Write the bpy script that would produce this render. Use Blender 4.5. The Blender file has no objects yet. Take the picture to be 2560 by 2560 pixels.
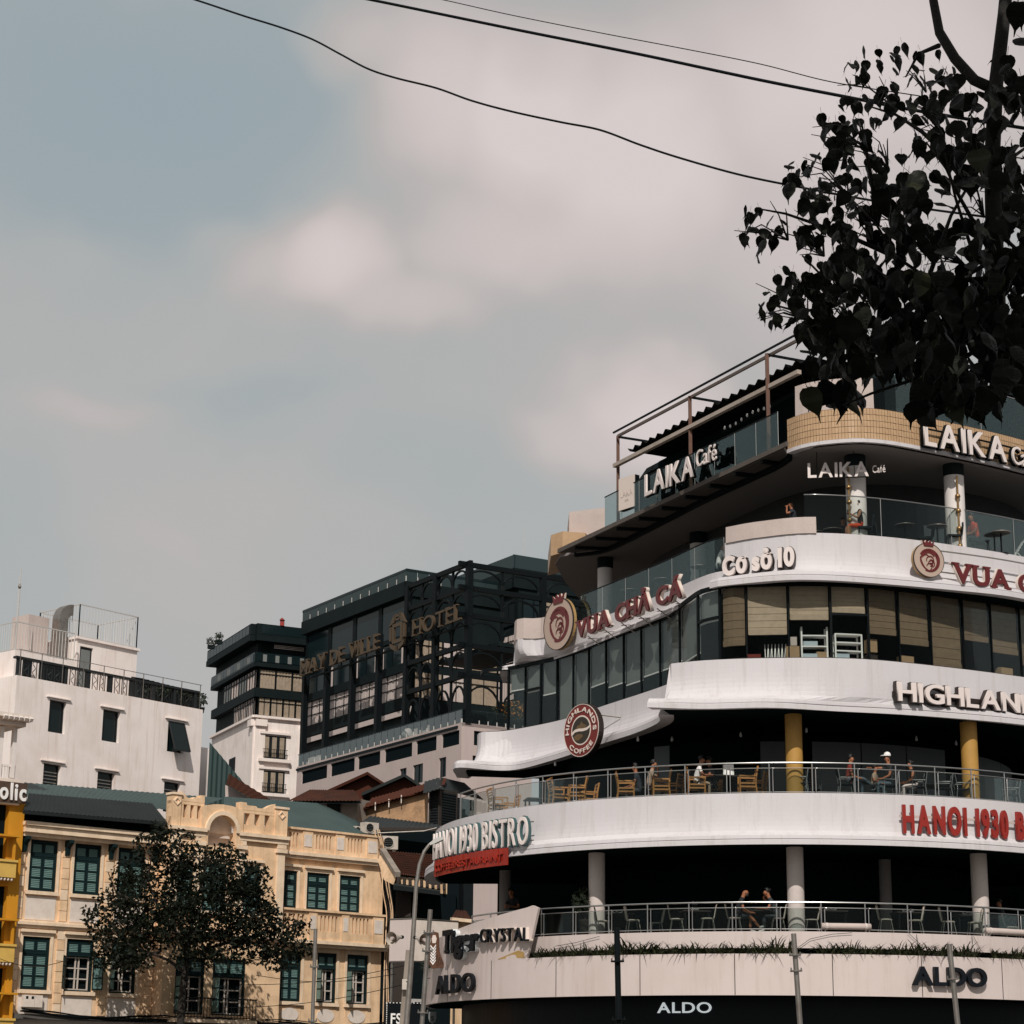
import bpy, bmesh, math, random
from mathutils import Vector as V, Matrix
rnd = random.Random(7)
R = math.radians
sc = bpy.context.scene
COL = sc.collection
# ------------------------------------------------------------------ camera
FPX, EYE = 5270.0, V((0, 0, 1.6))            # focal length in pixels of the 2560 px photograph
TILT, ROLL = R(15.3), R(0.65)
FW = V((0, math.cos(TILT), math.sin(TILT))); U0 = V((0, -math.sin(TILT), math.cos(TILT)))
RT = V((1, 0, 0)) * math.cos(ROLL) + U0 * math.sin(ROLL)
UP = U0 * math.cos(ROLL) - V((1, 0, 0)) * math.sin(ROLL)
cam = bpy.data.cameras.new('camera'); camo = bpy.data.objects.new('camera', cam); COL.objects.link(camo)
cam.sensor_width = 36; cam.lens = 36 * FPX / 2560; cam.clip_start = 0.1; cam.clip_end = 6000
m = Matrix((RT, UP, -FW)).transposed().to_4x4(); m.translation = EYE
camo.matrix_world = m
sc.camera = camo
# ------------------------------------------------------------------ sun, sky, exposure
SUN_EL, SUN_AZ = R(43), R(-3)                # behind the camera, a little to the left
SD = V((math.sin(SUN_AZ) * math.cos(SUN_EL), -math.cos(SUN_AZ) * math.cos(SUN_EL), math.sin(SUN_EL)))
sun = bpy.data.lights.new('sun', 'SUN'); suno = bpy.data.objects.new('sun', sun); COL.objects.link(suno)
sun.energy = 3.5; sun.angle = R(0.5); sun.color = (1.0, 0.95, 0.88)
suno.rotation_euler = SD.to_track_quat('Z', 'Y').to_euler()
suno.location = (0, -20, 40)
sc.view_settings.view_transform = 'Standard'; sc.view_settings.look = 'None'
sc.view_settings.exposure = 0.0; sc.view_settings.gamma = 1.0
world = bpy.data.worlds.new('World'); sc.world = world; world.use_nodes = True

def pray(x, y): return FW + RT * ((x - 1280) / FPX) + UP * ((1280 - y) / FPX)
def PZ(x, y, z): d = pray(x, y); return EYE + d * ((z - EYE.z) / d.z)
def PY(x, y, Y): d = pray(x, y); return EYE + d * (Y / d.y)
def PP(x, y, p, n): d = pray(x, y); return EYE + d * ((p - EYE).dot(n) / d.dot(n))
def proj(p):
    q = p - EYE; d = q.dot(FW); return 1280 + FPX * q.dot(RT) / d, 1280 - FPX * q.dot(UP) / d

def build_sky():
    nt = world.node_tree; N = nt.nodes; L = nt.links; N.clear()
    def math_(op, a, b=None, c=None):
        n = N.new('ShaderNodeMath'); n.operation = op
        for i, v in enumerate((a, b, c)):
            if v is None: continue
            if isinstance(v, (int, float)): n.inputs[i].default_value = v
            else: L.new(v, n.inputs[i])
        return n.outputs[0]
    out = N.new('ShaderNodeOutputWorld'); bg = N.new('ShaderNodeBackground'); bg.inputs[1].default_value = 0.1
    sky = N.new('ShaderNodeTexSky'); sky.sky_type = 'NISHITA'; sky.sun_disc = False
    sky.sun_elevation = SUN_EL; sky.sun_rotation = math.atan2(SD.x, SD.y)
    sky.dust_density = 3.0; sky.air_density = 1.2
    tc = N.new('ShaderNodeTexCoord'); dirv = tc.outputs['Generated']
    nz = N.new('ShaderNodeTexNoise'); nz.inputs['Scale'].default_value = 5.0; nz.inputs['Detail'].default_value = 4.0
    L.new(dirv, nz.inputs['Vector'])
    # warp the direction a little so that cloud edges billow
    sub = N.new('ShaderNodeVectorMath'); sub.operation = 'SUBTRACT'; L.new(nz.outputs['Color'], sub.inputs[0]); sub.inputs[1].default_value = (.5, .5, .5)
    scl = N.new('ShaderNodeVectorMath'); scl.operation = 'SCALE'; L.new(sub.outputs[0], scl.inputs[0]); scl.inputs['Scale'].default_value = 0.14
    add = N.new('ShaderNodeVectorMath'); add.operation = 'ADD'; L.new(dirv, add.inputs[0]); L.new(scl.outputs[0], add.inputs[1])
    wd = add.outputs[0]
    n2 = N.new('ShaderNodeTexNoise'); n2.inputs['Scale'].default_value = 4.4; n2.inputs['Detail'].default_value = 5; n2.inputs['Roughness'].default_value = .5
    L.new(wd, n2.inputs['Vector'])
    total = math_('ADD', math_('MULTIPLY', math_('SUBTRACT', n2.outputs['Fac'], .5), 0.62), 0.30)
    union = None
    clouds = [(900, 170, 230, 130, .50), (1130, 260, 330, 250, .66), (1440, 290, 400, 300, .80), (1720, 400, 420, 330, .72), (1350, 560, 480, 180, .52), (2300, 250, 620, 420, .66), (2150, 620, 480, 330, .50),
              (470, 520, 190, 95, .22), (660, 600, 230, 140, .40), (840, 620, 240, 150, .66), (1040, 700, 300, 120, .46), (1420, 1060, 240, 130, .40), (1640, 970, 300, 170, .60), (230, 1000, 330, 75, .26), (90, 560, 160, 90, .16),
              (700, 1240, 240, 120, .16), (400, 1330, 300, 90, .14)]
    clear = [(130, 230, 780, 460, -.34), (1450, 170, 150, 90, -.10), (640, 960, 420, 110, -.10), (1150, 1150, 330, 160, -.08)]
    for (x, y, rx, ry, amp) in clouds + clear:
        c = pray(x, y); ln = c.length; c.normalize()
        k = 1.3 if amp > 0 else 1.0
        ax = RT * (FPX / rx / k); ay = UP * (FPX / ry / k)
        cc = pray(x, y)
        d1 = N.new('ShaderNodeVectorMath'); d1.operation = 'DOT_PRODUCT'; L.new(wd, d1.inputs[0]); d1.inputs[1].default_value = (ax - FW * (cc.dot(ax)))
        d2 = N.new('ShaderNodeVectorMath'); d2.operation = 'DOT_PRODUCT'; L.new(wd, d2.inputs[0]); d2.inputs[1].default_value = (ay - FW * (cc.dot(ay)))
        d3 = N.new('ShaderNodeVectorMath'); d3.operation = 'DOT_PRODUCT'; L.new(wd, d3.inputs[0]); d3.inputs[1].default_value = FW
        back = math_('MULTIPLY', math_('LESS_THAN', d3.outputs['Value'], 0.3), 9.0)
        r2 = math_('ADD', math_('POWER', math_('ABSOLUTE', d1.outputs['Value']), 2.0), math_('POWER', math_('ABSOLUTE', d2.outputs['Value']), 2.0))
        r = math_('ADD', math_('SQRT', r2), back)
        mr = N.new('ShaderNodeMapRange'); mr.interpolation_type = 'SMOOTHERSTEP'; L.new(r, mr.inputs['Value'])
        mr.inputs['From Min'].default_value = 0.0; mr.inputs['From Max'].default_value = 1.2; mr.inputs['To Min'].default_value = amp; mr.inputs['To Max'].default_value = 0
        if amp < 0: total = math_('ADD', total, mr.outputs[0])
        else: union = mr.outputs[0] if union is None else math_('SMOOTH_MAX', union, mr.outputs[0], .18)
    total = math_('ADD', total, union)
    cr = N.new('ShaderNodeValToRGB'); e = cr.color_ramp.elements
    S = 7.6
    stops = [(0.0, (.319, .386, .418)), (.20, (.350, .400, .420)), (.36, (.425, .440, .435)), (.55, (.50, .468, .450)), (.78, (.62, .55, .53)), (1.0, (.715, .635, .615))]
    e[0].position = stops[0][0]; e[0].color = (*stops[0][1], 1); e[1].position = stops[-1][0]; e[1].color = (*stops[-1][1], 1)
    for p, c in stops[1:-1]:
        q = e.new(p); q.color = (*c, 1)
    L.new(total, cr.inputs[0])
    gain = N.new('ShaderNodeVectorMath'); gain.operation = 'SCALE'; L.new(cr.outputs[0], gain.inputs[0]); gain.inputs['Scale'].default_value = 10.0
    mx = N.new('ShaderNodeMix'); mx.data_type = 'RGBA'; mx.inputs[0].default_value = 0.93     # hazy, mostly cloudy air over the clear sky
    L.new(sky.outputs[0], mx.inputs[6]); L.new(gain.outputs[0], mx.inputs[7])
    L.new(mx.outputs[2], bg.inputs[0]); L.new(bg.outputs[0], out.inputs[0])
build_sky()

# ------------------------------------------------------------------ materials
def mat(name, col, rough=.7, metal=0, var=0.0, vscale=3.0, bump=0.0, bscale=40.0, streak=0.0, dirt=None, spec=.4, fine=0.0):
    """procedural surface: colour, large mottling (var), rain streaks, small-scale relief"""
    M = bpy.data.materials.new(name); M.use_nodes = True
    nt = M.node_tree; N = nt.nodes; L = nt.links; b = N['Principled BSDF']
    b.inputs['Base Color'].default_value = (*col, 1); b.inputs['Roughness'].default_value = rough
    b.inputs['Metallic'].default_value = metal; b.inputs['Specular IOR Level'].default_value = spec
    if not (var or bump or streak or fine): return M
    g = N.new('ShaderNodeNewGeometry'); pos = g.outputs['Position']
    cur = None
    def mixmul(prev, fac_socket, dark, amt):
        mx = N.new('ShaderNodeMix'); mx.data_type = 'RGBA'
        ml = N.new('ShaderNodeMath'); ml.operation = 'MULTIPLY'; L.new(fac_socket, ml.inputs[0]); ml.inputs[1].default_value = amt; ml.use_clamp = True
        L.new(ml.outputs[0], mx.inputs[0])
        if prev is None: mx.inputs[6].default_value = (*col, 1)
        else: L.new(prev, mx.inputs[6])
        mx.inputs[7].default_value = (*dark, 1)
        return mx.outputs[2]
    dk = dirt or tuple(c * .45 for c in col)
    if var:
        n = N.new('ShaderNodeTexNoise'); n.inputs['Scale'].default_value = vscale; n.inputs['Detail'].default_value = 7; n.inputs['Roughness'].default_value = .62; L.new(pos, n.inputs['Vector'])
        r = N.new('ShaderNodeMapRange'); r.inputs['From Min'].default_value = .42; r.inputs['From Max'].default_value = .75; L.new(n.outputs['Fac'], r.inputs['Value'])
        cur = mixmul(cur, r.outputs[0], dk, var)
    if streak:
        mp = N.new('ShaderNodeMapping'); mp.inputs['Scale'].default_value = (2.6, 2.6, .16); L.new(pos, mp.inputs['Vector'])
        n = N.new('ShaderNodeTexNoise'); n.inputs['Scale'].default_value = 1.6; n.inputs['Detail'].default_value = 6; n.inputs['Roughness'].default_value = .7; L.new(mp.outputs[0], n.inputs['Vector'])
        r = N.new('ShaderNodeMapRange'); r.inputs['From Min'].default_value = .52; r.inputs['From Max'].default_value = .74; L.new(n.outputs['Fac'], r.inputs['Value'])
        cur = mixmul(cur, r.outputs[0], dk, streak)
    if fine:
        n = N.new('ShaderNodeTexNoise'); n.inputs['Scale'].default_value = 26; n.inputs['Detail'].default_value = 3; L.new(pos, n.inputs['Vector'])
        r = N.new('ShaderNodeMapRange'); r.inputs['From Min'].default_value = .4; r.inputs['From Max'].default_value = .7; L.new(n.outputs['Fac'], r.inputs['Value'])
        cur = mixmul(cur, r.outputs[0], dk, fine)
    if cur is not None: L.new(cur, b.inputs['Base Color'])
    if bump:
        n = N.new('ShaderNodeTexNoise'); n.inputs['Scale'].default_value = bscale; n.inputs['Detail'].default_value = 4; L.new(pos, n.inputs['Vector'])
        bp = N.new('ShaderNodeBump'); bp.inputs['Strength'].default_value = bump; bp.inputs['Distance'].default_value = .02; L.new(n.outputs['Fac'], bp.inputs['Height']); L.new(bp.outputs[0], b.inputs['Normal'])
    return M
def glassmat(name, tint, refl=.5, rough=.02):
    """thin pane: what is behind it shows through, tinted, with a fresnel reflection"""
    M = bpy.data.materials.new(name); M.use_nodes = True
    nt = M.node_tree; N = nt.nodes; L = nt.links; N.remove(N['Principled BSDF'])
    t = N.new('ShaderNodeBsdfTransparent'); t.inputs[0].default_value = (*tint, 1)
    g = N.new('ShaderNodeBsdfGlossy'); g.inputs['Roughness'].default_value = rough; g.inputs[0].default_value = (.8, .9, .92, 1)
    lw = N.new('ShaderNodeFresnel'); lw.inputs[0].default_value = 1.5
    ml = N.new('ShaderNodeMath'); ml.operation = 'MULTIPLY'; ml.inputs[1].default_value = refl * 2; ml.use_clamp = True; L.new(lw.outputs[0], ml.inputs[0])
    mx = N.new('ShaderNodeMixShader'); L.new(ml.outputs[0], mx.inputs[0]); L.new(t.outputs[0], mx.inputs[1]); L.new(g.outputs[0], mx.inputs[2])
    L.new(mx.outputs[0], N['Material Output'].inputs[0])
    return M
def lightmat(name, col, strength):
    M = bpy.data.materials.new(name); M.use_nodes = True
    b = M.node_tree.nodes['Principled BSDF']; b.inputs['Base Color'].default_value = (*col, 1)
    b.inputs['Emission Color'].default_value = (*col, 1); b.inputs['Emission Strength'].default_value = strength
    return M
MT = {}
MT['white'] = mat('white_plaster', (.59, .56, .575), .75, var=.18, vscale=.5, streak=.42, dirt=(.37, .32, .29), bump=.25, bscale=25, fine=.06)
MT['panel'] = mat('white_cladding', (.585, .50, .475), .6, var=.2, vscale=.6, streak=.38, dirt=(.36, .26, .21), fine=.05)
MT['beige'] = mat('beige_stucco', (.52, .43, .395), .85, var=.4, vscale=1.2, dirt=(.33, .265, .24), bump=.4, bscale=30, fine=.2)
MT['soffit'] = mat('shaded_soffit', (.24, .215, .205), .85, var=.3, vscale=.7, dirt=(.22, .2, .19))  # white soffit greyed down: its shade is put into the colour
MT['dark'] = mat('dark_interior', (.007, .011, .0125), .95, spec=.0)  # near-black colour stands in for the deep shade of terraces and rooms
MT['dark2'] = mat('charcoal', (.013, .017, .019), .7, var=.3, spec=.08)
MT['black'] = mat('black_metal', (.005, .007, .008), .5, spec=.08)
MT['blackgloss'] = mat('black_fascia_glass', (.005, .007, .009), .35, spec=.1)
MT['column'] = mat('grey_column_plaster', (.60, .52, .485), .8, var=.25, vscale=2, fine=.15)
MT['colwhite'] = mat('white_column_paint', (.74, .68, .65), .6, var=.2, vscale=2)
MT['ochre'] = mat('ochre_column_paint', (.44, .24, .055), .6, var=.3, vscale=2)
MT['steel'] = mat('stainless_steel', (.50, .50, .49), .28, metal=1)
MT['galv'] = mat('galvanised_steel', (.34, .31, .28), .42, metal=.9, var=.5, vscale=4, dirt=(.13, .09, .07))
MT['glass'] = glassmat('railing_glass', (.86, .89, .88), .12)
MT['glassdark'] = glassmat('tinted_railing_glass', (.74, .79, .78), .12)
MT['glassclear'] = glassmat('clear_pane', (.88, .90, .89), .04)
MT['wglass'] = mat('dark_window_glass', (.006, .012, .013), .08, spec=.25)
MT['tealglass'] = mat('teal_curtain_glass', (.008, .016, .018), .12, spec=.2)
MT['blindgrey'] = mat('grey_roller_blind', (.17, .18, .175), .8, var=.2, vscale=2)
MT['blindtan'] = mat('sunlit_tan_blind', (.47, .355, .26), .85, var=.3, vscale=6, dirt=(.17, .12, .08))  # lighter copy for blinds in full sun, the sunlight put into the tone
MT['blindbrown'] = mat('dim_brown_blind', (.20, .135, .085), .85, var=.4, vscale=5, dirt=(.09, .065, .045))  # darker copy for the dimmer blinds, the lack of sun put into the tone
MT['wood'] = mat('golden_teak', (.42, .19, .055), .5, var=.4, vscale=9)
MT['darkwood'] = mat('dark_timber', (.030, .021, .016), .8, var=.5, vscale=6)
MT['seat'] = mat('pale_seat', (.46, .40, .34), .5)
MT['paper'] = mat('white_paper', (.82, .79, .77), .7)
MT['red'] = mat('red_letter_paint', (.27, .018, .012), .42, var=.25, vscale=5)
MT['redstrip'] = mat('red_sign_strip', (.32, .022, .01), .4, var=.5, vscale=3, dirt=(.10, .008, .005))
MT['maroon'] = mat('maroon_acrylic', (.115, .014, .014), .4)
MT['cream'] = mat('cream_letter_face', (.66, .56, .50), .5)
MT['emblem'] = mat('emblem_tan', (.44, .33, .27), .5)
MT['letterwhite'] = mat('white_letter_face', (.72, .63, .60), .5)
MT['whiteblue'] = mat('pale_letter_face', (.66, .68, .68), .5)
MT['tealside'] = mat('teal_letter_return', (.045, .10, .105), .5)
MT['darkside'] = mat('dark_letter_return', (.022, .014, .012), .5)
MT['gold'] = mat('bronze_letter', (.085, .056, .031), .5, metal=.3)
MT['goldside'] = mat('bronze_return', (.028, .02, .013), .5)
MT['yellowside'] = mat('brass_return', (.35, .22, .09), .4)
MT['navy'] = mat('navy_letter', (.004, .006, .009), .5, spec=.2)
MT['skin'] = mat('skin', (.38, .17, .095), .55)
MT['skindark'] = mat('tanned_skin', (.28, .105, .05), .55)
MT['hair'] = mat('black_hair', (.008, .007, .006), .6)
MT['shirtblack'] = mat('black_shirt', (.012, .013, .015), .85)
MT['shirtnavy'] = mat('navy_shirt', (.018, .022, .03), .85)
MT['shirtred'] = mat('dark_red_shirt', (.16, .022, .014), .85)
MT['shirtwhite'] = mat('white_shirt', (.76, .73, .71), .85)
MT['orange'] = mat('orange_cloth', (.62, .07, .02), .85)
MT['jeans'] = mat('faded_jeans', (.075, .105, .125), .85, var=.4, vscale=12)
MT['khaki'] = mat('khaki_trousers', (.30, .22, .16), .85)
MT['pinkwhite'] = mat('pale_trousers', (.62, .52, .49), .85)
MT['darkshorts'] = mat('dark_shorts', (.03, .035, .04), .85)
MT['shoe'] = mat('white_trainer', (.62, .58, .56), .6)
MT['shoedark'] = mat('dark_trainer', (.03, .03, .035), .6)

# ------------------------------------------------------------------ mesh helpers
def org(o):
    p = V((0, 0, 0))
    while o is not None: p = p + o.location; o = o.parent
    return p
class MB:
    """collects polygons in world space; build() links them as ONE mesh object under its parent"""
    def __init__(s): s.v = []; s.f = []; s.m = []; s.mi = 0
    def poly(s, pts, mi=None):
        b = len(s.v); s.v += [V(p) for p in pts]; s.f.append(list(range(b, b + len(pts)))); s.m.append(s.mi if mi is None else mi); return s
    def mesh(s, vs, fs, mi=None):
        b = len(s.v); s.v += [V(p) for p in vs]
        for f in fs: s.f.append([i + b for i in f]); s.m.append(s.mi if mi is None else mi)
        return s
    def hexa(s, p, mi=None):
        """8 corners: 0-3 bottom loop, 4-7 top loop"""
        return s.mesh(p, [(3, 2, 1, 0), (4, 5, 6, 7), (0, 1, 5, 4), (1, 2, 6, 5), (2, 3, 7, 6), (3, 0, 4, 7)], mi)
    def box(s, c, size, ax=None, mi=None):
        c = V(c); ex, ey, ez = ax if ax else (V((1, 0, 0)), V((0, 1, 0)), V((0, 0, 1)))
        x, y, z = ex * (size[0] / 2), ey * (size[1] / 2), ez * (size[2] / 2)
        return s.hexa([c - x - y - z, c + x - y - z, c + x + y - z, c - x + y - z, c - x - y + z, c + x - y + z, c + x + y + z, c - x + y + z], mi)
    def bar(s, a, b, w, h=None, upv=V((0, 0, 1)), mi=None):
        a, b = V(a), V(b); h = w if h is None else h
        d = (b - a); L_ = d.length
        if L_ < 1e-6: return s
        d.normalize(); sd = d.cross(upv)
        if sd.length < 1e-4: sd = d.cross(V((0, 1, 0)))
        sd.normalize(); u = sd.cross(d)
        return s.box((a + b) / 2, (L_, w, h), (d, sd, u), mi)
    def tube(s, pts, r, n=8, cap=True, mi=None):
        pts = [V(p) for p in pts]; k = len(pts); rs = r if isinstance(r, (list, tuple)) else [r] * k
        vs = []; fs = []; prev = None
        for i, p in enumerate(pts):
            d = (pts[min(i + 1, k - 1)] - pts[max(i - 1, 0)]).normalized()
            if prev is None:
                a = d.cross(V((0, 0, 1)))
                if a.length < .05: a = d.cross(V((1, 0, 0)))
                a.normalize()
            else:
                a = prev - d * prev.dot(d)
                if a.length < 1e-4: a = d.orthogonal()
                a.normalize()
            prev = a; b = d.cross(a)
            for j in range(n):
                t = 2 * math.pi * j / n; vs.append(p + (a * math.cos(t) + b * math.sin(t)) * rs[i])
        for i in range(k - 1):
            for j in range(n): fs.append((i * n + j, i * n + (j + 1) % n, (i + 1) * n + (j + 1) % n, (i + 1) * n + j))
        if cap: fs.append(tuple(range(n))[::-1]); fs.append(tuple(range((k - 1) * n, k * n)))
        return s.mesh(vs, fs, mi)
    def lathe(s, c, prof, n=16, mi=None):
        """prof: (radius, z) from bottom to top around a vertical axis at c"""
        c = V(c); vs = []; fs = []; k = len(prof)
        for r, z in prof:
            for j in range(n): t = 2 * math.pi * j / n; vs.append(c + V((r * math.cos(t), r * math.sin(t), z)))
        for i in range(k - 1):
            for j in range(n): fs.append((i * n + j, i * n + (j + 1) % n, (i + 1) * n + (j + 1) % n, (i + 1) * n + j))
        fs.append(tuple(range(n))[::-1]); fs.append(tuple(range((k - 1) * n, k * n)))
        return s.mesh(vs, fs, mi)
    def prism(s, pts2, o, ex, ey, ez, depth, mi=None):
        """polygon (2-D) in plane ex,ey at o, extruded along ez by depth"""
        o = V(o); n = len(pts2); a = [o + ex * p[0] + ey * p[1] for p in pts2]; b = [q + ez * depth for q in a]
        fs = [tuple(range(n))[::-1], tuple(range(n, 2 * n))] + [(i, (i + 1) % n, n + (i + 1) % n, n + i) for i in range(n)]
        return s.mesh(a + b, fs, mi)
    def build(s, name, mats, parent=None, smooth=False, kind=None):
        o0 = org(parent) if parent is not None else V((0, 0, 0))
        me = bpy.data.meshes.new(name); me.from_pydata([tuple(p - o0) for p in s.v], [], s.f)
        ms = mats if isinstance(mats, (list, tuple)) else [mats]
        for q in ms: me.materials.append(MT[q] if isinstance(q, str) else q)
        if len(ms) > 1: me.polygons.foreach_set('material_index', s.m)
        if smooth: me.polygons.foreach_set('use_smooth', [True] * len(me.polygons)); 
        me.update()
        o = bpy.data.objects.new(name, me); COL.objects.link(o)
        if parent is not None: o.parent = parent
        if kind: o['kind'] = kind
        return o
def fixn(o):
    bm = bmesh.new(); bm.from_mesh(o.data); bmesh.ops.recalc_face_normals(bm, faces=bm.faces); bm.to_mesh(o.data); bm.free(); return o
def sharp(o, ang=40):
    try: o.data.set_sharp_from_angle(angle=R(ang))
    except Exception: pass
    return o
def thing(name, label, cat, loc=(0, 0, 0), group=None, rz=0):
    o = bpy.data.objects.new(name, None); COL.objects.link(o); o.location = loc; o.rotation_euler = (0, 0, rz)
    o.empty_display_size = .3; o['label'] = label; o['category'] = cat
    if group: o['group'] = group
    return o
def tag(o, label, cat, group=None):
    o['label'] = label; o['category'] = cat
    if group: o['group'] = group
    return o
def copy_tree(o, parent=None):
    c = o.copy(); COL.objects.link(c); c.parent = parent
    for ch in o.children: copy_tree(ch, c)
    return c
def place(proto, loc, rz, label, used=set(), group=None, scale=None):
    o = proto if proto.name not in used else copy_tree(proto)
    used.add(proto.name); o.location = loc; o.rotation_euler = (0, 0, rz); o['label'] = label
    if group: o['group'] = group
    if scale: o.scale = (scale,) * 3
    return o
class Fac:
    """an upright facade plane: s runs along it (away from the camera), o outwards, z up"""
    def __init__(f, px, py, Y, ang):
        f.p = PY(px, py, Y); f.e = V((math.sin(R(ang)), math.cos(R(ang)), 0)); n = V((f.e.y, -f.e.x, 0))
        f.n = n if n.dot(EYE - f.p) > 0 else -n
        f.z = V((0, 0, 1)); f.p0 = V((f.p.x, f.p.y, 0))
    def at(f, s, o, z): return f.p0 + f.e * s + f.n * o + V((0, 0, z))
    def sz(f, px, py, o=0.0):
        q = PP(px, py, f.p0 + f.n * o, f.n) - f.p0; return q.dot(f.e), q.z
    def S(f, px, py, o=0.0): return f.sz(px, py, o)[0]
    def Z(f, px, py, o=0.0): return f.sz(px, py, o)[1]
    def box(f, mb, s0, s1, o0, o1, z0, z1, mi=None):
        a = f.at
        return mb.hexa([a(s0, o1, z0), a(s1, o1, z0), a(s1, o0, z0), a(s0, o0, z0), a(s0, o1, z1), a(s1, o1, z1), a(s1, o0, z1), a(s0, o0, z1)], mi)
    def bx(f, name, m_, par, s0, s1, o0, o1, z0, z1):
        mb = MB(); f.box(mb, s0, s1, o0, o1, z0, z1); return mb.build(name, m_, par)
    def wall(f, mb, s0, s1, z0, z1, holes, depth=.22, o=0.0, mi=None):
        """front skin with rectangular openings and their reveals"""
        ss = sorted({s0, s1} | {min(max(h[k], s0), s1) for h in holes for k in (0, 1)})
        zs = sorted({z0, z1} | {min(max(h[k], z0), z1) for h in holes for k in (2, 3)})
        for i in range(len(ss) - 1):
            for j in range(len(zs) - 1):
                cs, cz = (ss[i] + ss[i + 1]) / 2, (zs[j] + zs[j + 1]) / 2
                if any(h[0] < cs < h[1] and h[2] < cz < h[3] for h in holes): continue
                mb.poly([f.at(ss[i], o, zs[j]), f.at(ss[i + 1], o, zs[j]), f.at(ss[i + 1], o, zs[j + 1]), f.at(ss[i], o, zs[j + 1])], mi)
        for a, b, c, d in holes:
            for q in ([(a, c), (a, d)], [(b, d), (b, c)], [(a, d), (b, d)], [(b, c), (a, c)]):
                mb.poly([f.at(q[0][0], o, q[0][1]), f.at(q[0][0], o - depth, q[0][1]), f.at(q[1][0], o - depth, q[1][1]), f.at(q[1][0], o, q[1][1])], mi)
        return mb
class Path:
    """a smooth line in plan, walked from left to right; outside is on its right hand (towards the camera)"""
    def __init__(s, pts, n=8, smooth=True):
        pts = [V((p[0], p[1], 0)) for p in pts]
        if smooth and len(pts) > 2:
            P = [pts[0] * 2 - pts[1]] + pts + [pts[-1] * 2 - pts[-2]]; out = []
            for i in range(1, len(P) - 2):
                for k in range(n):
                    t = k / n; a, b, c, d = P[i - 1], P[i], P[i + 1], P[i + 2]
                    out.append(.5 * ((2 * b) + (c - a) * t + (2 * a - 5 * b + 4 * c - d) * t * t + (3 * b - a - 3 * c + d) * t ** 3))
            out.append(pts[-1]); pts = out
        s.P = pts; s.L = [0]
        for i in range(1, len(pts)): s.L.append(s.L[-1] + (pts[i] - pts[i - 1]).length)
        s.len = s.L[-1]
    def at(s, d, off=0.0, z=0.0):
        d = min(max(d, 0), s.len)
        lo, hi = 0, len(s.L) - 1
        while hi - lo > 1:
            md = (lo + hi) // 2
            if s.L[md] <= d: lo = md
            else: hi = md
        i = min(lo, len(s.P) - 2)
        t = (d - s.L[i]) / max(s.L[i + 1] - s.L[i], 1e-9); p = s.P[i].lerp(s.P[i + 1], t)
        p = p + s.nrm(d) * off; return V((p.x, p.y, z))
    def dirn(s, d):
        i = 0
        a, b = max(d - .12, 0), min(d + .12, s.len)
        return (s._raw(b) - s._raw(a)).normalized()
    def _raw(s, d):
        lo, hi = 0, len(s.L) - 1
        while hi - lo > 1:
            md = (lo + hi) // 2
            if s.L[md] <= d: lo = md
            else: hi = md
        i = min(lo, len(s.P) - 2)
        return s.P[i].lerp(s.P[i + 1], (d - s.L[i]) / max(s.L[i + 1] - s.L[i], 1e-9))
    def nrm(s, d): t = s.dirn(d); return V((t.y, -t.x, 0))
    def s_px(s, px, z, off=0.0, lo=0.0, hi=None):
        """where along the path a point at height z shows at image column px"""
        hi = s.len if hi is None else hi; n = 160; best = (1e9, lo)
        for k in range(n + 1):
            d = lo + (hi - lo) * k / n; x = proj(s.at(d, off, z))[0]
            if abs(x - px) < best[0]: best = (abs(x - px), d)
        d0 = best[1]; st = (hi - lo) / n
        for _ in range(14):
            st /= 2
            for q in (d0 - st, d0 + st):
                if lo <= q <= hi:
                    e = abs(proj(s.at(q, off, z))[0] - px)
                    if e < best[0]: best = (e, q)
            d0 = best[1]
        return d0
    def samples(s, s0, s1, step=.35):
        k = max(2, int(math.ceil((s1 - s0) / step)) + 1); return [s0 + (s1 - s0) * i / (k - 1) for i in range(k)]
    def sweep(s, mb, prof, s0=0, s1=None, step=.35, caps=True, mi=None, closed=True):
        s1 = s.len if s1 is None else s1; ds = s.samples(s0, s1, step); k = len(prof); vs = []; fs = []
        for d in ds: vs += [s.at(d, o, z) for o, z in prof]
        for i in range(len(ds) - 1):
            for j in range(k if closed else k - 1):
                a, b = i * k + j, i * k + (j + 1) % k; fs.append((a, a + k, b + k, b))
        if caps and closed: fs.append(tuple(range(k))); fs.append(tuple(range((len(ds) - 1) * k, len(ds) * k))[::-1])
        return mb.mesh(vs, fs, mi)
def loft(mb, A, B, rows, n=60, thick=.22, mi=None, u0=0, u1=1):
    """flared band between the lower line A and the upper line B; rows: (blend 0..1, z, inset)"""
    us = [u0 + (u1 - u0) * i / (n - 1) for i in range(n)]; vs = []; fs = []
    rows2 = rows + [(rows[-1][0], rows[-1][1], thick), (rows[len(rows) // 2][0], rows[len(rows) // 2][1], thick), (.25, rows[0][1] + .04, thick)]
    k = len(rows2)
    for u in us:
        a = A.at(u * A.len); b = B.at(u * B.len); nn = A.nrm(u * A.len)
        for g, z, ins in rows2:
            p = a.lerp(b, g) - nn * ins; vs.append(V((p.x, p.y, z)))
    for i in range(n - 1):
        for j in range(k):
            a, b = i * k + j, i * k + (j + 1) % k; fs.append((a, b, b + k, a + k))
    fs.append(tuple(range(k))); fs.append(tuple(range((n - 1) * k, n * k)))
    return mb.mesh(vs, fs, mi)
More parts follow.
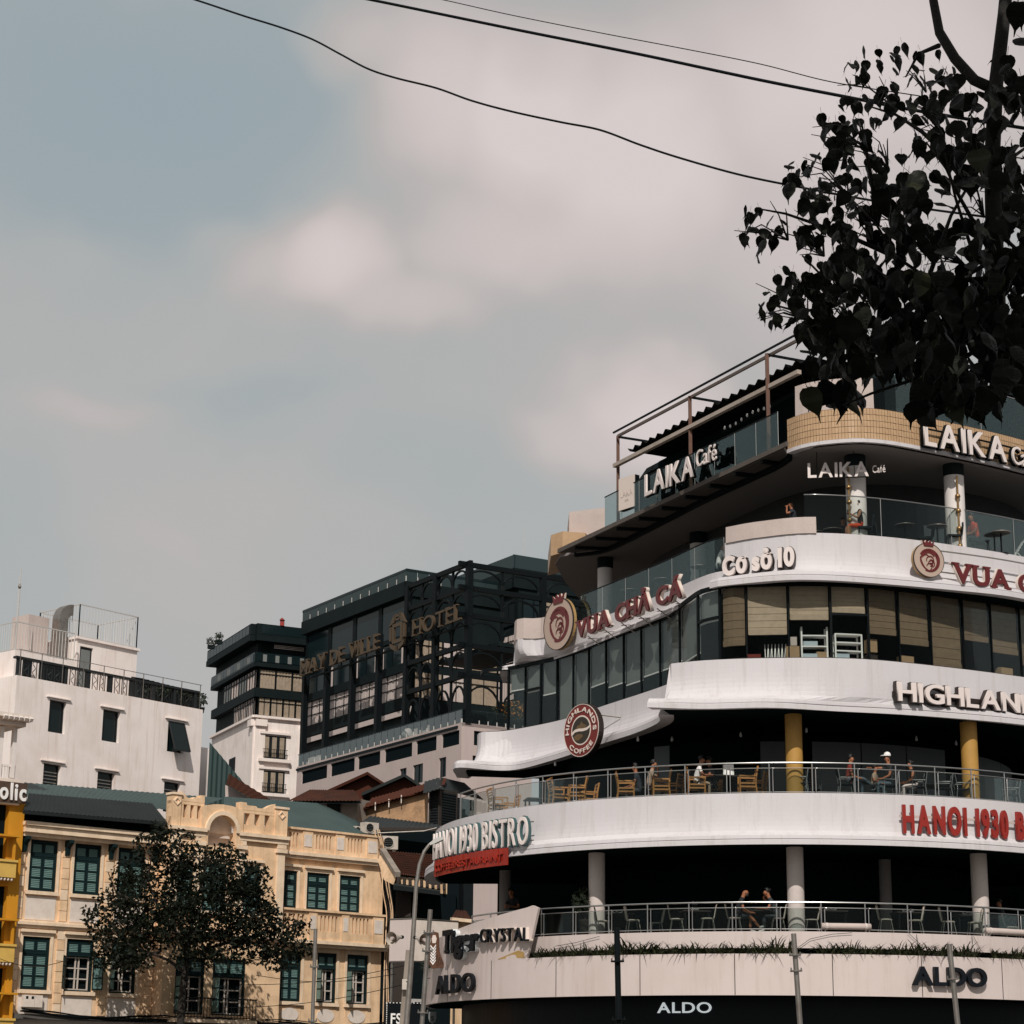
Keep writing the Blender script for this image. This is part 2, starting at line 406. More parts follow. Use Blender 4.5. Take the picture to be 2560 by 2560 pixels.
def plate(mb, pts, z0, z1, mi=None):
    n = len(pts); a = [V((p[0], p[1], z0)) for p in pts]; b = [V((p[0], p[1], z1)) for p in pts]
    return mb.mesh(a + b, [tuple(range(n))[::-1], tuple(range(n, 2 * n))] + [(i, (i + 1) % n, n + (i + 1) % n, n + i) for i in range(n)], mi)
# ------------------------------------------------------------------ lettering
_gl = {}
SERIF = {'V': [(.0, 1), (1, 1)], 'U': [(.08, 1), (.92, 1)], 'A': [(.04, 0), (.96, 0)], 'H': [(.08, 0), (.92, 0), (.08, 1), (.92, 1)], 'I': [(.5, 0), (.5, 1)],
         'L': [(.12, 1), (.12, 0)], 'M': [(.06, 0), (.94, 0), (.06, 1), (.94, 1)], 'Y': [(.0, 1), (1, 1), (.5, 0)], 'D': [(.1, 0), (.1, 1)], 'E': [(.1, 0), (.1, 1)], 'T': [(.5, 0)], 'N': [(.08, 0), (.08, 1), (.92, 1)]}
def glyph(ch, bold=0.0, ext=.08, serif=False):
    """letter mesh: cap height 1, left edge at x=0, faces +z; slot 0 face, slot 1 sides"""
    key = (ch, bold, ext, serif)
    if key in _gl: return _gl[key]
    def raw(c):
        cu = bpy.data.curves.new('t', 'FONT'); cu.body = c; cu.size = 1; cu.extrude = 0; cu.offset = bold; cu.resolution_u = 5; cu.fill_mode = 'NONE' if False else 'FRONT'
        cu.extrude = ext / 2 * .72
        ob = bpy.data.objects.new('t', cu); COL.objects.link(ob)
        dg = bpy.context.evaluated_depsgraph_get(); me = bpy.data.meshes.new_from_object(ob.evaluated_get(dg)); bpy.data.objects.remove(ob); bpy.data.curves.remove(cu)
        return me
    if 'cap' not in _gl:
        h = raw('H'); _gl['cap'] = max(v.co.y for v in h.vertices) - 0
    me = raw(ch)
    cap = .7272
    if not len(me.vertices): _gl[key] = (None, .35); return _gl[key]
    x0 = min(v.co.x for v in me.vertices); x1 = max(v.co.x for v in me.vertices)
    for v in me.vertices: v.co = V(((v.co.x - x0) / cap, v.co.y / cap, v.co.z / .72))
    w = (x1 - x0) / cap
    bm = bmesh.new(); bm.from_mesh(me)
    # close the back
    if serif and ch in SERIF:
        for fx, fy in SERIF[ch]:
            hw = .17 + bold; t = .075
            yc = t / 2 if fy == 0 else 1 - t / 2
            xc = min(max(fx * w, hw * .7), w - hw * .7) if ch not in 'VY' else min(max(fx * w, hw * .55), w - hw * .55)
            r_ = bmesh.ops.create_cube(bm, size=1); bmesh.ops.scale(bm, vec=(hw * 2, t, ext * 1.01), verts=r_['verts']); bmesh.ops.translate(bm, vec=(xc, yc, 0), verts=r_['verts'])
    bmesh.ops.recalc_face_normals(bm, faces=bm.faces)
    for f in bm.faces: f.material_index = 0 if f.normal.z > .7 else 1
    bm.to_mesh(me); bm.free()
    me.materials.clear()
    _gl[key] = (me, w); return _gl[key]
_glm = {}
def glyph_obj(ch, mats, par, M, bold, ext, serif, name='letter'):
    me, w = glyph(ch, bold, ext, serif)
    if me is None: return None
    key = (ch, bold, ext, serif, tuple(mats))
    if key not in _glm:
        c = me.copy(); c.name = name
        for q in mats: c.materials.append(MT[q])
        _glm[key] = c
    o = bpy.data.objects.new(name, _glm[key]); COL.objects.link(o); o.parent = par
    if par is not None: M = Matrix.Translation(-org(par)) @ M
    o.matrix_local = M
    return o
def text_run(text, bold, serif, gap=.16, space=.42):
    x = 0; out = []
    for ch in text:
        if ch == ' ': x += space; continue
        g, w = glyph(ch, bold, .08, serif); out.append((ch, x, w)); x += w + gap
    return out, x - gap
def text_path(par, text, path, sa, sb, z0, h, off, mats, bold=0.0, ext=.08, serif=False, gap=.16, space=.42, tilt=0, name='letter', lean=0, outline=None, dz=0.0):
    """stand the letters of text along a path between sa and sb, feet at z0, cap height h; outline=(material, grow) adds a backing behind each letter"""
    run, W = text_run(text, bold, serif, gap, space); L_ = sb - sa; kx = L_ / W
    for ch, x, w in run:
        s = sa + (x + w / 2) * kx; n = path.nrm(s); e = path.dirn(s)
        p = path.at(s, off, z0 + dz * (s - sa) / L_)
        M = Matrix(((e.x, 0, n.x, 0), (e.y, 0, n.y, 0), (0, 1, 0, 0), (0, 0, 0, 1)))
        M = Matrix.Translation(p) @ M @ Matrix.Rotation(tilt, 4, 'X') @ Matrix.Diagonal((kx, h, 1, 1)) @ Matrix.Translation((-w / 2, 0, 0))
        o = glyph_obj(ch, mats, par, M, bold, ext, serif, name)
        if outline:
            me, w2 = glyph(ch, outline[1], ext, serif)
            M2 = M @ Matrix.Translation(((w - w2) / 2, 0, -ext * .55))
            o2 = glyph_obj(ch, (outline[0], outline[0]), None, M2, outline[1], ext, serif, 'letter_backing')
            o2.parent = o; o2.matrix_local = Matrix.Translation(((w - w2) / 2, 0, -ext * .55))
ORD = ('first', 'second', 'third', 'fourth', 'fifth', 'sixth', 'seventh', 'eighth', 'ninth')
def line_path(a, b): return Path([(a.x, a.y), (b.x, b.y)], smooth=False)
# ================================================================== ground
g = MB(); g.poly([(-900, -300, 0), (900, -300, 0), (900, 1500, 0), (-900, 1500, 0)])
o = g.build('ground', mat('asphalt', (.05, .05, .05), .9, var=.3, vscale=.4)); o['kind'] = 'structure'
g = MB(); plate(g, [(-60, 52), (30, 52), (30, 60), (-60, 88)], .004, .14)
o = g.build('pavement', mat('pavement_stone', (.22, .20, .18), .85, var=.3)); o['kind'] = 'structure'

# ================================================================== the round corner building
C0 = V((9.75, 77.6, 0))
def circ(r, a0=-100, a1=92, back=True):
    """plan line of the drum: from the far left end round the front to the right; angle 0 faces the camera"""
    pts = [(C0.x + r * math.sin(R(a)), C0.y - r * math.cos(R(a))) for a in range(a0, a1 + 1, 4)]
    return Path(pts, n=2)
def on(r, px, z):
    p = circ(r); s = p.s_px(px, z, lo=p.len * .12, hi=p.len * .9); return p.at(s, 0, z)
Z1b, Z1t, Z1f = 4.40, 5.63, 6.33
Z2b, Z2t = 8.91, 10.53
Z3b, Z3t = 13.06, 14.75
Z4b, Z4t = 17.13, 18.82
Z5b, Z5t = 21.80, 22.95
B = thing('corner_building', 'white curved corner building with stacked balconies of cafes and restaurants', 'building', (9.75, 77.6, 0))
def G(t): return 1 - (1 - t) ** 4.2
def flare_rows(zb, zt, k=9):
    h = zt - zb; rows = [(0, zb, 0), (.0, zb + .085 * h, 0), (.012, zb + .086 * h, .025), (.012, zb + .11 * h, .025), (.03, zb + .111 * h, .0), (.06, zb + .165 * h, .0), (.075, zb + .166 * h, .02), (.075, zb + .18 * h, .02)]
    for i in range(1, k + 1):
        t = .19 + .81 * i / k; rows.append((G(t) * .93 + .07, zb + t * h, 0))
    return rows
def rev(pts): return Path([(p.x, p.y) for p in pts])
def pzl(l, z): return [PZ(a, b, z) for a, b in l]
# --- ground floor shop front (black) and its name band
c = circ(11.2); mb = MB(); c.sweep(mb, [(0, 0), (0, Z1b - .9), (-.2, Z1b - .9), (-.2, 0)]); mb.build('shop_window', 'blackgloss', B)
c = circ(11.35); mb = MB(); c.sweep(mb, [(0, Z1b - .95), (0, Z1b), (-.25, Z1b), (-.25, Z1b - .95)]); mb.build('shop_sign_band', 'blackgloss', B)
pts = [tuple(circ(12.62).at(s)[:2]) for s in circ(12.62).samples(0, circ(12.62).len, .6)]
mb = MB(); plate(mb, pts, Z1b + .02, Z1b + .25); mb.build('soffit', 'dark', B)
C1 = circ(12.68); mb = MB(); C1.sweep(mb, [(0, Z1b), (0, Z1t), (-.08, Z1t), (-.08, Z1t - .3), (-.14, Z1t - .3), (-.14, Z1b)]); f1 = mb.build('name_fascia', 'panel', B)
# the joints between its cladding panels, and the panels' pressed edges
for px in (1119, 1228, 1390, 1600, 1837, 2082, 2305, 2506):
    s = C1.s_px(px, 5.0, lo=3, hi=C1.len - 8); mb = MB()
    C1.sweep(mb, [(.004, Z1b + .01), (.004, Z1t - .01), (-.01, Z1t - .01), (-.01, Z1b + .01)], s - .012, s + .012, step=.02); mb.build('panel_joint', 'darkside', f1)
# upper kerb above the planter trough
C1b = circ(12.2); mb = MB(); C1b.sweep(mb, [(0, 5.83), (0, Z1f), (-.45, Z1f), (-.45, 5.83)]); mb.build('floor_edge', 'panel', B)
mb = MB(); circ(12.5).sweep(mb, [(0, Z1t - .32), (0, Z1t - .28), (-1.0, Z1t - .28), (-1.0, Z1t - .32)]); mb.build('planter_trough', 'dark', B)
mb = MB(); circ(12.02).sweep(mb, [(0, Z1t - .28), (0, 5.86), (-.1, 5.86), (-.1, Z1t - .28)]); mb.build('planter_back', 'dark', B)
pts = [tuple(circ(12.0).at(s)[:2]) for s in circ(12.0).samples(0, circ(12.0).len, .6)]
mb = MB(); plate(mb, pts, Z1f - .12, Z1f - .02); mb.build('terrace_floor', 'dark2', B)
# --- first-floor terrace back wall, ceiling
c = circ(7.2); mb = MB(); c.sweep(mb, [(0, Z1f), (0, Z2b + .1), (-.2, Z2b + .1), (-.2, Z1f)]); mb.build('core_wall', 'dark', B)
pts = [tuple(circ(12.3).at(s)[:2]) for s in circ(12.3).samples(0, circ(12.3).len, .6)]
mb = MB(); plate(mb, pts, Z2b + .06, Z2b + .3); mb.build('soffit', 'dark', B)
# --- second band (restaurant)
A2, T2 = circ(12.78), circ(12.42)
mb = MB(); loft(mb, A2, T2, flare_rows(Z2b, Z2t), n=110, thick=.3); f2 = fixn(mb.build('fascia', 'white', B)); 
pts = [tuple(circ(12.05).at(s)[:2]) for s in circ(12.05).samples(0, circ(12.05).len, .6)]
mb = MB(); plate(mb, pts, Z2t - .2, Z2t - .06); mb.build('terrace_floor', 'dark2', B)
c = circ(7.6); mb = MB(); c.sweep(mb, [(0, Z2t), (0, Z3b + .1), (-.2, Z3b + .1), (-.2, Z2t)]); mb.build('core_wall', 'dark', B)
# glass screens standing inside the second-floor terrace
for (xa, xb, ya) in ((1900, 1965, 1890), (2030, 2365, 1872), (2445, 2700, 1885), (1635, 1675, 1875)):
    p = circ(8.6); s0 = p.s_px(xa, 12, lo=5, hi=p.len - 5); s1 = p.s_px(xb, 12, lo=5, hi=p.len - 3)
    k = max(1, int((s1 - s0) / 1.5))
    for i in range(k):
        mb = MB(); a, b = s0 + (s1 - s0) * i / k + .02, s0 + (s1 - s0) * (i + 1) / k - .02
        p.sweep(mb, [(0, Z2t), (0, 12.75), (-.03, 12.75), (-.03, Z2t)], a, b, step=.8); mb.build('glass_screen', mat('screen_glass', (.075, .085, .088), .5) if 'screen' not in MT else MT['screen'], B)
        MT['screen'] = bpy.data.materials.get('screen_glass')
# --- third band, right part and left wing
A3 = Path([tuple(p[:2]) for p in pzl([(1618, 1768), (1760, 1772), (1926, 1769), (2091, 1778), (2298, 1789), (2560, 1812)], Z3b)] + [(20, 69.6), (22.6, 74), (23, 84)])
T3 = Path([tuple(p[:2]) for p in pzl([(1678, 1659), (1760, 1651), (1884, 1646), (2083, 1645), (2257, 1656), (2560, 1693)], Z3t)] + [(20.3, 70.4), (22, 74), (22.4, 84)])
mb = MB(); loft(mb, A3, T3, flare_rows(Z3b, Z3t), n=80, thick=.25); fixn(mb.build('fascia', 'white', B))
WB3 = Path([(-2.0, 80.5)] + [tuple(p[:2]) for p in pzl([(1142, 1919), (1272, 1926), (1383, 1900), (1506, 1859), (1590, 1832), (1646, 1806)], Z3b)] + [(4.7, 66.0)])
WT3 = Path([(-1.2, 82.5)] + [tuple(p[:2]) for p in pzl([(1199, 1832), (1271, 1826), (1402, 1800), (1510, 1764), (1670, 1710)], Z3t)] + [(5.75, 67.2)])
mb = MB(); loft(mb, WB3, WT3, flare_rows(Z3b, Z3t), n=80, thick=.25); fixn(mb.build('wing_fascia', 'white', B))
pts = [tuple(WB3.at(s, -.35)[:2]) for s in WB3.samples(0, WB3.len - .3, .8)] + [tuple(A3.at(s, -.35)[:2]) for s in A3.samples(.5, A3.len, .8)]
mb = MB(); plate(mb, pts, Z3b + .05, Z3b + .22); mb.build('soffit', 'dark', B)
pts = [tuple(WT3.at(s, -.3)[:2]) for s in WT3.samples(0, WT3.len, .8)] + [tuple(T3.at(s, -.3)[:2]) for s in T3.samples(.8, T3.len, .8)]
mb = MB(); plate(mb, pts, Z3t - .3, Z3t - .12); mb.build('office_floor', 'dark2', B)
# --- fourth band
A4 = Path([tuple(p[:2]) for p in pzl([(1774, 1471), (1801, 1465), (1946, 1451), (2050, 1450), (2174, 1457), (2381, 1475), (2560, 1497)], Z4b)] + [(20, 69.6), (22.6, 74), (23, 84)])
T4 = Path([tuple(p[:2]) for p in pzl([(1812, 1358), (1900, 1343), (2041, 1332), (2273, 1348), (2560, 1392)], Z4t)] + [(20.3, 70.5), (22, 74), (22.4, 84)])
mb = MB(); loft(mb, A4, T4, flare_rows(Z4b, Z4t), n=80, thick=.25); fixn(mb.build('fascia', 'white', B))
Z4w = 18.05
WB4 = Path([(-.3, 82.5)] + [tuple(p[:2]) for p in pzl([(1253, 1676), (1309, 1671), (1427, 1634), (1600, 1563), (1770, 1488)], Z4b)] + [(6.75, 65.9)])
WT4 = Path([(.4, 83)] + [tuple(p[:2]) for p in pzl([(1290, 1600), (1365, 1592), (1523, 1536), (1650, 1487), (1768, 1437)], Z4w)] + [(7.3, 66.9)])
mb = MB(); loft(mb, WB4, WT4, flare_rows(Z4b, Z4w), n=80, thick=.25); fixn(mb.build('wing_fascia', 'white', B))
pts = [tuple(WB4.at(s, -.35)[:2]) for s in WB4.samples(0, WB4.len - .3, .8)] + [tuple(A4.at(s, -.35)[:2]) for s in A4.samples(.5, A4.len, .8)]
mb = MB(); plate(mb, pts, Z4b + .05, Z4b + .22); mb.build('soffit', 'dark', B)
pts = [tuple(WT4.at(s, -.2)[:2]) for s in WT4.samples(0, WT4.len, .8)] + [tuple(T4.at(s, -.3)[:2]) for s in T4.samples(.8, T4.len, .8)]
mb = MB(); plate(mb, pts, Z4w - .15, Z4w - .03); mb.build('terrace_floor', 'dark2', B)
pts = [(2.2, 83), (3.2, 79.4), (7.6, 70.2), (8.2, 67.6), (9.2, 66.4), (12.5, 66.4), (17, 68.6), (20, 71.5), (21, 83)]
mb = MB(); plate(mb, pts, 18.62, 18.78); mb.build('terrace_deck', 'dark2', B)
# rough beige upstands on the fourth band
s0, s1 = T4.s_px(1816, 19.1), T4.s_px(2040, 19.1)
mb = MB(); T4.sweep(mb, [(.05, Z4t - .02), (.03, 19.34), (-.22, 19.34), (-.22, Z4t - .02)], s0, s1); mb.build('upstand', 'beige', B)
s0, s1 = WT4.s_px(1289, 18.6, lo=2.2), WT4.s_px(1368, 18.6, lo=2.4)
mb = MB(); WT4.sweep(mb, [(.04, Z4w - .02), (.02, 18.82), (-.2, 18.82), (-.2, Z4w - .02)], s0, s1); mb.build('upstand', 'beige', B)
# --- fourth-storey glazing with blinds: a dark room behind, frames, then one pane and one blind per bay
GL = Path([tuple(WT3.at(s, -.12)[:2]) for s in WT3.samples(1.5, WT3.len - 2.6, .9)] + [(6.0, 66.9), (6.3, 66.2)] + [tuple(T3.at(s, -.12)[:2]) for s in T3.samples(2.0, T3.len, .9)], n=3)
pts = [tuple(GL.at(s, -2.2)[:2]) for s in GL.samples(0, GL.len - 1, .9)]
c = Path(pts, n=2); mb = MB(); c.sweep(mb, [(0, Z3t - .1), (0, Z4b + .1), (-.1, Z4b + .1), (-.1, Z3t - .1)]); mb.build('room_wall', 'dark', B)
zi0, zi1 = Z3t - .05, Z4b + .12
mb = MB(); GL.sweep(mb, [(.03, zi0), (.03, zi0 + .09), (-.05, zi0 + .09), (-.05, zi0)]); mb.build('window_sill', 'darkside', B)
mb = MB(); GL.sweep(mb, [(.03, zi1 - .14), (.03, zi1), (-.05, zi1), (-.05, zi1 - .14)]); mb.build('window_head', 'black', B)
Wlo = GL.len * .0
def glz(px, lo, hi): return GL.s_px(px, 16, lo=lo, hi=hi)
wing_px = [1271, 1313, 1352, 1393, 1433, 1472, 1515, 1559, 1603, 1650, 1699, 1745, 1796]
sw = [glz(px, 0.2, GL.len * .52) for px in wing_px]
right_px = [1800, 1866, 1971, 2077, 2170, 2247, 2327, 2408, 2478, 2551, 2640]
smid = sw[-1]
sr = [glz(px, smid - .3, GL.len * .92) for px in right_px]
drop_w = [.35, .42, .52, 1, 1, .62, .72, .78, .74, .74, .8, .42]
spec = [('blindgrey', d) for d in drop_w] + [('blindtan', .86), ('blindtan', .66), ('blindtan', .45), ('blindbrown', .42), ('blindbrown', .62), ('blindbrown', .70), ('blindbrown', 1.0), ('blindbrown', .42), ('blindbrown', .58), ('blindbrown', .8)]
bays = list(zip(sw[:-1], sw[1:])) + list(zip(sr[:-1], sr[1:]))
kinds = spec[:12] + [('blindbrown', .80), ('blindtan', .66), ('blindtan', .46), ('blindtan', .36), ('blindbrown', .62), ('blindbrown', .72), ('blindbrown', 1.0), ('blindbrown', .56), ('blindbrown', .68), ('blindbrown', .8)]
H4 = zi1 - zi0 - .2
for i, ((a, b), (bm_, dr)) in enumerate(zip(bays, kinds)):
    mb = MB(); w = .035 if i not in (0, 2, 3, 11, 12, 15, 16) else .07
    GL.sweep(mb, [(.035, zi0 + .05), (.035, zi1 - .1), (-.05, zi1 - .1), (-.05, zi0 + .05)], a - w / 2, a + w / 2, step=.03); mb.build('mullion', 'black', B)
    mb = MB(); GL.sweep(mb, [(0, zi0 + .05), (0, zi1 - .1), (-.012, zi1 - .1), (-.012, zi0 + .05)], a + .02, b - .02, step=.5); pane = mb.build('window_pane', 'glassclear', B)
    mb = MB(); top = zi1 - .14; bot = top - H4 * dr; n = 7 if bm_ != 'blindgrey' else 1
    for k in range(n):
        z1_, z0_ = top - (top - bot) * k / n, top - (top - bot) * (k + 1) / n
        GL.sweep(mb, [(-.102, z0_ + .002), (-.115, z1_), (-.125, z1_), (-.112, z0_ + .002)], a + .05, b - .05, step=.25)
    if bm_ != 'blindgrey':      # gathered hem
        GL.sweep(mb, [(-.06, bot - .02), (-.05, bot + .16), (-.12, bot + .18), (-.12, bot - .02)], a + .07, b - .07, step=.2)
    bl = mb.build('blind', bm_, pane)
    if bm_ == 'blindgrey' and dr < .9:
        mb = MB(); GL.sweep(mb, [(-.07, bot - .02), (-.07, bot + .02), (-.11, bot + .02), (-.11, bot - .02)], a + .06, b - .06, step=.4); mb.build('hem_bar', 'paper', pane)
    if i in (1, 11, 15):
        zt = zi0 + H4 * .62; mb = MB(); GL.sweep(mb, [(.04, zt), (.04, zt + .08), (-.05, zt + .08), (-.05, zt)], a, b, step=.4); mb.build('transom', 'black', B)
# --- fifth band: tiled, over the LAIKA terrace
MT['tile'] = mat('ochre_tile', (.49, .32, .185), .5, var=.5, vscale=3, dirt=(.36, .22, .12), streak=.3)
MT['grout'] = mat('tile_grout', (.14, .075, .035), .9)
A5 = Path([tuple(p[:2]) for p in pzl([(1968, 1132), (2005, 1119), (2063, 1109), (2168, 1104), (2295, 1122), (2560, 1180)], Z5b)] + [(20.5, 71), (22.5, 75), (22.8, 84)])
mb = MB(); A5.sweep(mb, [(-.03, Z5b + .1), (-.03, Z5t), (-.25, Z5t), (-.25, Z5b + .1)]); fb = mb.build('tiled_fascia', 'grout', B)
mb = MB(); A5.sweep(mb, [(.02, Z5b - .02), (.02, Z5b + .1), (-.25, Z5b + .1), (-.25, Z5b - .02)]); mb.build('fascia_lip', 'white', B)
mb = MB(); d = 0; tw = .105
while d < A5.len - tw and d < 15:
    for r_ in range(5):
        th = (Z5t - Z5b - .12) / 5; z0_ = Z5b + .11 + r_ * th; j = rnd.uniform(-.006, .006)
        a0, a1 = d + .006, d + tw - .006
        mb.poly([A5.at(a0, -.022 + j, z0_ + .008), A5.at(a1, -.022 + j, z0_ + .008), A5.at(a1, -.022 - j, z0_ + th - .008), A5.at(a0, -.022 - j, z0_ + th - .008)])
    d += tw
mb.build('wall_tiles', 'tile', fb, kind='stuff')
s0, s1 = A5.s_px(1985, 23.4), A5.s_px(2185, 23.4)
mb = MB(); A5.sweep(mb, [(-.04, Z5t - .02), (-.06, 23.98), (-.28, 23.98), (-.28, Z5t - .02)], s0, s1); mb.build('upstand', 'beige', B)
WO = Path([(1.55, 80.55), (1.83, 80.0), (5.92, 71.62), (8.93, 65.45)], smooth=False)
WI = [(3.7, 79.0), (5.3, 75.4), (6.9, 71.63), (8.73, 67.78), (9.2, 66.6)]
pts = [(21, 92), (4.6, 92), (3.1, 88.5), (2.2, 84.5), (1.75, 81.6), (1.9, 80.4), (2.6, 79.7)] + WI + [tuple(A5.at(s, -.1)[:2]) for s in A5.samples(1.2, A5.len, .8)]
mb = MB(); plate(mb, pts, Z5b - .02, Z5b + .14); mb.build('soffit', 'soffit', B)
# cantilevered deck of the wing, seen from below: steel beams with panels between
pl = thing('x', '', '') if False else None
mb = MB(); plate(mb, [(1.85, 79.9), (5.92, 71.75), (8.85, 65.75), (9.1, 66.7), (8.68, 67.8), (6.85, 71.63), (3.65, 79.0), (2.6, 79.8)], Z5b + .02, Z5b + .2); dk = mb.build('deck', mat('deck_panel', (.10, .085, .078), .8, var=.35, vscale=1.5), B)
oa, ob_ = V((1.83, 80, 0)), V((8.93, 65.5, 0))
mb = MB(); mb.bar(oa + V((0, 0, Z5b + .12)), ob_ + V((0, 0, Z5b + .12)), .08, .16); mb.build('edge_beam', mat('rusty_trim', (.10, .08, .068), .7, var=.5, vscale=4), dk)
inner = Path([(2.5, 79.9), (3.7, 79.0), (5.3, 75.4), (6.9, 71.63), (8.73, 67.78), (9.15, 66.5)], n=4)
mb = MB(); inner.sweep(mb, [(.1, Z5b - .14), (.1, Z5b + .2), (-.06, Z5b + .2), (-.06, Z5b - .14)]); mb.build('edge_beam', 'black', dk)
for k in range(9):
    t = .08 + .86 * k / 8.4; a = oa.lerp(ob_, t); q = inner.at(inner.len * min(1, t * 1.03 + .02))
    b = a + V((1.7, .55, 0)) * (1 if k else .8)
    b = q
    mb = MB(); mb.bar(a + V((.05, .03, Z5b - .02)), b + V((0, 0, Z5b - .02)), .16, .14); mb.build('beam', 'black', dk)
# wing end: tiled nib and rough upstand
mb = MB(); plate(mb, [(1.55, 80.7), (2.0, 80.1), (2.9, 80.3), (3.4, 82), (1.5, 84)], Z5b + .1, 22.75); mb.build('tiled_nib', 'tile', B)
a, b = PY(1423, 1280, 80.9), PY(1512, 1269, 80.3)
mb = MB(); mb.hexa([V((a.x, a.y, 22.7)), V((b.x, b.y, 22.7)), V((b.x, b.y + 1, 22.7)), V((a.x, a.y + 2.5, 22.7)), V((a.x, a.y, a.z)), V((b.x, b.y, b.z)), V((b.x, b.y + 1, b.z)), V((a.x, a.y + 2.5, a.z))]); mb.build('upstand', 'beige', B)
# --- LAIKA terrace: room behind
CW = Path([(5.4, 82), (6.0, 79.5), (7.4, 76.2), (9.6, 71.4), (11.6, 69.8), (14.5, 70), (18, 72.5), (19.5, 78), (19.5, 84)])
mb = MB(); CW.sweep(mb, [(0, Z4w), (0, Z5b), (-.2, Z5b), (-.2, Z4w)]); mb.build('core_wall', mat('cafe_wall', (.035, .036, .037), .7, var=.2), B)
for (px, w) in ((2337, .8), (1975, .5), (2515, .7)):
    s = CW.s_px(px, 19.4, lo=2); mb = MB(); CW.sweep(mb, [(.03, 18.8), (.03, 20.4), (-.02, 20.4), (-.02, 18.8)], s - w / 2, s + w / 2, step=.4); mb.build('poster_board', mat('pale_board', (.30, .36, .36), .5), B)
mb = MB(); plate(mb, [(3.5, 83), (4.2, 79), (9.4, 67.5), (10.5, 66.2), (17, 69), (20.5, 72), (21.5, 84)], Z5t - .3, Z5t - .15); mb.build('roof_floor', 'dark2', B)
# --- back of the building
for (x0, z0_, z1_) in ((-.4, 0, Z2t), (1.2, Z2t, Z3t), (1.0, Z3t, Z4w), (3.6, Z4w, Z5t)):
    mb = MB(); mb.box(((x0 + 24) / 2, 84.2 if z0_ < 18 else 91.5, (z0_ + z1_) / 2), (24 - x0, .3, z1_ - z0_)); mb.build('rear_wall', 'dark', B)
for (x0, z0_, z1_) in ((-.4, 0, Z2t - .02),): 
    mb = MB(); mb.box((22.9, 78, (z0_ + z1_) / 2), (.3, 12, z1_ - z0_)); mb.build('party_wall', 'dark', B)
# --- columns
def column(p, r, z0, z1, m_, cap=None):
    mb = MB(); mb.lathe((p.x, p.y, 0), [(r * 1.02, z0), (r, z0 + .1), (r, z1)], 24); o = sharp(mb.build('column', m_, B, smooth=True))
    if cap:
        mb = MB(); mb.lathe((p.x, p.y, 0), [(r * 1.04, z1 - cap), (r * 1.04, z1 - .002)], 24); sharp(mb.build('capital', 'dark2', o, smooth=True))
    return o
for px in (1492, 1990, 2452): column(on(11.3, px, 7.2), .265, Z1f - .02, Z2b + .07, 'column')
for px, r_ in ((1262, 10.3), (2215, 8.4)): column(on(r_, px, 7.6), .2, Z1f - .02, Z2b + .07, 'soffit')  # inner white columns take the darkened soffit colour to look dim
for px in (1985, 2424): column(on(11.62, px, 12), .27, Z2t - .08, Z3b + .06, 'ochre')
for px, Yc in ((2141, 66.35), (2387, 67.25)):
    p = PY(px, 1260, Yc); column(p, .33, Z4w - .05, Z5b, 'colwhite', .42)
    mb = MB(); q = p + V((-.30 if px < 2200 else .02, -.40, 0))
    mb.tube([V((q.x, q.y, Z4w + .3)), V((q.x, q.y, Z5b - .5))], .035, 8)
    for zz in (18.9, 19.5, 20.1, 20.6): mb.lathe((q.x, q.y, zz), [(.02, -.09), (.08, -.05), (.095, 0), (.08, .05), (.02, .09)], 10)
    sharp(mb.build('lamp_rod', mat('brass_rod', (.35, .22, .10), .35, metal=.8) if 'brass' not in MT else MT['brass'], B, smooth=True)); MT['brass'] = bpy.data.materials['brass_rod']
for px, py, Yc in ((1513, 1470, 80.5), (1745, 1370, 76.5)):
    column(PY(px, py, Yc), .3, Z4w - .05, Z5b, 'colwhite', .45)
# --- railings: steel posts in pairs, handrail, mid rail and a glass panel in each bay
def railing(path, s0, s1, z0, h, bay, label=None, gl='glass', first=0.0):
    t = MB(); t.tube([path.at(s, 0, z0 + h) for s in path.samples(s0, s1, .4)], .028, 8); rl = sharp(t.build('railing', 'steel', B, smooth=True))
    for nm, zz, r_ in (('mid_rail', z0 + h - .165, .014), ('foot_rail', z0 + .09, .012)):
        t = MB(); t.tube([path.at(s, 0, z0 + (zz - z0)) for s in path.samples(s0, s1, .4)], r_, 6); sharp(t.build(nm, 'steel', rl, smooth=True))
    s = s0 + first; k = 0
    while s < s1:
        t = MB(); t.tube([path.at(s, 0, z0 - .02), path.at(s, 0, z0 + h)], .021, 8); t.lathe(path.at(s, 0, z0), [(.05, 0), (.05, .02), (.025, .035)], 8); sharp(t.build('post', 'steel', rl, smooth=True))
        s2 = s + .11
        t = MB(); t.tube([path.at(s2, 0, z0 - .02), path.at(s2, 0, z0 + h - .2), path.at(s2 + .02, 0, z0 + h - .175), path.at(s2 + .05, 0, z0 + h - .165)], .019, 8)
        for zz in (z0 + .1, z0 + h - .17): t.lathe(path.at(s2, .01, zz), [(.0, -.04), (.045, 0), (.0, .04)], 6)
        sharp(t.build('post', 'steel', rl, smooth=True))
        e = min(s + bay, s1)
        if e - s2 > .2:
            t = MB(); path.sweep(t, [(.006, z0 + .11), (.006, z0 + h - .19), (-.006, z0 + h - .19), (-.006, z0 + .11)], s2 + .05, e - .05, step=.4); t.build('glass_panel', gl, rl)
        s += bay; k += 1
    return rl
R1 = circ(12.05); a = R1.s_px(1180, 6.9, lo=4, hi=20); railing(R1, a, R1.len * .80, Z1f - .01, .9, 1.36, gl='glassdark')
R2 = circ(12.12); a = R2.s_px(1151, 11, lo=3, hi=20); railing(R2, a, R2.len * .80, Z2t - .02, 1.0, 1.33)
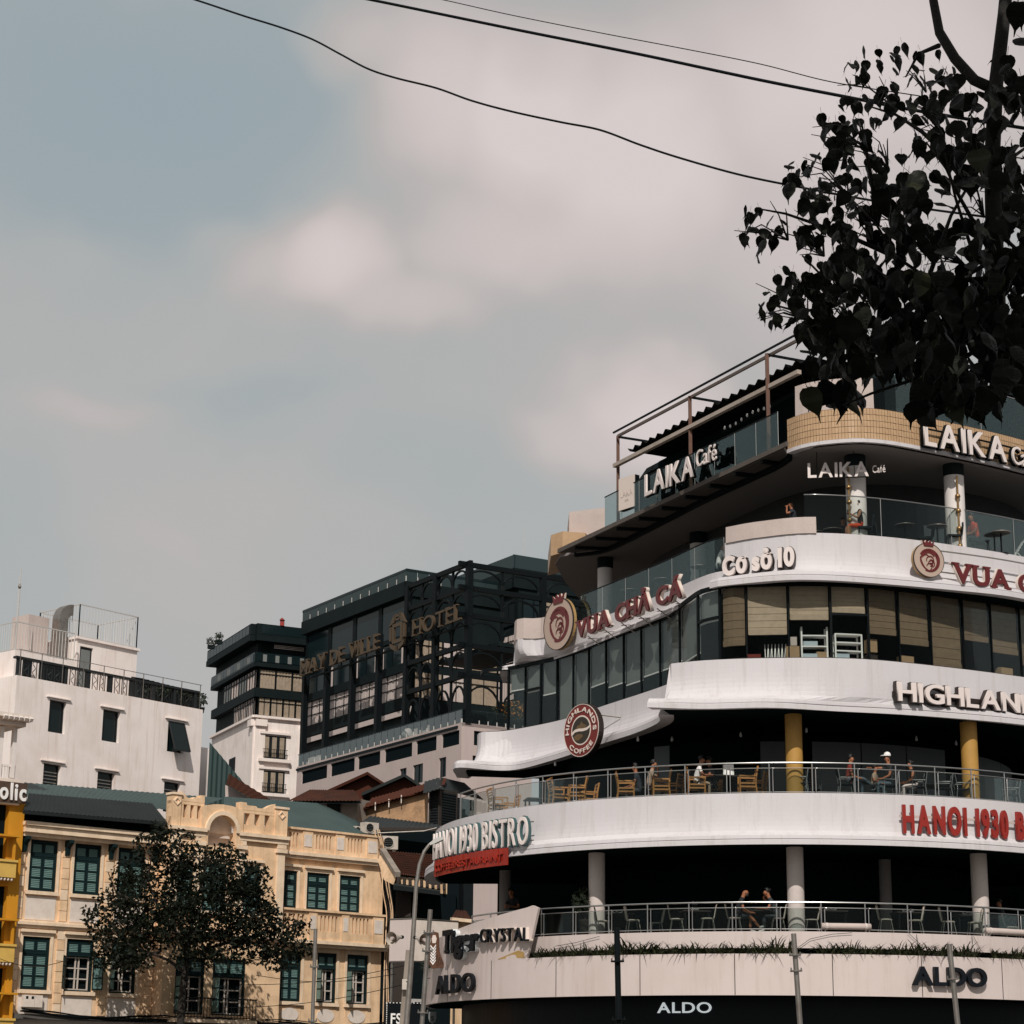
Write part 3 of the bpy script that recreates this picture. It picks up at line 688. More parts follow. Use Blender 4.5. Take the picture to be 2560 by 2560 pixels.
def glass_rail(path, s0, s1, z0, h, bay, rail='steel', gl='glassdark', rr=.022, off=0.0):
    t = MB(); t.tube([path.at(s, off, z0 + h) for s in path.samples(s0, s1, .5)], rr, 6); rl = t.build('glass_railing', rail, B, smooth=True)
    k = max(1, round((s1 - s0) / bay))
    for i in range(k):
        a, b = s0 + (s1 - s0) * i / k, s0 + (s1 - s0) * (i + 1) / k
        t = MB(); path.sweep(t, [(off + .006, z0), (off + .006, z0 + h - .02), (off - .006, z0 + h - .02), (off - .006, z0)], a + .012, b - .012, step=.5); t.build('glass_panel', gl, rl)
        t = MB(); t.bar(path.at(b, off, z0), path.at(b, off, z0 + h), .014, .03); t.build('edge_strip', 'steel', rl)
    return rl
a = T4.s_px(2010, 19.5); glass_rail(T4, a, T4.len * .75, Z4t - .25, 1.62, 2.9, gl='glass', off=-.35)
a, b = WT4.s_px(1447, 18.6, lo=2.5), WT4.s_px(1808, 18.6, lo=3); glass_rail(WT4, a, b, Z4w - .05, 1.2, 1.75, rail='black', off=-.06)
wl = Path([(2.9, 77.85), (5.98, 71.52), (8.0, 67.4), (8.7, 66.0)], smooth=False)
a, b = wl.s_px(1512, 22.6), wl.s_px(1978, 22.6); glass_rail(wl, a, b, Z5b + .2, 1.18, 1.3, rail='black', gl='glassdark')
a = A5.s_px(2188, 23.4); glass_rail(A5, a, A5.len * .7, Z5t - .02, 1.5, 2.2, off=-.2)
# --- roof terrace of the wing: steel frame, folding awning, lights
wf = Path([(2.9, 78.2), (8.6, 66.3), (9.6, 64.9)], smooth=False)
def wfp(px, z): return wf.s_px(px, z, off=-.25)
zb_, zt_ = None, None
s = wfp(1545, 26); q = wf.at(s, -.25, 0)
zt_ = PP(1545, 1090, V((q.x, q.y, 0)), V((0, -1, 0))).z; zb_ = PP(1545, 1164, V((q.x, q.y, 0)), V((0, -1, 0))).z
fr = None
sa, sb = wfp(1545, 25), wf.len - .6
RF = thing('roof_frame', '', '') if False else None
mb = MB()
mb.bar(wf.at(sa, -.25, zt_), wf.at(sb, -.25, zt_), .07, .1); fr = mb.build('awning_frame', mat('weathered_steel', (.13, .10, .085), .6, var=.5, vscale=3), B)
mb = MB(); mb.bar(wf.at(sa, -.05, zt_ + .1), wf.at(sb, -.05, zt_ + .1), .06, .06); mb.build('top_rail', 'black', fr)
mb = MB(); mb.bar(wf.at(sa - .1, -.15, zb_), wf.at(sb, -.15, zb_), .16, .14); mb.build('front_beam', mat('pale_beam', (.40, .33, .28), .7, var=.5, vscale=2), fr)
for px in (1545, 1725, 1918):
    s = wfp(px, 25); mb = MB(); mb.bar(wf.at(s, -.25, Z5b + .2), wf.at(s, -.25, zt_), .12, .12, upv=V((0, 1, 0))); mb.build('post', mat('rust_red_post', (.12, .055, .035), .7, var=.5, vscale=4) if px == 1545 else bpy.data.materials['rust_red_post'], fr)
    mb = MB(); mb.bar(wf.at(s, -.25, zt_ - .03), wf.at(s, -2.2, zt_ - .03), .06, .08); mb.build('cross_bar', 'black', fr)
# folded fabric awning: a wave along the wing, sloping up towards the building
n = 150; vs = []; fs = []
for i in range(n):
    s = sa + .2 + (sb - sa - .2) * i / (n - 1); w = abs(math.sin(i / (n - 1) * math.pi * 21))
    for o_, z_ in ((-.55, zt_ - .50), (-1.6, zt_ - .50), (-4.5, zt_ - .55)):
        vs.append(wf.at(s, o_, z_ - .2 * w))
for i in range(n - 1):
    for j in range(2): a = i * 3 + j; fs.append((a, a + 1, a + 4, a + 3))
mb = MB(); mb.mesh(vs, fs); mb.build('folding_awning', mat('dark_awning', (.014, .014, .014), .9, spec=.0), fr)
# dark upper storey behind the terrace
mb = MB(); plate(mb, [(5.0, 83), (5.6, 77.4), (9.6, 69.0), (11.4, 67.6), (15, 68.2), (20, 73), (20.5, 83)], Z5t - .2, zt_ - .72); mb.build('roof_storey', 'dark', B)
mb = MB(); plate(mb, [(4.6, 83), (5.2, 78.4), (10.0, 68.0), (12.0, 66.8), (17, 68.4), (21, 72), (21.5, 83)], zt_ - .9, zt_ - .7); mb.build('flat_roof', 'dark2', B)
# string of bulbs under the awning
for k in range(9):
    s = wfp(1790 + k * 14, 24); p = wf.at(s, -.6, PP(1820 + k * 0, 1085 - k * 4, wf.at(s, -.6), V((0, -1, 0))).z if False else zb_ - .45 - .05 * math.sin(k)); t = MB()
    t.lathe(p, [(.01, -.07), (.04, -.03), (.03, .03), (.012, .06)], 8); b_ = t.build('string_light_bulb', 'paper', None, smooth=True)
    tag(b_, '%s small white bulb from the left on the string under the folded awning' % ORD[k], 'bulb', 'string lights on the roof terrace')
# ================================================================== signs of the corner building
def sign(name, label, p): return thing(name, label, 'sign', p)
# --- ALDO on the white name fascia (twice) and on the black shop band
CA = circ(12.68)
a, b = CA.s_px(1102, 5, lo=3, hi=20), CA.s_px(1196, 5, lo=3, hi=20)
t = sign('letter_sign', 'black ALDO letters at the left end of the white ground-floor fascia', CA.at((a + b) / 2, .1, 5))
text_path(t, 'ALDO', CA, a, b, PP(1150, 2482, CA.at((a + b) / 2), V((0, -1, 0))).z, .62, .14, ('navy', 'black'), bold=.015, ext=.12, gap=.12)
a, b = CA.s_px(2276, 5, lo=8), CA.s_px(2460, 5, lo=8)
t = sign('letter_sign', 'black ALDO letters on the white fascia behind the right steel pole', CA.at((a + b) / 2, .1, 5))
text_path(t, 'ALDO', CA, a, b, PP(2370, 2464, CA.at((a + b) / 2), V((0, -1, 0))).z, .55, .12, ('navy', 'black'), bold=.03, ext=.14, gap=.05)
MT['lit'] = lightmat('backlit_letter', (.75, .82, .85), .45)
CB = circ(11.35); a, b = CB.s_px(1645, 3.9, lo=6), CB.s_px(1780, 3.9, lo=6)
t = sign('letter_sign', 'small pale ALDO letters on the black shop front band', CB.at((a + b) / 2, .1, 3.9))
text_path(t, 'ALDO', CB, a, b, PP(1712, 2532, CB.at((a + b) / 2), V((0, -1, 0))).z, .33, .05, ('lit', 'lit'), bold=.01, ext=.05, gap=.14)
# --- HANOI 1930 BISTRO, pale letters at the left and red ones at the right
CH = circ(12.72)
a, b = CH.s_px(1100, 9.8, lo=2, hi=18), CH.s_px(1332, 9.8, lo=3, hi=20)
zz = PP(1215, 2140, CH.at((a + b) / 2), V((0, -1, 0))).z
t = sign('letter_sign', 'white HANOI 1930 BISTRO letters with teal sides above a red strip', CH.at((a + b) / 2, .1, 9.5))
text_path(t, 'HANOI 1930 BISTRO', CH, a, b, 9.22, .95, .2, ('letterwhite', 'tealside'), bold=.0, ext=.12, gap=.22, outline=('tealside', .028))
for zz_ in (9.35, 9.95):
    mb = MB(); mb.tube([CH.at(s, .06, zz_) for s in CH.samples(a + .2, b + .1, .5)], .02, 6); mb.build('fixing_rail', 'galv', t)
a2, b2 = CH.s_px(1101, 8.7, lo=2, hi=18), CH.s_px(1281, 8.7, lo=3, hi=20)
t = thing('sign_strip', 'weathered red strip sign hanging below the white bistro letters', 'sign', CH.at((a2 + b2) / 2, .2, 8.7))
k = 22
for i in range(k):
    s0, s1 = a2 + (b2 - a2) * i / k, a2 + (b2 - a2) * (i + 1) / k; mb = MB(); j = rnd.uniform(-.015, .015)
    CH.sweep(mb, [(.22 + j, 8.62), (.22 + j, 9.18), (.18 + j, 9.18), (.18 + j, 8.62)], s0 + .006, s1 - .006, step=.2); mb.build('board', 'redstrip', t)
text_path(t, 'COFFEE&RESTAURANT', CH, a2 + .2, b2 - .2, 8.76, .26, .245, ('redstrip', 'darkside'), bold=.0, ext=.04, gap=.1)
a, b = CH.s_px(2251, 9.8, lo=12), CH.s_px(2512, 9.8, lo=12)
CR = circ(12.52)
a = CR.s_px(2251, 9.8, lo=12); b = a + 6.4
t = sign('letter_sign', 'red HANOI 1930 BISTRO letters standing off the white fascia at the right', CR.at((a + b) / 2, .1, 9.8))
text_path(t, 'HANOI 1930 BISTRO', CR, a, b, 9.36, .84, .16, ('red', 'maroon'), bold=.042, ext=.1, gap=.22, space=.62, serif=False)
mb = MB(); CR.sweep(mb, [(.09, 9.82), (.09, 9.89), (.06, 9.89), (.06, 9.82)], a - .05, b, step=.4); mb.build('fixing_rail', 'beige', t)
# --- HIGHLANDS
AH = Path([tuple((A3.at(u * A3.len).lerp(T3.at(u * T3.len), .72))[:2]) for u in [i / 40 for i in range(41)]], n=2)
a = AH.s_px(2232, 13.9); b = a + 6.0
t = sign('letter_sign', 'cream HIGHLANDS letters with dark brown outline on the white third band', AH.at((a + b) / 2, .1, 13.7))
text_path(t, 'HIGHLANDS', AH, a, b, 13.46, .62, .24, ('letterwhite', 'darkside'), bold=.02, ext=.16, gap=.10, outline=('darkside', .05))
mb = MB(); AH.sweep(mb, [(.12, 13.62), (.12, 13.78), (.02, 13.78), (.02, 13.62)], a - .05, b, step=.4); mb.build('fixing_rail', 'darkside', t)
# round coffee sign on the wing
def disc_frame(c, nx, ny):
    n = V((nx, ny, 0)).normalized(); e = V((-n.y, n.x, 0)); return c, e, V((0, 0, 1)), n
def disc(mb, c, e, u, n, r0, r1, d0, d1, k=40, mi=None, sq=1.0):
    """ring (r0>0) or disc slab between depths d0..d1 along n"""
    ang = [2 * math.pi * i / k for i in range(k)]
    P = lambda r, t, d: c + e * (r * sq * math.cos(t)) + u * (r * math.sin(t)) + n * d
    if r0 <= 0:
        return mb.prism([(r1 * sq * math.cos(t), r1 * math.sin(t)) for t in ang], c + n * d0, e, u, n, d1 - d0, mi)
    vs = []; fs = []
    for t in ang: vs += [P(r0, t, d0), P(r1, t, d0), P(r1, t, d1), P(r0, t, d1)]
    for i in range(k):
        j = (i + 1) % k
        for q in range(4): fs.append((i * 4 + q, i * 4 + (q + 1) % 4, j * 4 + (q + 1) % 4, j * 4 + q))
    return mb.mesh(vs, fs, mi)
MT['brown'] = mat('coffee_brown', (.030, .022, .016), .5)
MT['tan'] = mat('coffee_tan', (.12, .072, .03), .5)
cc = PY(1456, 1826, 71.3); c, e, u, n = disc_frame(cc, -.78, -.63)
t = thing('round_sign', 'round red HIGHLANDS COFFEE sign with a brown bean, on the curved wing', 'sign', cc)
mb = MB(); disc(mb, c, e, u, n, 0, .93, -.16, .04); mb.build('case', 'darkside', t)
mb = MB(); disc(mb, c, e, u, n, 0, .885, .04, .055); mb.build('face', mat('sign_red', (.15, .015, .011), .4), t)
mb = MB(); disc(mb, c, e, u, n, .885, .905, .045, .065); mb.build('rim', 'cream', t)
mb = MB(); disc(mb, c, e, u, n, 0, .51, .05, .062); mb.build('disc', 'cream', t)
mb = MB(); disc(mb, c, e, u, n, 0, .46, .06, .068); mb.build('bean', 'brown', t)
mt = [(-.30, .02), (-.16, .19), (-.08, .16), (.02, .30), (.10, .22), (.20, .17), (.33, .12), (.2, .06), (0, .0), (-.15, -.04)]
mb = MB(); mb.prism(mt, c + n * .066, e, u, n, .008); mb.build('mountain', 'tan', t)
cv = [(-.50, -.06), (-.3, .05), (-.1, .065), (.12, .045), (.32, .06), (.49, .14), (.495, .06), (.32, -.03), (.1, -.05), (-.1, -.03), (-.3, -.045), (-.48, -.17)]
mb = MB(); mb.prism(cv, c + n * .066, e, u, n, .012); mb.build('bean_crease', 'cream', t)
mb = MB(); mb.prism([(-.38, -.2), (-.2, -.12), (.05, -.14), (.12, -.22), (-.1, -.34), (-.28, -.33)], c + n * .067, e, u, n, .008); mb.build('bean_shine', 'tan', t)
def arc_text(par, text, c, e, u, n, r, a0, a1, h, mats, d, top=True, bold=.02):
    run, W = text_run(text, bold, False, .2)
    for ch, x, w in run:
        f = (x + w / 2) / W; ang = a0 + (a1 - a0) * f
        rad = e * math.cos(ang) + u * math.sin(ang); tan_ = (e * math.sin(ang) - u * math.cos(ang)) * (1 if top else -1); up_ = rad * (1 if top else -1)
        p = c + rad * (r - h / 2 if top else r + h / 2) + n * d; kx = abs(a1 - a0) * r / W
        M = Matrix(((tan_.x, up_.x, n.x, p.x), (tan_.y, up_.y, n.y, p.y), (tan_.z, up_.z, n.z, p.z), (0, 0, 0, 1))) @ Matrix.Diagonal((kx, h, 1, 1)) @ Matrix.Translation((-w / 2, 0, 0))
        glyph_obj(ch, mats, par, M, bold, .02, False)
arc_text(t, 'HIGHLANDS', c, e, u, n, .715, R(188), R(-6), .165, ('cream', 'cream'), .07)
arc_text(t, 'COFFEE', c, e, u, n, .715, R(220), R(322), .165, ('cream', 'cream'), .07, top=False)
mb = MB(); mb.tube([c - n * .1 + e * .55 + u * .5, c + e * 1.3 - n * .6 + u * .35], .025, 6); mb.tube([c - n * .1 + e * .5 - u * .2, c + e * 1.25 - n * .6 + u * .3], .012, 6); mb.build('bracket', 'galv', t)
# --- Co so 10
A4m = Path([tuple((A4.at(u_ * A4.len).lerp(T4.at(u_ * T4.len), .80))[:2]) for u_ in [i / 40 for i in range(41)]], n=2)
a, b = A4m.s_px(1818, 18), A4m.s_px(1990, 18)
t = sign('letter_sign', 'white Cơ sở 10 letters with dark outline on the fourth band', A4m.at((a + b) / 2, .1, 17.8))
text_path(t, 'Cơ sở 10', A4m, a, b, PP(1905, 1431, A4m.at((a + b) / 2), V((0, -1, 0))).z, .60, .22, ('letterwhite', 'darkside'), bold=.05, ext=.14, gap=.08, space=.3, outline=('darkside', .085), dz=.08)
# --- VUA CHA CA twice, each with its round fish emblem
def fish_disc(par, c, nx, ny, r, sq=1.0):
    c, e, u, n = disc_frame(c, nx, ny)
    mb = MB(); disc(mb, c, e, u, n, 0, r, -.14, .0, sq=sq); mb.build('case', 'yellowside', par)
    mb = MB(); disc(mb, c, e, u, n, 0, r * .985, .0, .02, sq=sq); mb.build('face', 'emblem', par)
    mb = MB(); disc(mb, c, e, u, n, r * .985, r * 1.01, -.02, .035, sq=sq); mb.build('rim', 'darkside', par)
    k = r
    def strip(name, pts, w, m_='maroon', d=.02):
        pts = [V((p[0] * k * sq, p[1] * k, 0)) for p in pts]; L_ = []; R_ = []
        for i, p in enumerate(pts):
            dv = (pts[min(i + 1, len(pts) - 1)] - pts[max(i - 1, 0)]).normalized(); nn = V((-dv.y, dv.x, 0)); ww = w * k * (1 - .6 * abs(2 * i / (len(pts) - 1) - 1))
            L_.append(p + nn * ww); R_.append(p - nn * ww)
        q = MB()
        for i in range(len(pts) - 1):
            f = lambda v_: c + e * v_.x + u * v_.y + n * (d + .012)
            g_ = lambda v_: c + e * v_.x + u * v_.y + n * d
            q.hexa([g_(L_[i]), g_(L_[i + 1]), g_(R_[i + 1]), g_(R_[i]), f(L_[i]), f(L_[i + 1]), f(R_[i + 1]), f(R_[i])])
        return q.build(name, m_, par)
    # body: a thick curl open at the lower left, head at the upper right
    strip('fish_body', [(.62 * math.cos(R(t_)), .62 * math.sin(R(t_)) - .03) for t_ in range(150, -120, -12)], .12)
    strip('fish_back', [(.44 * math.cos(R(t_)) - .04, .46 * math.sin(R(t_)) + .02) for t_ in range(170, 20, -12)], .10)
    strip('fish_tail', [(-.42, .28), (-.55, .10), (-.52, -.12), (-.44, -.3), (-.3, -.48), (-.1, -.6)], .07)
    for (x_, y_, rr, a0, a1) in ((.08, -.02, .24, 200, -60), (.16, -.22, .2, 190, -80), (.02, -.38, .17, 180, -90), (.14, -.08, .11, 150, -150), (.14, -.28, .09, 150, -150), (-.18, .1, .2, 160, 10)):
        strip('scroll', [(x_ + rr * math.cos(R(t_)), y_ + rr * math.sin(R(t_))) for t_ in range(a0, a1, -18)], .045)
    mb = MB(); disc(mb, c + e * (.30 * k * sq) + u * (.34 * k), e, u, n, 0, .06 * k, .02, .036, k=14); mb.build('fish_eye', 'maroon', par)
    mb = MB(); mb.prism([(.45 * k * sq, .52 * k), (.62 * k * sq, .30 * k), (.44 * k * sq, .14 * k), (.50 * k * sq, .3 * k)], c + n * .02, e, u, n, .012); mb.build('fish_mouth', 'maroon', par)
    cr_ = [(-.30, 0), (-.38, .34), (-.2, .16), (-.12, .36), (0, .2), (.12, .36), (.2, .16), (.38, .34), (.30, 0)]
    mb = MB(); mb.prism([(p[0] * k * sq, .80 * k + p[1] * k) for p in cr_], c + n * .0, e, u, n, .05); mb.build('crown', 'maroon', par)
    mb = MB(); mb.prism([(p[0] * k * sq * 1.12, .76 * k + p[1] * k * 1.14) for p in cr_], c - n * .06, e, u, n, .055); mb.build('crown_backing', 'cream', par)
A4l = Path([tuple((A4.at(u_ * A4.len).lerp(T4.at(u_ * T4.len), .75))[:2]) for u_ in [i / 40 for i in range(41)]], n=2)
s = A4l.s_px(2302, 18); cc = A4l.at(s, .46, 0); cc.z = PP(2302, 1400, cc, V((0, -1, 0))).z
a = A4l.s_px(2358, 18); b = a + 6.5
t = sign('letter_sign', 'maroon VUA CHẢ CÁ letters with round fish emblem on the right of the fourth band', cc)
nn = A4l.nrm(s); fish_disc(t, cc, nn.x, nn.y, .56)
text_path(t, 'VUA CHẢ CÁ', A4l, a, b, PP(2430, 1458, A4l.at(a, .3), V((0, -1, 0))).z, .64, .52, ('maroon', 'darkside'), bold=.03, ext=.1, gap=.04, serif=True, outline=('cream', .055), dz=-.10)
for z_ in (17.75, 18.45):
    mb = MB(); A4l.sweep(mb, [(.16, z_), (.16, z_ + .04), (.12, z_ + .04), (.12, z_)], s + .5, b, step=.4); mb.build('fixing_rail', 'galv', t)
W4 = Path([tuple((WB4.at(u_ * WB4.len).lerp(WT4.at(u_ * WT4.len), .35))[:2]) for u_ in [i / 40 for i in range(41)]], n=2)
wl4 = Path([tuple(PY(1443, 1560, 75.0)[:2]), tuple(PY(1706, 1440, 67.7)[:2])], smooth=False)
a, b = 0, wl4.len
cc = PY(1397, 1560, 76.4)
t = sign('letter_sign', 'maroon VUA CHẢ CÁ letters with round fish emblem along the slanting wing railing', cc)
fish_disc(t, cc, -.84, -.54, .97)
za = PY(1458, 1592, 74.7).z; zb2 = PY(1690, 1497, 68.1).z
text_path(t, 'VUA CHẢ CÁ', wl4, a, b, za, .62, .0, ('maroon', 'darkside'), bold=.035, ext=.12, gap=.05, serif=True, space=.5, outline=('cream', .06), dz=zb2 - za)
for i in range(6):
    s = wl4.len * (i + .5) / 6; p = wl4.at(s, -.1, za + (zb2 - za) * (i + .5) / 6 - .02); q = p + V((.55, .25, -.35)); mb = MB(); mb.tube([p, q], .02, 6); mb.tube([p + V((0, 0, -.1)), q + V((.1, 0, .35))], .015, 6); mb.build('bracket', 'galv', t)
# --- LAIKA
wls = Path([(2.72, 77.85), (8.75, 65.5)], smooth=False)
a, b = wls.s_px(1627, 22.6), wls.s_px(1748, 22.6); c_, d_ = wls.s_px(1756, 22.6), wls.s_px(1806, 22.6)
t = sign('letter_sign', 'white LAIKA Café letters along the glass balustrade of the roof terrace wing', wls.at(a, .1, 22.3))
text_path(t, 'LAIKA', wls, a, b, PP(1640, 1238, wls.at(a + .4, .15), V((0, -1, 0))).z + .05, .82, .22, ('letterwhite', 'black'), bold=.015, ext=.1, gap=.16, outline=('black', .035), dz=-.12)
text_path(t, 'Café', wls, c_, d_, PP(1766, 1168, wls.at(c_ + .2, .15), V((0, -1, 0))).z + .03, .62, .22, ('letterwhite', 'black'), bold=.0, ext=.1, gap=.12, outline=('black', .03), dz=-.06)
p = PY(1573, 1233, 75.0); pe = V((-.80, -.60, 0)).normalized(); ee = V((-pe.y, pe.x, 0))
t = thing('light_box', 'square pale LAIKA box sign at the end of the roof terrace balustrade', 'sign', p)
mb = MB(); mb.box(p, (.92, .22, 1.22), (ee, -pe, V((0, 0, 1)))); mb.build('case', 'black', t)
mb = MB(); mb.box(p + pe * .115, (.92, .02, 1.22), (ee, -pe, V((0, 0, 1)))); mb.build('face', 'cream', t)
pth = Path([tuple((p - ee * .38)[:2]), tuple((p + ee * .38)[:2])], smooth=False)
text_path(t, 'LAIKA', pth, .05, pth.len - .05, p.z - .14, .26, .13, ('beige', 'beige'), bold=-.01, ext=.01, gap=.14)
text_path(t, 'café', pth, .28, .48, p.z - .32, .1, .13, ('beige', 'beige'), bold=.0, ext=.01)
pth = Path([tuple(PY(2019, 1168, 65.9)[:2]), tuple(PY(2171, 1160, 65.6)[:2])], smooth=False)
z_ = PY(2090, 1192, 65.75).z
t = sign('letter_sign', 'white LAIKA Café letters hanging in the shade under the terrace soffit', pth.at(1, 0, z_))
text_path(t, 'LAIKA', pth, 0, pth.len, z_, .50, 0, ('letterwhite', 'black'), bold=.02, ext=.08, gap=.14)
pth2 = Path([tuple(PY(2181, 1168, 65.6)[:2]), tuple(PY(2213, 1160, 65.5)[:2])], smooth=False)
text_path(t, 'Café', pth2, 0, pth2.len, z_ + .1, .26, 0, ('letterwhite', 'black'), bold=.0, ext=.06, gap=.1)
mb = MB(); pth.sweep(mb, [(-.03, z_ - .03), (-.03, z_), (-.07, z_), (-.07, z_ - .03)], 0, pth.len, step=.5); mb.build('carrier_rail', 'black', t)
for s in (.3, 1.5): mb = MB(); mb.bar(pth.at(s, -.06, z_), pth.at(s, -.06, Z5b), .02, .02, upv=V((0, 1, 0))); mb.build('hanger', 'black', t)
a, b = A5.s_px(2296, 22.3), A5.s_px(2500, 22.3)
t = sign('letter_sign', 'large white LAIKA Café letters on the tiled fascia below the tree', A5.at((a + b) / 2, .1, 22.3))
z_ = PP(2400, 1135, A5.at((a + b) / 2, .25), V((0, -1, 0))).z
text_path(t, 'LAIKA', A5, a, b, z_ + .02, .86, .25, ('letterwhite', 'black'), bold=.015, ext=.12, gap=.16, outline=('black', .04))
c_ = A5.s_px(2514, 22.3); d_ = c_ + 1.25
text_path(t, 'Café', A5, c_, d_, z_ + .02, .66, .25, ('letterwhite', 'black'), bold=.0, ext=.12, gap=.1, outline=('black', .03))
for zz_ in (.12, .62): mb = MB(); A5.sweep(mb, [(.14, z_ + zz_), (.14, z_ + zz_ + .05), (.1, z_ + zz_ + .05), (.1, z_ + zz_)], a, d_, step=.4); mb.build('fixing_rail', 'black', t)
# --- Tiger CRYSTAL board standing on the planter fascia
CT = circ(12.62)
q0 = CT.s_px(1096, 6, lo=2, hi=18); q1 = CT.s_px(1322, 6, lo=3, hi=20); q2 = CT.s_px(1348, 6.6, lo=3, hi=20)
t = thing('tiger_sign', 'pale wing-shaped Tiger CRYSTAL board standing on the fascia', 'sign', CT.at((q0 + q1) / 2, 0, Z1t))
mb = MB(); ds = CT.samples(q0, q2, .25); vs = []; fs = []
zr = PP(1346, 2262, CT.at(q2), V((0, -1, 0))).z; zl = PP(1120, 2345, CT.at(q0 + .5), V((0, -1, 0))).z
for d in ds:
    f = (d - q0) / (q2 - q0); ztop = zl + (zr - zl) * (f ** 1.15); zbot = Z1t + .0
    if d > q1: zbot = Z1t + (zr - .12 - Z1t) * ((d - q1) / (q2 - q1)); ztop = zr - .10 * ((d - q1) / (q2 - q1)) ** 3
    for o_ in (.06, -.04): vs += [CT.at(d, o_, zbot), CT.at(d, o_, max(ztop, zbot + .02))]
k = len(ds)
for i in range(k - 1):
    a = i * 4; fs += [(a, a + 1, a + 5, a + 4), (a + 2, a + 6, a + 7, a + 3), (a + 1, a + 3, a + 7, a + 5), (a, a + 4, a + 6, a + 2)]
fs += [(0, 2, 3, 1), ((k - 1) * 4, (k - 1) * 4 + 1, (k - 1) * 4 + 3, (k - 1) * 4 + 2)]
mb.mesh(vs, fs); fixn(mb.build('board', 'panel', t))
mb = MB(); s0, s1 = CT.s_px(1248, 5.8, lo=3, hi=20), CT.s_px(1316, 5.8, lo=3, hi=20); mb.mesh([CT.at(s0, .075, Z1t + .02), CT.at(s1, .075, Z1t + .02), CT.at(s1 - .05, .075, Z1t + .2), CT.at(s1 - .3, .075, Z1t + .26)], [(0, 1, 2, 3)]); mb.build('gold_stripe', mat('gold_paint', (.42, .26, .09), .4), t)
a, b = CT.s_px(1216, 6.5, lo=3, hi=20), CT.s_px(1334, 6.5, lo=3, hi=20)
z_ = PP(1240, 2358, CT.at(a), V((0, -1, 0))).z
text_path(t, 'CRYSTAL', CT, a, b, z_, .46, .2, ('navy', 'cream'), bold=-.005, ext=.16, gap=.14, outline=('cream', .02), dz=-.05)
a, b = CT.s_px(1126, 6.5, lo=2, hi=20), CT.s_px(1214, 6.5, lo=3, hi=20)
z_ = PP(1150, 2378, CT.at((a + b) / 2), V((0, -1, 0))).z
text_path(t, 'Tiger', CT, a, b, z_, .74, .22, ('navy', 'navy'), bold=.045, ext=.16, gap=.0, outline=('whiteblue', .06), serif=True)
# striped tiger emblem, a shaped board with painted stripes
s = CT.s_px(1108, 6, lo=1.5, hi=18); c = CT.at(s, .3, 0); c.z = PP(1108, 2422, c, V((0, -1, 0))).z
n = V((-.35, -.94, 0)); e = V((.94, -.35, 0)); u = V((0, 0, 1))
t2 = thing('emblem_board', 'brown and white striped tiger emblem at the left end of the Tiger board', 'sign', c)
out = [(-.06, 0), (.12, .02), (.45, .06), (.56, .2), (.52, .34), (.42, .36), (.46, .24), (.38, .16), (.28, .3), (.16, .62), (.16, .95), (.12, 1.2), (-.02, 1.24), (-.14, 1.2), (-.16, .98), (-.14, .75), (-.22, .45), (-.2, .2)]
mb = MB(); mb.prism(out, c, e, u, n, .07); mb.build('board', mat('tiger_brown', (.10, .04, .02), .5), t2)
for k in range(6):
    z0_ = .12 + k * .1; mb = MB()
    mb.prism([(-.13, z0_ + .12), (-.03, z0_), (.07, z0_ + .14), (.07, z0_ + .19), (-.03, z0_ + .06), (-.13, z0_ + .17)], c + n * .07, e, u, n, .012); mb.build('stripe', 'paper', t2)
mb = MB(); mb.prism([(-.06, .85), (.06, .85), (.09, 1.0), (.04, 1.12), (-.05, 1.12), (-.09, 1.0)], c + n * .07, e, u, n, .015); mb.build('muzzle', 'cream', t2)
for k in range(4):
    mb = MB(); x_ = .12 + k * .07; mb.prism([(x_, .08 + k * .02), (x_ + .02, .08 + k * .02), (x_ - .06, .5 - k * .06), (x_ - .075, .5 - k * .06)], c + n * .07, e, u, n, .012); mb.build('stripe', 'darkside', t2)
# ================================================================== furniture on the terraces
def mk_armchair():
    t = thing('wooden_armchair', 'x', 'chair', (0, 0, 0), 'wooden armchairs on the coffee terrace')
    mb = MB(); mb.box((0, 0, .44), (.5, .5, .05)); mb.build('seat', 'wood', t)
    for sy in (-1, 1):
        mb = MB(); mb.tube([(.24, sy * .25, 0), (.245, sy * .25, .66)], .028, 6); mb.build('leg', 'wood', t)
        mb = MB(); mb.tube([(-.30, sy * .25, 0), (-.25, sy * .25, .44), (-.27, sy * .25, .66), (-.33, sy * .25, .98)], .028, 6); mb.build('leg', 'wood', t)
        mb = MB(); mb.bar((.27, sy * .25, .67), (-.28, sy * .25, .66), .06, .045); mb.build('armrest', 'wood', t)
        mb = MB(); mb.bar((.24, sy * .25, .33), (-.25, sy * .25, .33), .03, .05); mb.build('stretcher', 'wood', t)
    bk = MB(); bk.bar((-.32, -.25, .95), (-.32, .25, .95), .03, .07); bk = bk.build('backrest', 'wood', t)
    for k in range(4): mb = MB(); mb.bar((-.265 - k * .014, -.23, .56 + k * .09), (-.265 - k * .014, .23, .56 + k * .09), .02, .045); mb.build('slat', 'wood', bk)
    return t
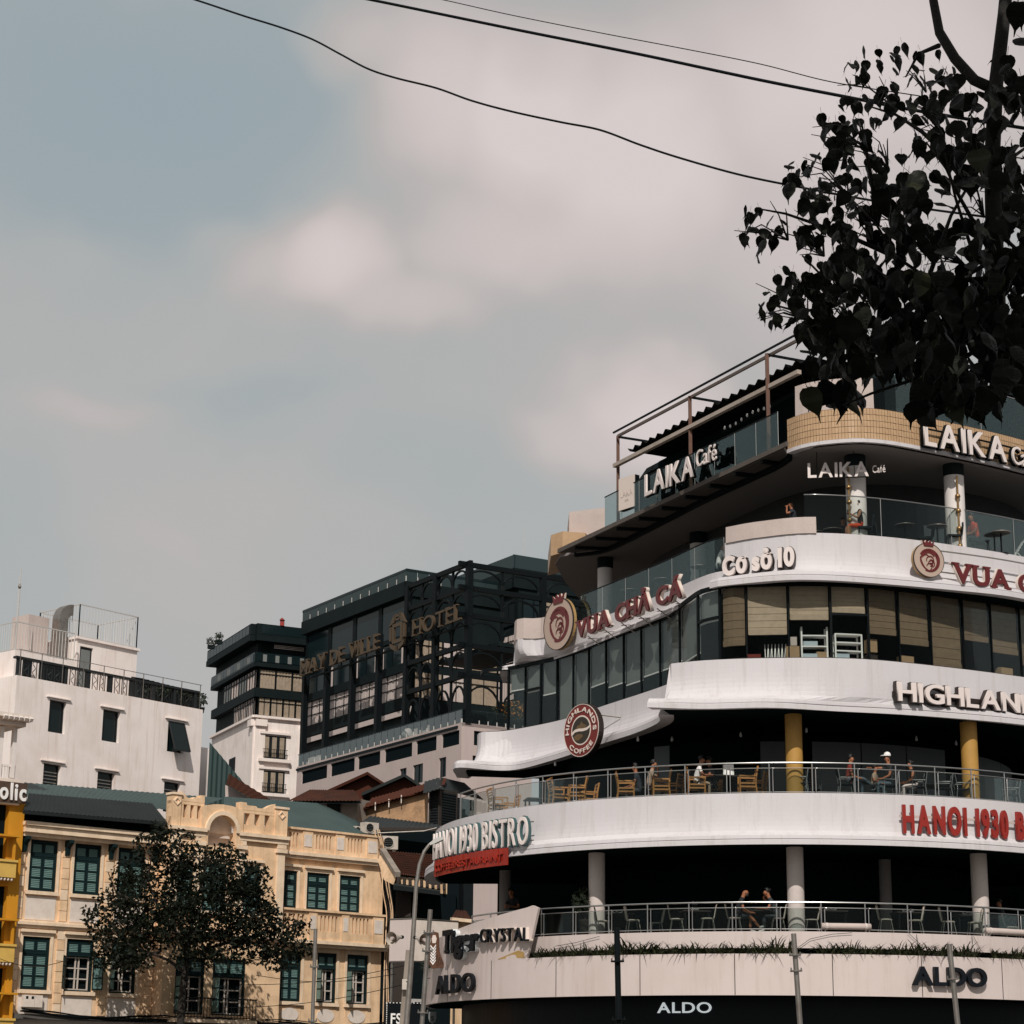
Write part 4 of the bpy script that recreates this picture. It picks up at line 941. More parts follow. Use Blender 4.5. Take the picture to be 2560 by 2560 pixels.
def mk_metalchair():
    t = thing('metal_chair', 'x', 'chair', (0, 0, 0), 'metal chairs on the coffee terrace')
    mb = MB(); mb.box((0, 0, .44), (.46, .44, .03)); mb.build('seat', 'dark2', t)
    for sy in (-1, 1):
        mb = MB(); mb.tube([(.24, sy * .22, 0), (.2, sy * .22, .44), (.22, sy * .22, .64), (-.2, sy * .22, .64)], .016, 6); mb.build('leg', 'steel', t)
        mb = MB(); mb.tube([(-.26, sy * .22, 0), (-.2, sy * .22, .44), (-.27, sy * .22, .9)], .016, 6); mb.build('leg', 'steel', t)
    mb = MB(); mb.box((-.255, 0, .77), (.02, .42, .28), (V((.96, 0, .27)), V((0, 1, 0)), V((-.27, 0, .96)))); mb.build('backrest', 'dark2', t)
    return t
def mk_stool():
    t = thing('spindle_chair', 'x', 'chair', (0, 0, 0), 'spindle-back chairs on the restaurant terrace')
    mb = MB(); mb.lathe((0, 0, .43), [(.19, 0), (.215, .015), (.215, .035), (.19, .045)], 16); mb.build('seat', 'seat', t)
    for sx in (-1, 1):
        for sy in (-1, 1): mb = MB(); mb.tube([(sx * .22, sy * .2, 0), (sx * .15, sy * .14, .44)], .015, 6); mb.build('leg', 'galv', t)
    bk = MB(); bk.tube([(-.2, -.19, .46), (-.27, -.2, .84), (-.29, -.1, .9), (-.29, .1, .9), (-.27, .2, .84), (-.2, .19, .46)], .014, 6); bk = bk.build('backrest', 'darkwood', t)
    for k in range(5): y = -.12 + k * .06; mb = MB(); mb.tube([(-.19, y, .46), (-.285, y, .9)], .009, 5); mb.build('spindle', 'seat', bk)
    return t
def mk_round():
    t = thing('round_table', 'x', 'table', (0, 0, 0), 'round cafe tables')
    mb = MB(); mb.lathe((0, 0, .72), [(.3, 0), (.34, .01), (.34, .03), (.31, .035)], 24); tp = mb.build('table_top', 'galv', t)
    mb = MB(); mb.lathe((0, 0, 0), [(.03, .02), (.03, .72)], 8); mb.build('pedestal', 'black', t)
    mb = MB(); mb.lathe((0, 0, 0), [(.24, 0), (.24, .02), (.05, .05)], 16); mb.build('base', 'black', t)
    return t
def mk_square():
    t = thing('dark_table', 'x', 'table', (0, 0, 0), 'dark tables on the terraces')
    mb = MB(); mb.box((0, 0, .74), (.9, .8, .04)); mb.build('table_top', 'darkwood', t)
    for sx in (-1, 1):
        for sy in (-1, 1): mb = MB(); mb.bar((sx * .38, sy * .33, 0), (sx * .38, sy * .33, .72), .05, .05, upv=V((0, 1, 0))); mb.build('leg', 'black', t)
    return t
def mk_cafechair():
    t = thing('wicker_chair', 'x', 'chair', (0, 0, 0), 'dark wicker chairs on the upper terrace')
    mb = MB(); mb.box((0, 0, .43), (.46, .46, .06)); mb.build('seat', 'dark2', t)
    mb = MB(); mb.prism([(-.22, 0), (.22, 0), (.24, .3), (.15, .44), (-.15, .44), (-.24, .3)], V((-.23, 0, .46)), V((0, 1, 0)), V((-.12, 0, .99)), V((-1, 0, 0)), .035); mb.build('backrest', 'dark2', t)
    for sx in (-1, 1):
        for sy in (-1, 1): mb = MB(); mb.tube([(sx * .23, sy * .22, 0), (sx * .19, sy * .19, .42)], .014, 6); mb.build('leg', 'black', t)
    return t
arm, metal, stool, rtab, stab, caf = mk_armchair(), mk_metalchair(), mk_stool(), mk_round(), mk_square(), mk_cafechair()
ZF1, ZF2, ZF4 = Z1f - .01, Z2t - .05, Z4w - .02
for px, r_, rz, lb in [(1245, 11.6, 20, 'wooden armchair by the curved railing end, nearest the bistro letters'), (1272, 10.6, 200, 'wooden armchair second from the left end of the coffee terrace'),
        (1397, 11.62, 15, 'wooden armchair below the round red sign, facing right'), (1443, 11.6, 175, 'wooden armchair right of the round red sign, facing left'),
        (1470, 10.2, 190, 'wooden armchair deep in shade right of the round red sign'),
        (1565, 11.65, 0, 'wooden armchair alone in a railing bay, facing right'), (1652, 11.65, 180, 'wooden armchair in shade facing left beside a tan chair'),
        (1682, 10.5, 150, 'wooden armchair set behind another one in shade'), (1742, 11.65, 0, 'wooden armchair with the man in a white shirt on it'),
        (1868, 11.65, 180, 'wooden armchair behind the white bag, facing left'), (1892, 10.5, 160, 'wooden armchair half hidden behind the one beside the white bag'), (1782, 10.4, 185, 'wooden armchair across from the man in a white shirt')]:
    place(arm, on(r_, px, ZF2), R(rz), lb)
for px, r_, rz, lb in [(1998, 11.62, 180, 'metal chair against the left ochre column'), (2035, 10.3, 0, 'metal chair in the shade right of the left ochre column'), (2116, 11.6, 0, 'metal chair with the man in a red shirt on it'),
        (2222, 11.5, 190, 'metal chair under the man in the cap'), (2296, 11.6, 180, 'metal chair under the woman in pale trousers'), (2362, 11.6, 175, 'metal chair between the seated woman and the right ochre column'),
        (2408, 11.65, 0, 'metal chair in front of the right ochre column'), (2530, 11.6, 180, 'metal chair at the right edge of the coffee terrace')]:
    place(metal, on(r_, px, ZF2), R(rz), lb)
for px, r_, lb in [(1600, 9.6, 'dark table beside the tan armchairs on the coffee terrace'), (1812, 11.2, 'dark table between the white-shirted man and the white bag'), (1345, 10.0, 'dark table below the round red sign'),
        (2170, 10.2, 'dark table between the red-shirted man and the man in the cap'), (2330, 10, 'dark table behind the woman in pale trousers')]:
    place(stab, on(r_, px, ZF2), .2, lb)
for px, r_, rz, lb in [(1583, 11.5, 10, 'spindle chair left of the first restaurant railing post'), (1640, 10.2, 190, 'spindle chair deep in the shade of the restaurant terrace'), (1692, 11.5, 0, 'spindle chair left of the white napkin stand'),
        (1770, 11.5, 180, 'spindle chair between the napkin stand and the bald man'), (1836, 11.6, 0, 'spindle chair with the bald man on it'), (1945, 11.4, 180, 'spindle chair with the woman holding her head on it'),
        (2030, 10.9, 180, 'spindle chair just right of the middle grey column'), (2215, 11.5, 0, 'spindle chair in the bay right of the rolled awning'), (2290, 11.5, 180, 'spindle chair below the right napkin pile'),
        (2372, 11.5, 0, 'spindle chair left of the right grey column'), (2438, 11.6, 180, 'spindle chair close in front of the right grey column'), (2530, 10.9, 0, 'spindle chair beside the dim figure at the right edge'), (1508, 11.6, 0, 'spindle chair beside the potted bush')]:
    place(stool, on(r_, px, ZF1), R(rz), lb)
for px, r_, lb in [(1545, 10.6, 'dark table with napkins beside the left grey column'), (1737, 10.7, 'dark table carrying the white napkin stand'), (1898, 10.6, 'dark table between the bald man and the woman'), (2078, 10.6, 'dark table with napkins right of the middle column'),
        (2270, 10.7, 'dark table with napkins in the middle of the right bays'), (2420, 10.7, 'dark table with napkins at the right grey column'), (2500, 10.3, 'dark table at the dim figure')]:
    place(stab, on(r_, px, ZF1), .15, lb)
for px, Yc, z_, lb in [(2082, 67.5, ZF4, 'round table right of the orange cloth'), (2262, 66.8, ZF4, 'round table left of the right white column'), (2342, 66.9, ZF4, 'round table just before the right white column'), (2500, 67.6, ZF4, 'round table near the right edge of the LAIKA terrace'),
        (1748, 72.6, ZF4, 'round table near the man in the white T-shirt'), (1573, 76.4, ZF4, 'round table behind the wing letters'), (2040, 67.9, ZF4, 'round table in front of the man in sunglasses'), (1655, 74.6, ZF4, 'round table midway along the wing railing')]:
    p = PY(px, 1300, Yc); place(rtab, V((p.x, p.y, z_ + (.8 if px > 2000 else .75))), 0, lb)
for px, Yc, rz, lb in [(2207, 67.1, 0, 'dark wicker chair left of the second LAIKA table'), (2310, 67.3, 180, 'dark wicker chair between two round tables'), (2382, 67.0, 180, 'dark wicker chair before the right white column'), (2450, 67.7, 0, 'dark wicker chair with the figure in red'),
        (2160, 66.1, 180, 'dark wicker chair with the person in a tank top'), (1800, 72.0, 30, 'dark wicker chair with the man in the white T-shirt'), (1610, 75.8, 160, 'dark wicker chair behind the wing letters'), (1700, 73.8, 200, 'dark wicker chair near the joint of the wing')]:
    p = PY(px, 1300, Yc); place(caf, V((p.x, p.y, ZF4 + (.8 if px > 2000 else .75))), R(rz), lb)
# white folding chair
p = PY(2545, 1380, 69.2); t = thing('folding_chair', 'white folding chair leaning at the right end of the LAIKA terrace', 'chair', (p.x, p.y, ZF4 + .8))
ZW = ZF4 + .4
for y in (-.2, .2):
    mb = MB(); mb.bar(V((p.x - .35, p.y + y, ZW + .4)), V((p.x + .2, p.y + y, ZW + 1.3)), .04, .03); mb.build('leg', 'paper', t)
    mb = MB(); mb.bar(V((p.x + .3, p.y + y, ZW + .4)), V((p.x - .1, p.y + y, ZW + .85)), .04, .03); mb.build('leg', 'paper', t)
for k in range(4): mb = MB(); q = V((p.x - .02 + k * .06, p.y, ZW + .92 + k * .1)); mb.box(q, (.03, .44, .06)); mb.build('slat', 'paper', t)
# napkins, bag, bottle
for px, r_, dz, lb in [(1542, 10.55, .76, 'small pile of white napkins by the left grey column'), (1925, 10.5, .76, 'white cup and napkin before the woman'), (2077, 10.6, .76, 'folded white napkins right of the middle column'),
        (2270, 10.65, .76, 'folded white napkins on the table in the right bays'), (2420, 10.7, .76, 'folded white napkins by the right grey column')]:
    p = on(r_, px, ZF1 + dz); t = thing('napkins', lb, 'napkin', p)
    for sx in (-1, 1):
        mb = MB(); mb.prism([(-.09, 0), (.09, 0), (.12, .09), (0, .05), (-.1, .1)], p + V((sx * .07, 0, 0)), V((1, 0, 0)), V((0, 0, 1)), V((0, 1, .2)), .03); mb.build('fold', 'paper', t)
p = on(10.7, 1737, ZF1 + .76); t = thing('napkin_stand', 'white napkin stand on the dark table left of the bald man', 'stand', p)
mb = MB(); mb.box(p + V((0, 0, .05)), (.24, .12, .1)); mb.build('holder', 'paper', t)
mb = MB(); mb.box(p + V((0, 0, .16)), (.16, .05, .12)); mb.build('card', 'dark2', t)
mb = MB(); mb.prism([(-.09, 0), (.09, 0), (.06, .08), (0, .05), (-.06, .09)], p + V((0, 0, .22)), V((1, 0, 0)), V((0, 0, 1)), V((0, 1, 0)), .03); mb.build('napkin', 'paper', t)
p = on(10.1, 1903, ZF1 + .76); mb = MB(); mb.lathe(p, [(.04, 0), (.042, .14), (.015, .2), (.015, .27)], 10); tag(mb.build('glass_bottle', 'glassclear', None, smooth=True), 'clear bottle on the table between the bald man and the woman', 'bottle')
p = on(11.4, 1821, ZF2 + .76); t = thing('paper_bag', 'white carrier bag on the table behind the coffee terrace railing', 'bag', p)
mb = MB(); mb.hexa([p + V(q) for q in ((-.17, -.1, 0), (.17, -.1, 0), (.17, .1, 0), (-.17, .1, 0), (-.15, -.07, .36), (.16, -.07, .38), (.15, .08, .37), (-.16, .07, .38))]); mb.build('bag_body', 'paper', t)
mb = MB(); mb.tube([p + V((-.1, -.05, .36)), p + V((-.06, -.05, .46)), p + V((.06, -.05, .46)), p + V((.1, -.05, .37))], .012, 6); mb.build('handle', 'dark2', t)
# rolled awnings on the restaurant railing
for px0, px1, lb in ((2053, 2173, 'rolled beige awning tied to the foot of the restaurant railing'), (2458, 2590, 'rolled beige awning at the right end of the restaurant railing')):
    s0, s1 = R1.s_px(px0, 6.5, lo=10), R1.s_px(px1, 6.5, lo=10); p0 = R1.at((s0 + s1) / 2, .1, 6.5)
    t = thing('rolled_awning', lb, 'awning', p0); mb = MB(); mb.tube([R1.at(s, .16, 6.49) for s in R1.samples(s0, s1, .4)], .1, 12); mb.build('roll', 'beige', t, smooth=True)
    for s in (s0 + .15, s1 - .15): mb = MB(); mb.tube([R1.at(s - .03, .16, 6.49), R1.at(s + .03, .16, 6.49)], .11, 12); mb.build('strap', 'column', t)
# potted bush beside the left grey column
p = on(11.4, 1463, ZF1); t = thing('potted_bush', 'bushy dark plant in a tall pot beside the left grey column', 'plant', p)
mb = MB(); mb.lathe(p, [(.13, 0), (.16, .1), (.2, .5), (.22, .52), (.2, .54)], 16); mb.build('pot', 'darkwood', t, smooth=True)
mb = MB(); mb.tube([p + V((0, 0, .5)), p + V((.02, 0, .9))], .03, 6); mb.build('stem', 'darkwood', t)
MT['leafdark'] = mat('dark_leaf', (.018, .026, .013), .6, var=.4, vscale=8)
def leafball(mb, c, rx, rz, n, size, rg):
    for _ in range(n):
        d = V((rg.gauss(0, 1), rg.gauss(0, 1), rg.gauss(0, 1))).normalized() * (rg.random() ** .4); q = c + V((d.x * rx, d.y * rx, d.z * rz))
        a = V((rg.gauss(0, 1), rg.gauss(0, 1), rg.gauss(0, 1))).normalized(); b = a.orthogonal().normalized(); s_ = size * rg.uniform(.6, 1.3)
        mb.poly([q - a * s_, q + b * s_ * .4, q + a * s_, q - b * s_ * .4])
mb = MB(); leafball(mb, p + V((0, 0, 1.15)), .45, .45, 700, .07, random.Random(3)); mb.build('foliage', 'leafdark', t, kind='stuff')
# grassy plants spilling from the planter trough
MT['bladeA'] = mat('planter_leaf', (.045, .06, .026), .5, var=.5, vscale=6, dirt=(.10, .085, .04))
def blades(px0, px1, dens, name, rg, dry=False):
    p = circ(12.45); s0, s1 = p.s_px(px0, 5.7, lo=2), p.s_px(px1, 5.7, lo=2); mb = MB(); n = int((s1 - s0) * dens)
    for _ in range(n):
        s = rg.uniform(s0, s1); cl = .55 + .45 * math.sin(s * 2.1) * math.sin(s * .83 + 1)
        b = p.at(s, rg.uniform(-.2, .12), 5.5 + rg.uniform(0, .1)); L_ = rg.uniform(.34, .78) * (.7 + .5 * cl); az = rg.gauss(0, 1.1)
        e = p.dirn(s); nn = p.nrm(s); hd = (e * math.sin(az) * 1.3 + nn * math.cos(az) * .8); up_ = rg.uniform(.25, 1.3); w = rg.uniform(.014, .026)
        prev = b; dv = (hd * .5 + V((0, 0, up_))).normalized(); pts = [b]
        for k in range(3): pts.append(pts[-1] + dv * L_ / 3); dv = (dv + V((0, 0, -.42)) + hd * .1).normalized()
        sd = dv.cross(V((0, 0, 1))); sd = sd.normalized() if sd.length > .01 else e
        ws = (w, w * 1.2, w * .8, .002)
        for k in range(3): mb.poly([pts[k] - sd * ws[k], pts[k] + sd * ws[k], pts[k + 1] + sd * ws[k + 1], pts[k + 1] - sd * ws[k + 1]])
    o = mb.build(name, 'bladeA'); o['kind'] = 'stuff'; o['label'] = 'long green spiky leaves spilling out of the planter on the white fascia'; o['category'] = 'plants'
rg = random.Random(5)
for a_, b_ in ((1336, 1980), (2045, 2440), (2480, 2640), (1068, 1100)): blades(a_, b_, 150, 'planter_plants', rg)
# cables sagging over the floor edge
CK = circ(12.24)
for k, pts_ in enumerate(([(1390, 6.0), (1440, 6.08), (1500, 6.25)], [(1985, 5.75), (2025, 6.1), (2080, 6.25), (2130, 6.3)], [(2290, 6.3), (2295, 5.9), (2282, 5.75)], [(2268, 6.35), (2300, 6.0), (2290, 5.7)], [(2425, 5.8), (2430, 6.1), (2428, 6.35)], [(2432, 6.3), (2450, 5.9), (2470, 5.65), (2490, 5.8)])):
    P_ = [CK.at(CK.s_px(a_, b_, lo=3), .03, b_) for a_, b_ in pts_]; mb = MB(); mb.tube(P_, .008, 5)
    tag(mb.build('cable', 'black'), '%s thin dark cable from the left over the white restaurant floor edge' % ORD[k], 'cable', 'cables on the floor edge')
# small lamps under the terrace ceiling
for k, (px, py) in enumerate(((1388, 1910), (1472, 1905), (1595, 1848), (1680, 1848), (1852, 1837), (2016, 1826), (2291, 1847), (2390, 1858))):
    p = PZ(px, py, Z3b - .12); mb = MB(); mb.lathe(p, [(.012, -.08), (.045, -.05), (.04, .02), (.015, .1)], 8)
    tag(mb.build('ceiling_bulb', 'paper', None, smooth=True), '%s small white bulb from the left under the dark coffee terrace ceiling' % ORD[k], 'bulb', 'bulbs under the coffee terrace ceiling')
# --- things stored behind the fourth-storey window
def at4(px, off, z=None): s = GL.s_px(px, 15.3, lo=smid - .3, hi=GL.len * .92); return s
def shelf(px0, px1, label, zs, h):
    s0, s1 = at4(px0, 0), at4(px1, 0); t = thing('storage_shelf', label, 'shelf', GL.at((s0 + s1) / 2, -.55, zi0))
    for s in (s0, s1):
        for o_ in (-.4, -.75): mb = MB(); mb.bar(GL.at(s, o_, zi0), GL.at(s, o_, zi0 + h), .05, .05, upv=V((0, 1, 0))); mb.build('post', 'paper', t)
    for z_ in zs: mb = MB(); GL.sweep(mb, [(-.38, zi0 + z_), (-.38, zi0 + z_ + .04), (-.78, zi0 + z_ + .04), (-.78, zi0 + z_)], s0, s1, step=.4); mb.build('board', 'paper', t)
shelf(2006, 2074, 'white storage shelf left of the dark window frame', (.12, .5, .85), 1.15)
shelf(2096, 2167, 'white storage shelf right of the dark window frame', (.1, .38, .65, .92), .95)
def crate(px, off, z, w, h, m_, label, cat='box', name='cardboard_box'):
    s = at4(px, 0); p = GL.at(s, off, zi0 + z); e = GL.dirn(s); n_ = GL.nrm(s); t = thing(name, label, cat, p)
    mb = MB(); mb.box(p + V((0, 0, h / 2)), (w, .3, h), (e, -n_, V((0, 0, 1)))); mb.build('carton', m_, t)
    mb = MB(); mb.box(p + V((0, 0, h + .008)), (w * .96, .08, .012), (e, -n_, V((0, 0, 1)))); mb.build('tape', 'seat', t)
MT['cardboard'] = mat('cardboard', (.36, .235, .135), .85, var=.2, vscale=8)
MT['bluebox'] = mat('pale_blue_crate', (.40, .47, .52), .6)
for a_ in [(1982, -.4, 0, .42, .5, 'cardboard', 'tall cardboard box standing left of the white shelf'), (1985, -.4, .52, .2, .28, 'beige', 'small beige box on top of the tall cardboard box'), (2030, -.6, .56, .45, .14, 'bluebox', 'pale blue crate on the middle board of the left shelf'),
           (2026, -.6, .16, .5, .14, 'bluebox', 'pale blue crate on the bottom board of the left shelf'), (2062, -.6, .16, .38, .2, 'cardboard', 'cardboard box at the bottom right of the left shelf'), (2116, -.6, .14, .44, .18, 'bluebox', 'pale blue crate on the bottom board of the right shelf'),
           (2192, -.4, .38, .3, .42, 'cardboard', 'brown carton tower in the third window from the shelf'), (2192, -.42, 0, .32, .3, 'darkwood', 'dark speaker box below the brown cartons'), (1884, -.4, 0, .44, .26, 'shirtred', 'red crate at the left of the lit window'), (2280, -.4, .02, .46, .34, 'cardboard', 'brown carton under the fifth blind'), (2530, -.4, .02, .5, .36, 'cardboard', 'brown carton at the right edge window')]:
    crate(*a_)
s0 = at4(1912, 0); t = thing('stacked_folding_frames', 'row of white folding frames leaning behind the lit window', 'frames', GL.at(s0, -.4, zi0))
for k in range(6):
    for sg in (0, .045): s = at4(1912 + k * 9, 0); mb = MB(); mb.bar(GL.at(s + sg, -.35, zi0), GL.at(s + (.1 if sg else -.02), -.5, zi0 + .62), .02, .02); mb.build('frame', 'paper', t)
# ================================================================== people
def person(label, loc, rz, pose='sit', lean=.1, arms='lap', legs='down', shirt='shirtblack', pants='jeans', shoes='shoe', skin='skin', sleeve='short', hair='short', hat=None, look=0.0, scale=1.0, shorts=False, extra=None):
    t = thing('person', label, 'person', loc)
    J = {}; E = []
    def j(n, p, r): J[n] = (V(p), r)
    H_ = .45 if pose == 'sit' else .90
    px_ = 0
    j('pel', (0, 0, H_ + .09), .145); j('sp', (lean * .35, 0, H_ + .28), .125); j('ch', (lean * .9, 0, H_ + .48), .15); j('nb', (lean * 1.15, 0, H_ + .60), .075)
    j('nk', (lean * 1.3 + .01, 0, H_ + .68), .055); hx = lean * 1.45 + .02
    j('hd', (hx + look * .5, 0, H_ + .77), .082); j('ht', (hx + look * .35, 0, H_ + .87), .088)
    bones = [('pel', 'sp', 1), ('sp', 'ch', 1), ('ch', 'nb', 1), ('nb', 'nk', 0), ('nk', 'hd', 0), ('hd', 'ht', 0)]
    j('ns', (hx + look * .5 + .105, 0, H_ + .785), .016); bones.append(('hd', 'ns', 0))
    for s, y in (('l', 1), ('r', -1)):
        j('sh' + s, (lean * .95, y * .185, H_ + .53), .062); bones.append(('ch', 'sh' + s, 1))
        A = arms if isinstance(arms, str) else arms[0 if s == 'l' else 1]
        bx = lean * .95
        el, wr, hn = {'lap': ((bx + .06, y * .23, H_ + .27), (bx + .27, y * .13, H_ + .17), (bx + .35, y * .09, H_ + .17)),
                      'table': ((bx + .12, y * .24, H_ + .29), (bx + .36, y * .12, H_ + .31), (bx + .44, y * .08, H_ + .31)),
                      'phone': ((bx + .10, y * .22, H_ + .28), (bx + .28, y * .10, H_ + .42), (bx + .34, y * .06, H_ + .48)),
                      'head': ((bx + .22, y * .25, H_ + .62), (bx + .12, y * .2, H_ + .84), (bx + .07, y * .13, H_ + .9)),
                      'out': ((bx + .25, y * .22, H_ + .54), (bx + .50, y * .16, H_ + .52), (bx + .58, y * .14, H_ + .53)),
                      'mouth': ((bx + .24, y * .22, H_ + .42), (bx + .20, y * .08, H_ + .66), (bx + .19, y * .04, H_ + .73)),
                      'down': ((bx + .02, y * .25, H_ + .26), (bx + .10, y * .24, H_ + .02), (bx + .12, y * .23, H_ - .06))}[A]
        j('el' + s, el, .043); j('wr' + s, wr, .029); j('hn' + s, hn, .036)
        bones += [('sh' + s, 'el' + s, 1 if sleeve != 'none' else 0), ('el' + s, 'wr' + s, 1 if sleeve == 'long' else 0), ('wr' + s, 'hn' + s, 0)]
        d = (V(hn) - V(wr)).normalized(); sd = d.cross(V((0, 0, 1))); sd = sd.normalized() if sd.length > .1 else V((0, 1, 0))
        for k in range(5):
            f0 = V(hn) + sd * (.016 * (k - 1.8)) + d * (.03 if k else -.005); L_ = (.045, .07, .078, .07, .055)[k]
            tip = f0 + d * L_ * .8 + V((0, 0, -L_ * .45)) if k else f0 + d * .035 - sd * .04
            j('f%s%d' % (s, k), f0, .010); j('g%s%d' % (s, k), tip, .0085); bones += [('hn' + s, 'f%s%d' % (s, k), 0), ('f%s%d' % (s, k), 'g%s%d' % (s, k), 0)]
        j('hp' + s, (0, y * .095, H_ + .05), .098); bones.append(('pel', 'hp' + s, 2))
        if pose == 'sit':
            if legs == 'crossed' and s == 'r': kn, an, to = (.42, y * .06, H_ + .20), (.74, y * -.02, H_ - .02), (.92, y * -.02, H_ + .02)
            elif legs == 'stretch' and s == 'r': kn, an, to = (.40, y * .07, H_ + .10), (.70, y * .05, H_ - .28), (.86, y * .06, H_ - .24)
            else: kn, an, to = (.43, y * .12, H_ + .05), (.42, y * .12, .09), (.62, y * .13, .045)
        else: kn, an, to = (.03, y * .1, .49), (-.02, y * .1, .09), (.17, y * .12, .04)
        j('kn' + s, kn, .062); j('an' + s, an, .042); j('to' + s, to, .036)
        bones += [('hp' + s, 'kn' + s, 2), ('kn' + s, 'an' + s, 2 if not shorts else 0), ('an' + s, 'to' + s, 3)]
    names = list(J); idx = {n: i for i, n in enumerate(names)}
    me = bpy.data.meshes.new('body'); me.from_pydata([tuple(J[n][0]) for n in names], [(idx[a], idx[b]) for a, b, _ in bones], [])
    ob = bpy.data.objects.new('body', me); COL.objects.link(ob)
    md = ob.modifiers.new('s', 'SKIN'); md.use_smooth_shade = True
    for n in names: sv = me.skin_vertices[0].data[idx[n]]; sv.radius = (J[n][1],) * 2; sv.use_root = (n == 'pel')
    me.skin_vertices[0].data[idx['ch']].radius = (.15, .12)
    sb = ob.modifiers.new('u', 'SUBSURF'); sb.levels = 1; sb.render_levels = 1
    dg = bpy.context.evaluated_depsgraph_get(); nm = bpy.data.meshes.new_from_object(ob.evaluated_get(dg)); bpy.data.objects.remove(ob)
    for q in (skin, shirt, pants, shoes): nm.materials.append(MT[q])
    seg = [(J[a][0], J[b][0], J[a][1], J[b][1], m_) for a, b, m_ in bones]
    for pol in nm.polygons:
        c = pol.center; best = (1e9, 0)
        for a, b, ra, rb, m_ in seg:
            ab = b - a; tt = max(0, min(1, (c - a).dot(ab) / max(ab.length_squared, 1e-9))); d = (c - a - ab * tt).length - (ra + (rb - ra) * tt)
            if d < best[0]: best = (d, m_)
        pol.material_index = best[1]
    if sleeve == 'short':
        for pol in nm.polygons:
            if pol.material_index == 1:
                for s in 'lr':
                    a, b = J['sh' + s][0], J['el' + s][0]; ab = b - a; tt = (pol.center - a).dot(ab) / ab.length_squared
                    if tt > .62 and (pol.center - a - ab * min(tt, 1)).length < .09: pol.material_index = 0
    body = bpy.data.objects.new('body', nm); COL.objects.link(body); body.parent = t
    nm.name = 'body'
    hc = J['ht'][0]; hd = J['hd'][0]
    if hair:
        mb = MB(); n = 12; rows_ = 6; vs = []; fs = []
        for i in range(rows_ + 1):
            th = math.pi * .62 * i / rows_
            for k in range(n):
                ph = 2 * math.pi * k / n; cut = .55 if math.cos(ph) > .3 else 1.0
                th2 = th * cut; vs.append(hc + V((-.012 + .102 * math.sin(th2) * math.cos(ph), .095 * math.sin(th2) * math.sin(ph), -.01 + .112 * math.cos(th2))))
        for i in range(rows_):
            for k in range(n): fs.append((i * n + k, i * n + (k + 1) % n, (i + 1) * n + (k + 1) % n, (i + 1) * n + k))
        mb.mesh(vs, fs)
        if hair == 'long': mb.tube([hc + V((-.06, 0, .05)), hc + V((-.1, 0, -.08)), hc + V((-.1, 0, -.24))], [.07, .075, .04], 8)
        if hair == 'bun': mb.lathe(hc + V((-.11, 0, .02)), [(.01, -.05), (.05, 0), (.01, .05)], 8)
        q = MB(); q.v = [v_ + org(t) for v_ in mb.v]; q.f = mb.f; q.m = mb.m; q.build('hair', 'hair', t, smooth=True)
    # face: eyes and brows, mouth, ears
    q = MB(); o0 = org(t)
    for y in (-.034, .034): q.box(o0 + hd + V((.083, y, .03)), (.012, .022, .010)); q.box(o0 + hd + V((.083, y, .052)), (.012, .03, .007))
    q.box(o0 + hd + V((.078, 0, -.045)), (.012, .04, .008)); q.build('face', 'hair', t)
    q = MB()
    for y in (-.088, .088): q.box(o0 + hd + V((.0, y, .02)), (.035, .016, .055))
    q.build('ears', skin, t)
    if hat:
        q = MB(); q.lathe(o0 + hc + V((0, 0, .01)), [(.105, 0), (.108, .04), (.085, .10), (.03, .13)], 14); q.prism([(.06, -.08), (.2, -.07), (.21, 0), (.2, .07), (.06, .08)], o0 + hc + V((0, 0, .01)), V((1, 0, 0)), V((0, 1, 0)), V((0, 0, 1)), .015); q.build('cap', hat, t, smooth=False)
    if extra: extra(t, J)
    t.rotation_euler = (0, 0, rz); t.scale = (scale,) * 3
    return t
def gadget(m_, at='hnr', size=(.02, .08, .14)):
    def f(t, J): q = MB(); q.box(org(t) + J[at][0] + V((.03, .03, .05)), size); q.build('phone', m_, t)
    return f
sit1 = ZF1 - .0; F2z = ZF2
P = lambda r_, px, z: on(r_, px, z)
person('bald bearded man in a black T-shirt and shorts, leg stretched out, on the restaurant terrace', P(11.6, 1842, ZF1), R(-5), lean=.16, arms='lap', legs='stretch', shirt='shirtblack', pants='darkshorts', shorts=True, skin='skindark', hair=None, look=.08, extra=lambda t, J: (lambda q: (q.lathe(org(t) + J['hd'][0] + V((.045, 0, -.075)), [(.015, -.05), (.055, 0), (.05, .05)], 10), q.build('beard', 'hair', t)))(MB()))
person('woman with black hair holding her head in one hand beside the grey column', P(11.4, 1945, ZF1), R(178), lean=.2, arms=('table', 'head'), shirt='darkshorts', pants='darkshorts', skin='skindark', hair='bun', look=.06)
person('person in black bending over a table behind the Tiger board', P(10.6, 1290, ZF1), R(-110), pose='stand', lean=.36, arms='table', shirt='shirtblack', pants='shirtblack', skin='skindark', hair='long', look=.1)
person('dim figure seated at the right edge of the restaurant terrace', P(10.5, 2515, ZF1), R(180), lean=.1, arms='table', shirt='darkshorts', pants='darkshorts', skin='skindark', hair='short')
person('man in a white shirt seated in a wooden armchair', P(11.62, 1740, ZF2), R(-5), lean=.12, arms='table', shirt='shirtwhite', pants='khaki', skin='skindark', hair='short', look=.03)
person('dim figure facing the man in a white shirt across the table', P(11.2, 1784, ZF2), R(185), lean=.08, arms='table', shirt='shirtnavy', pants='darkshorts', skin='skindark', hair='short')
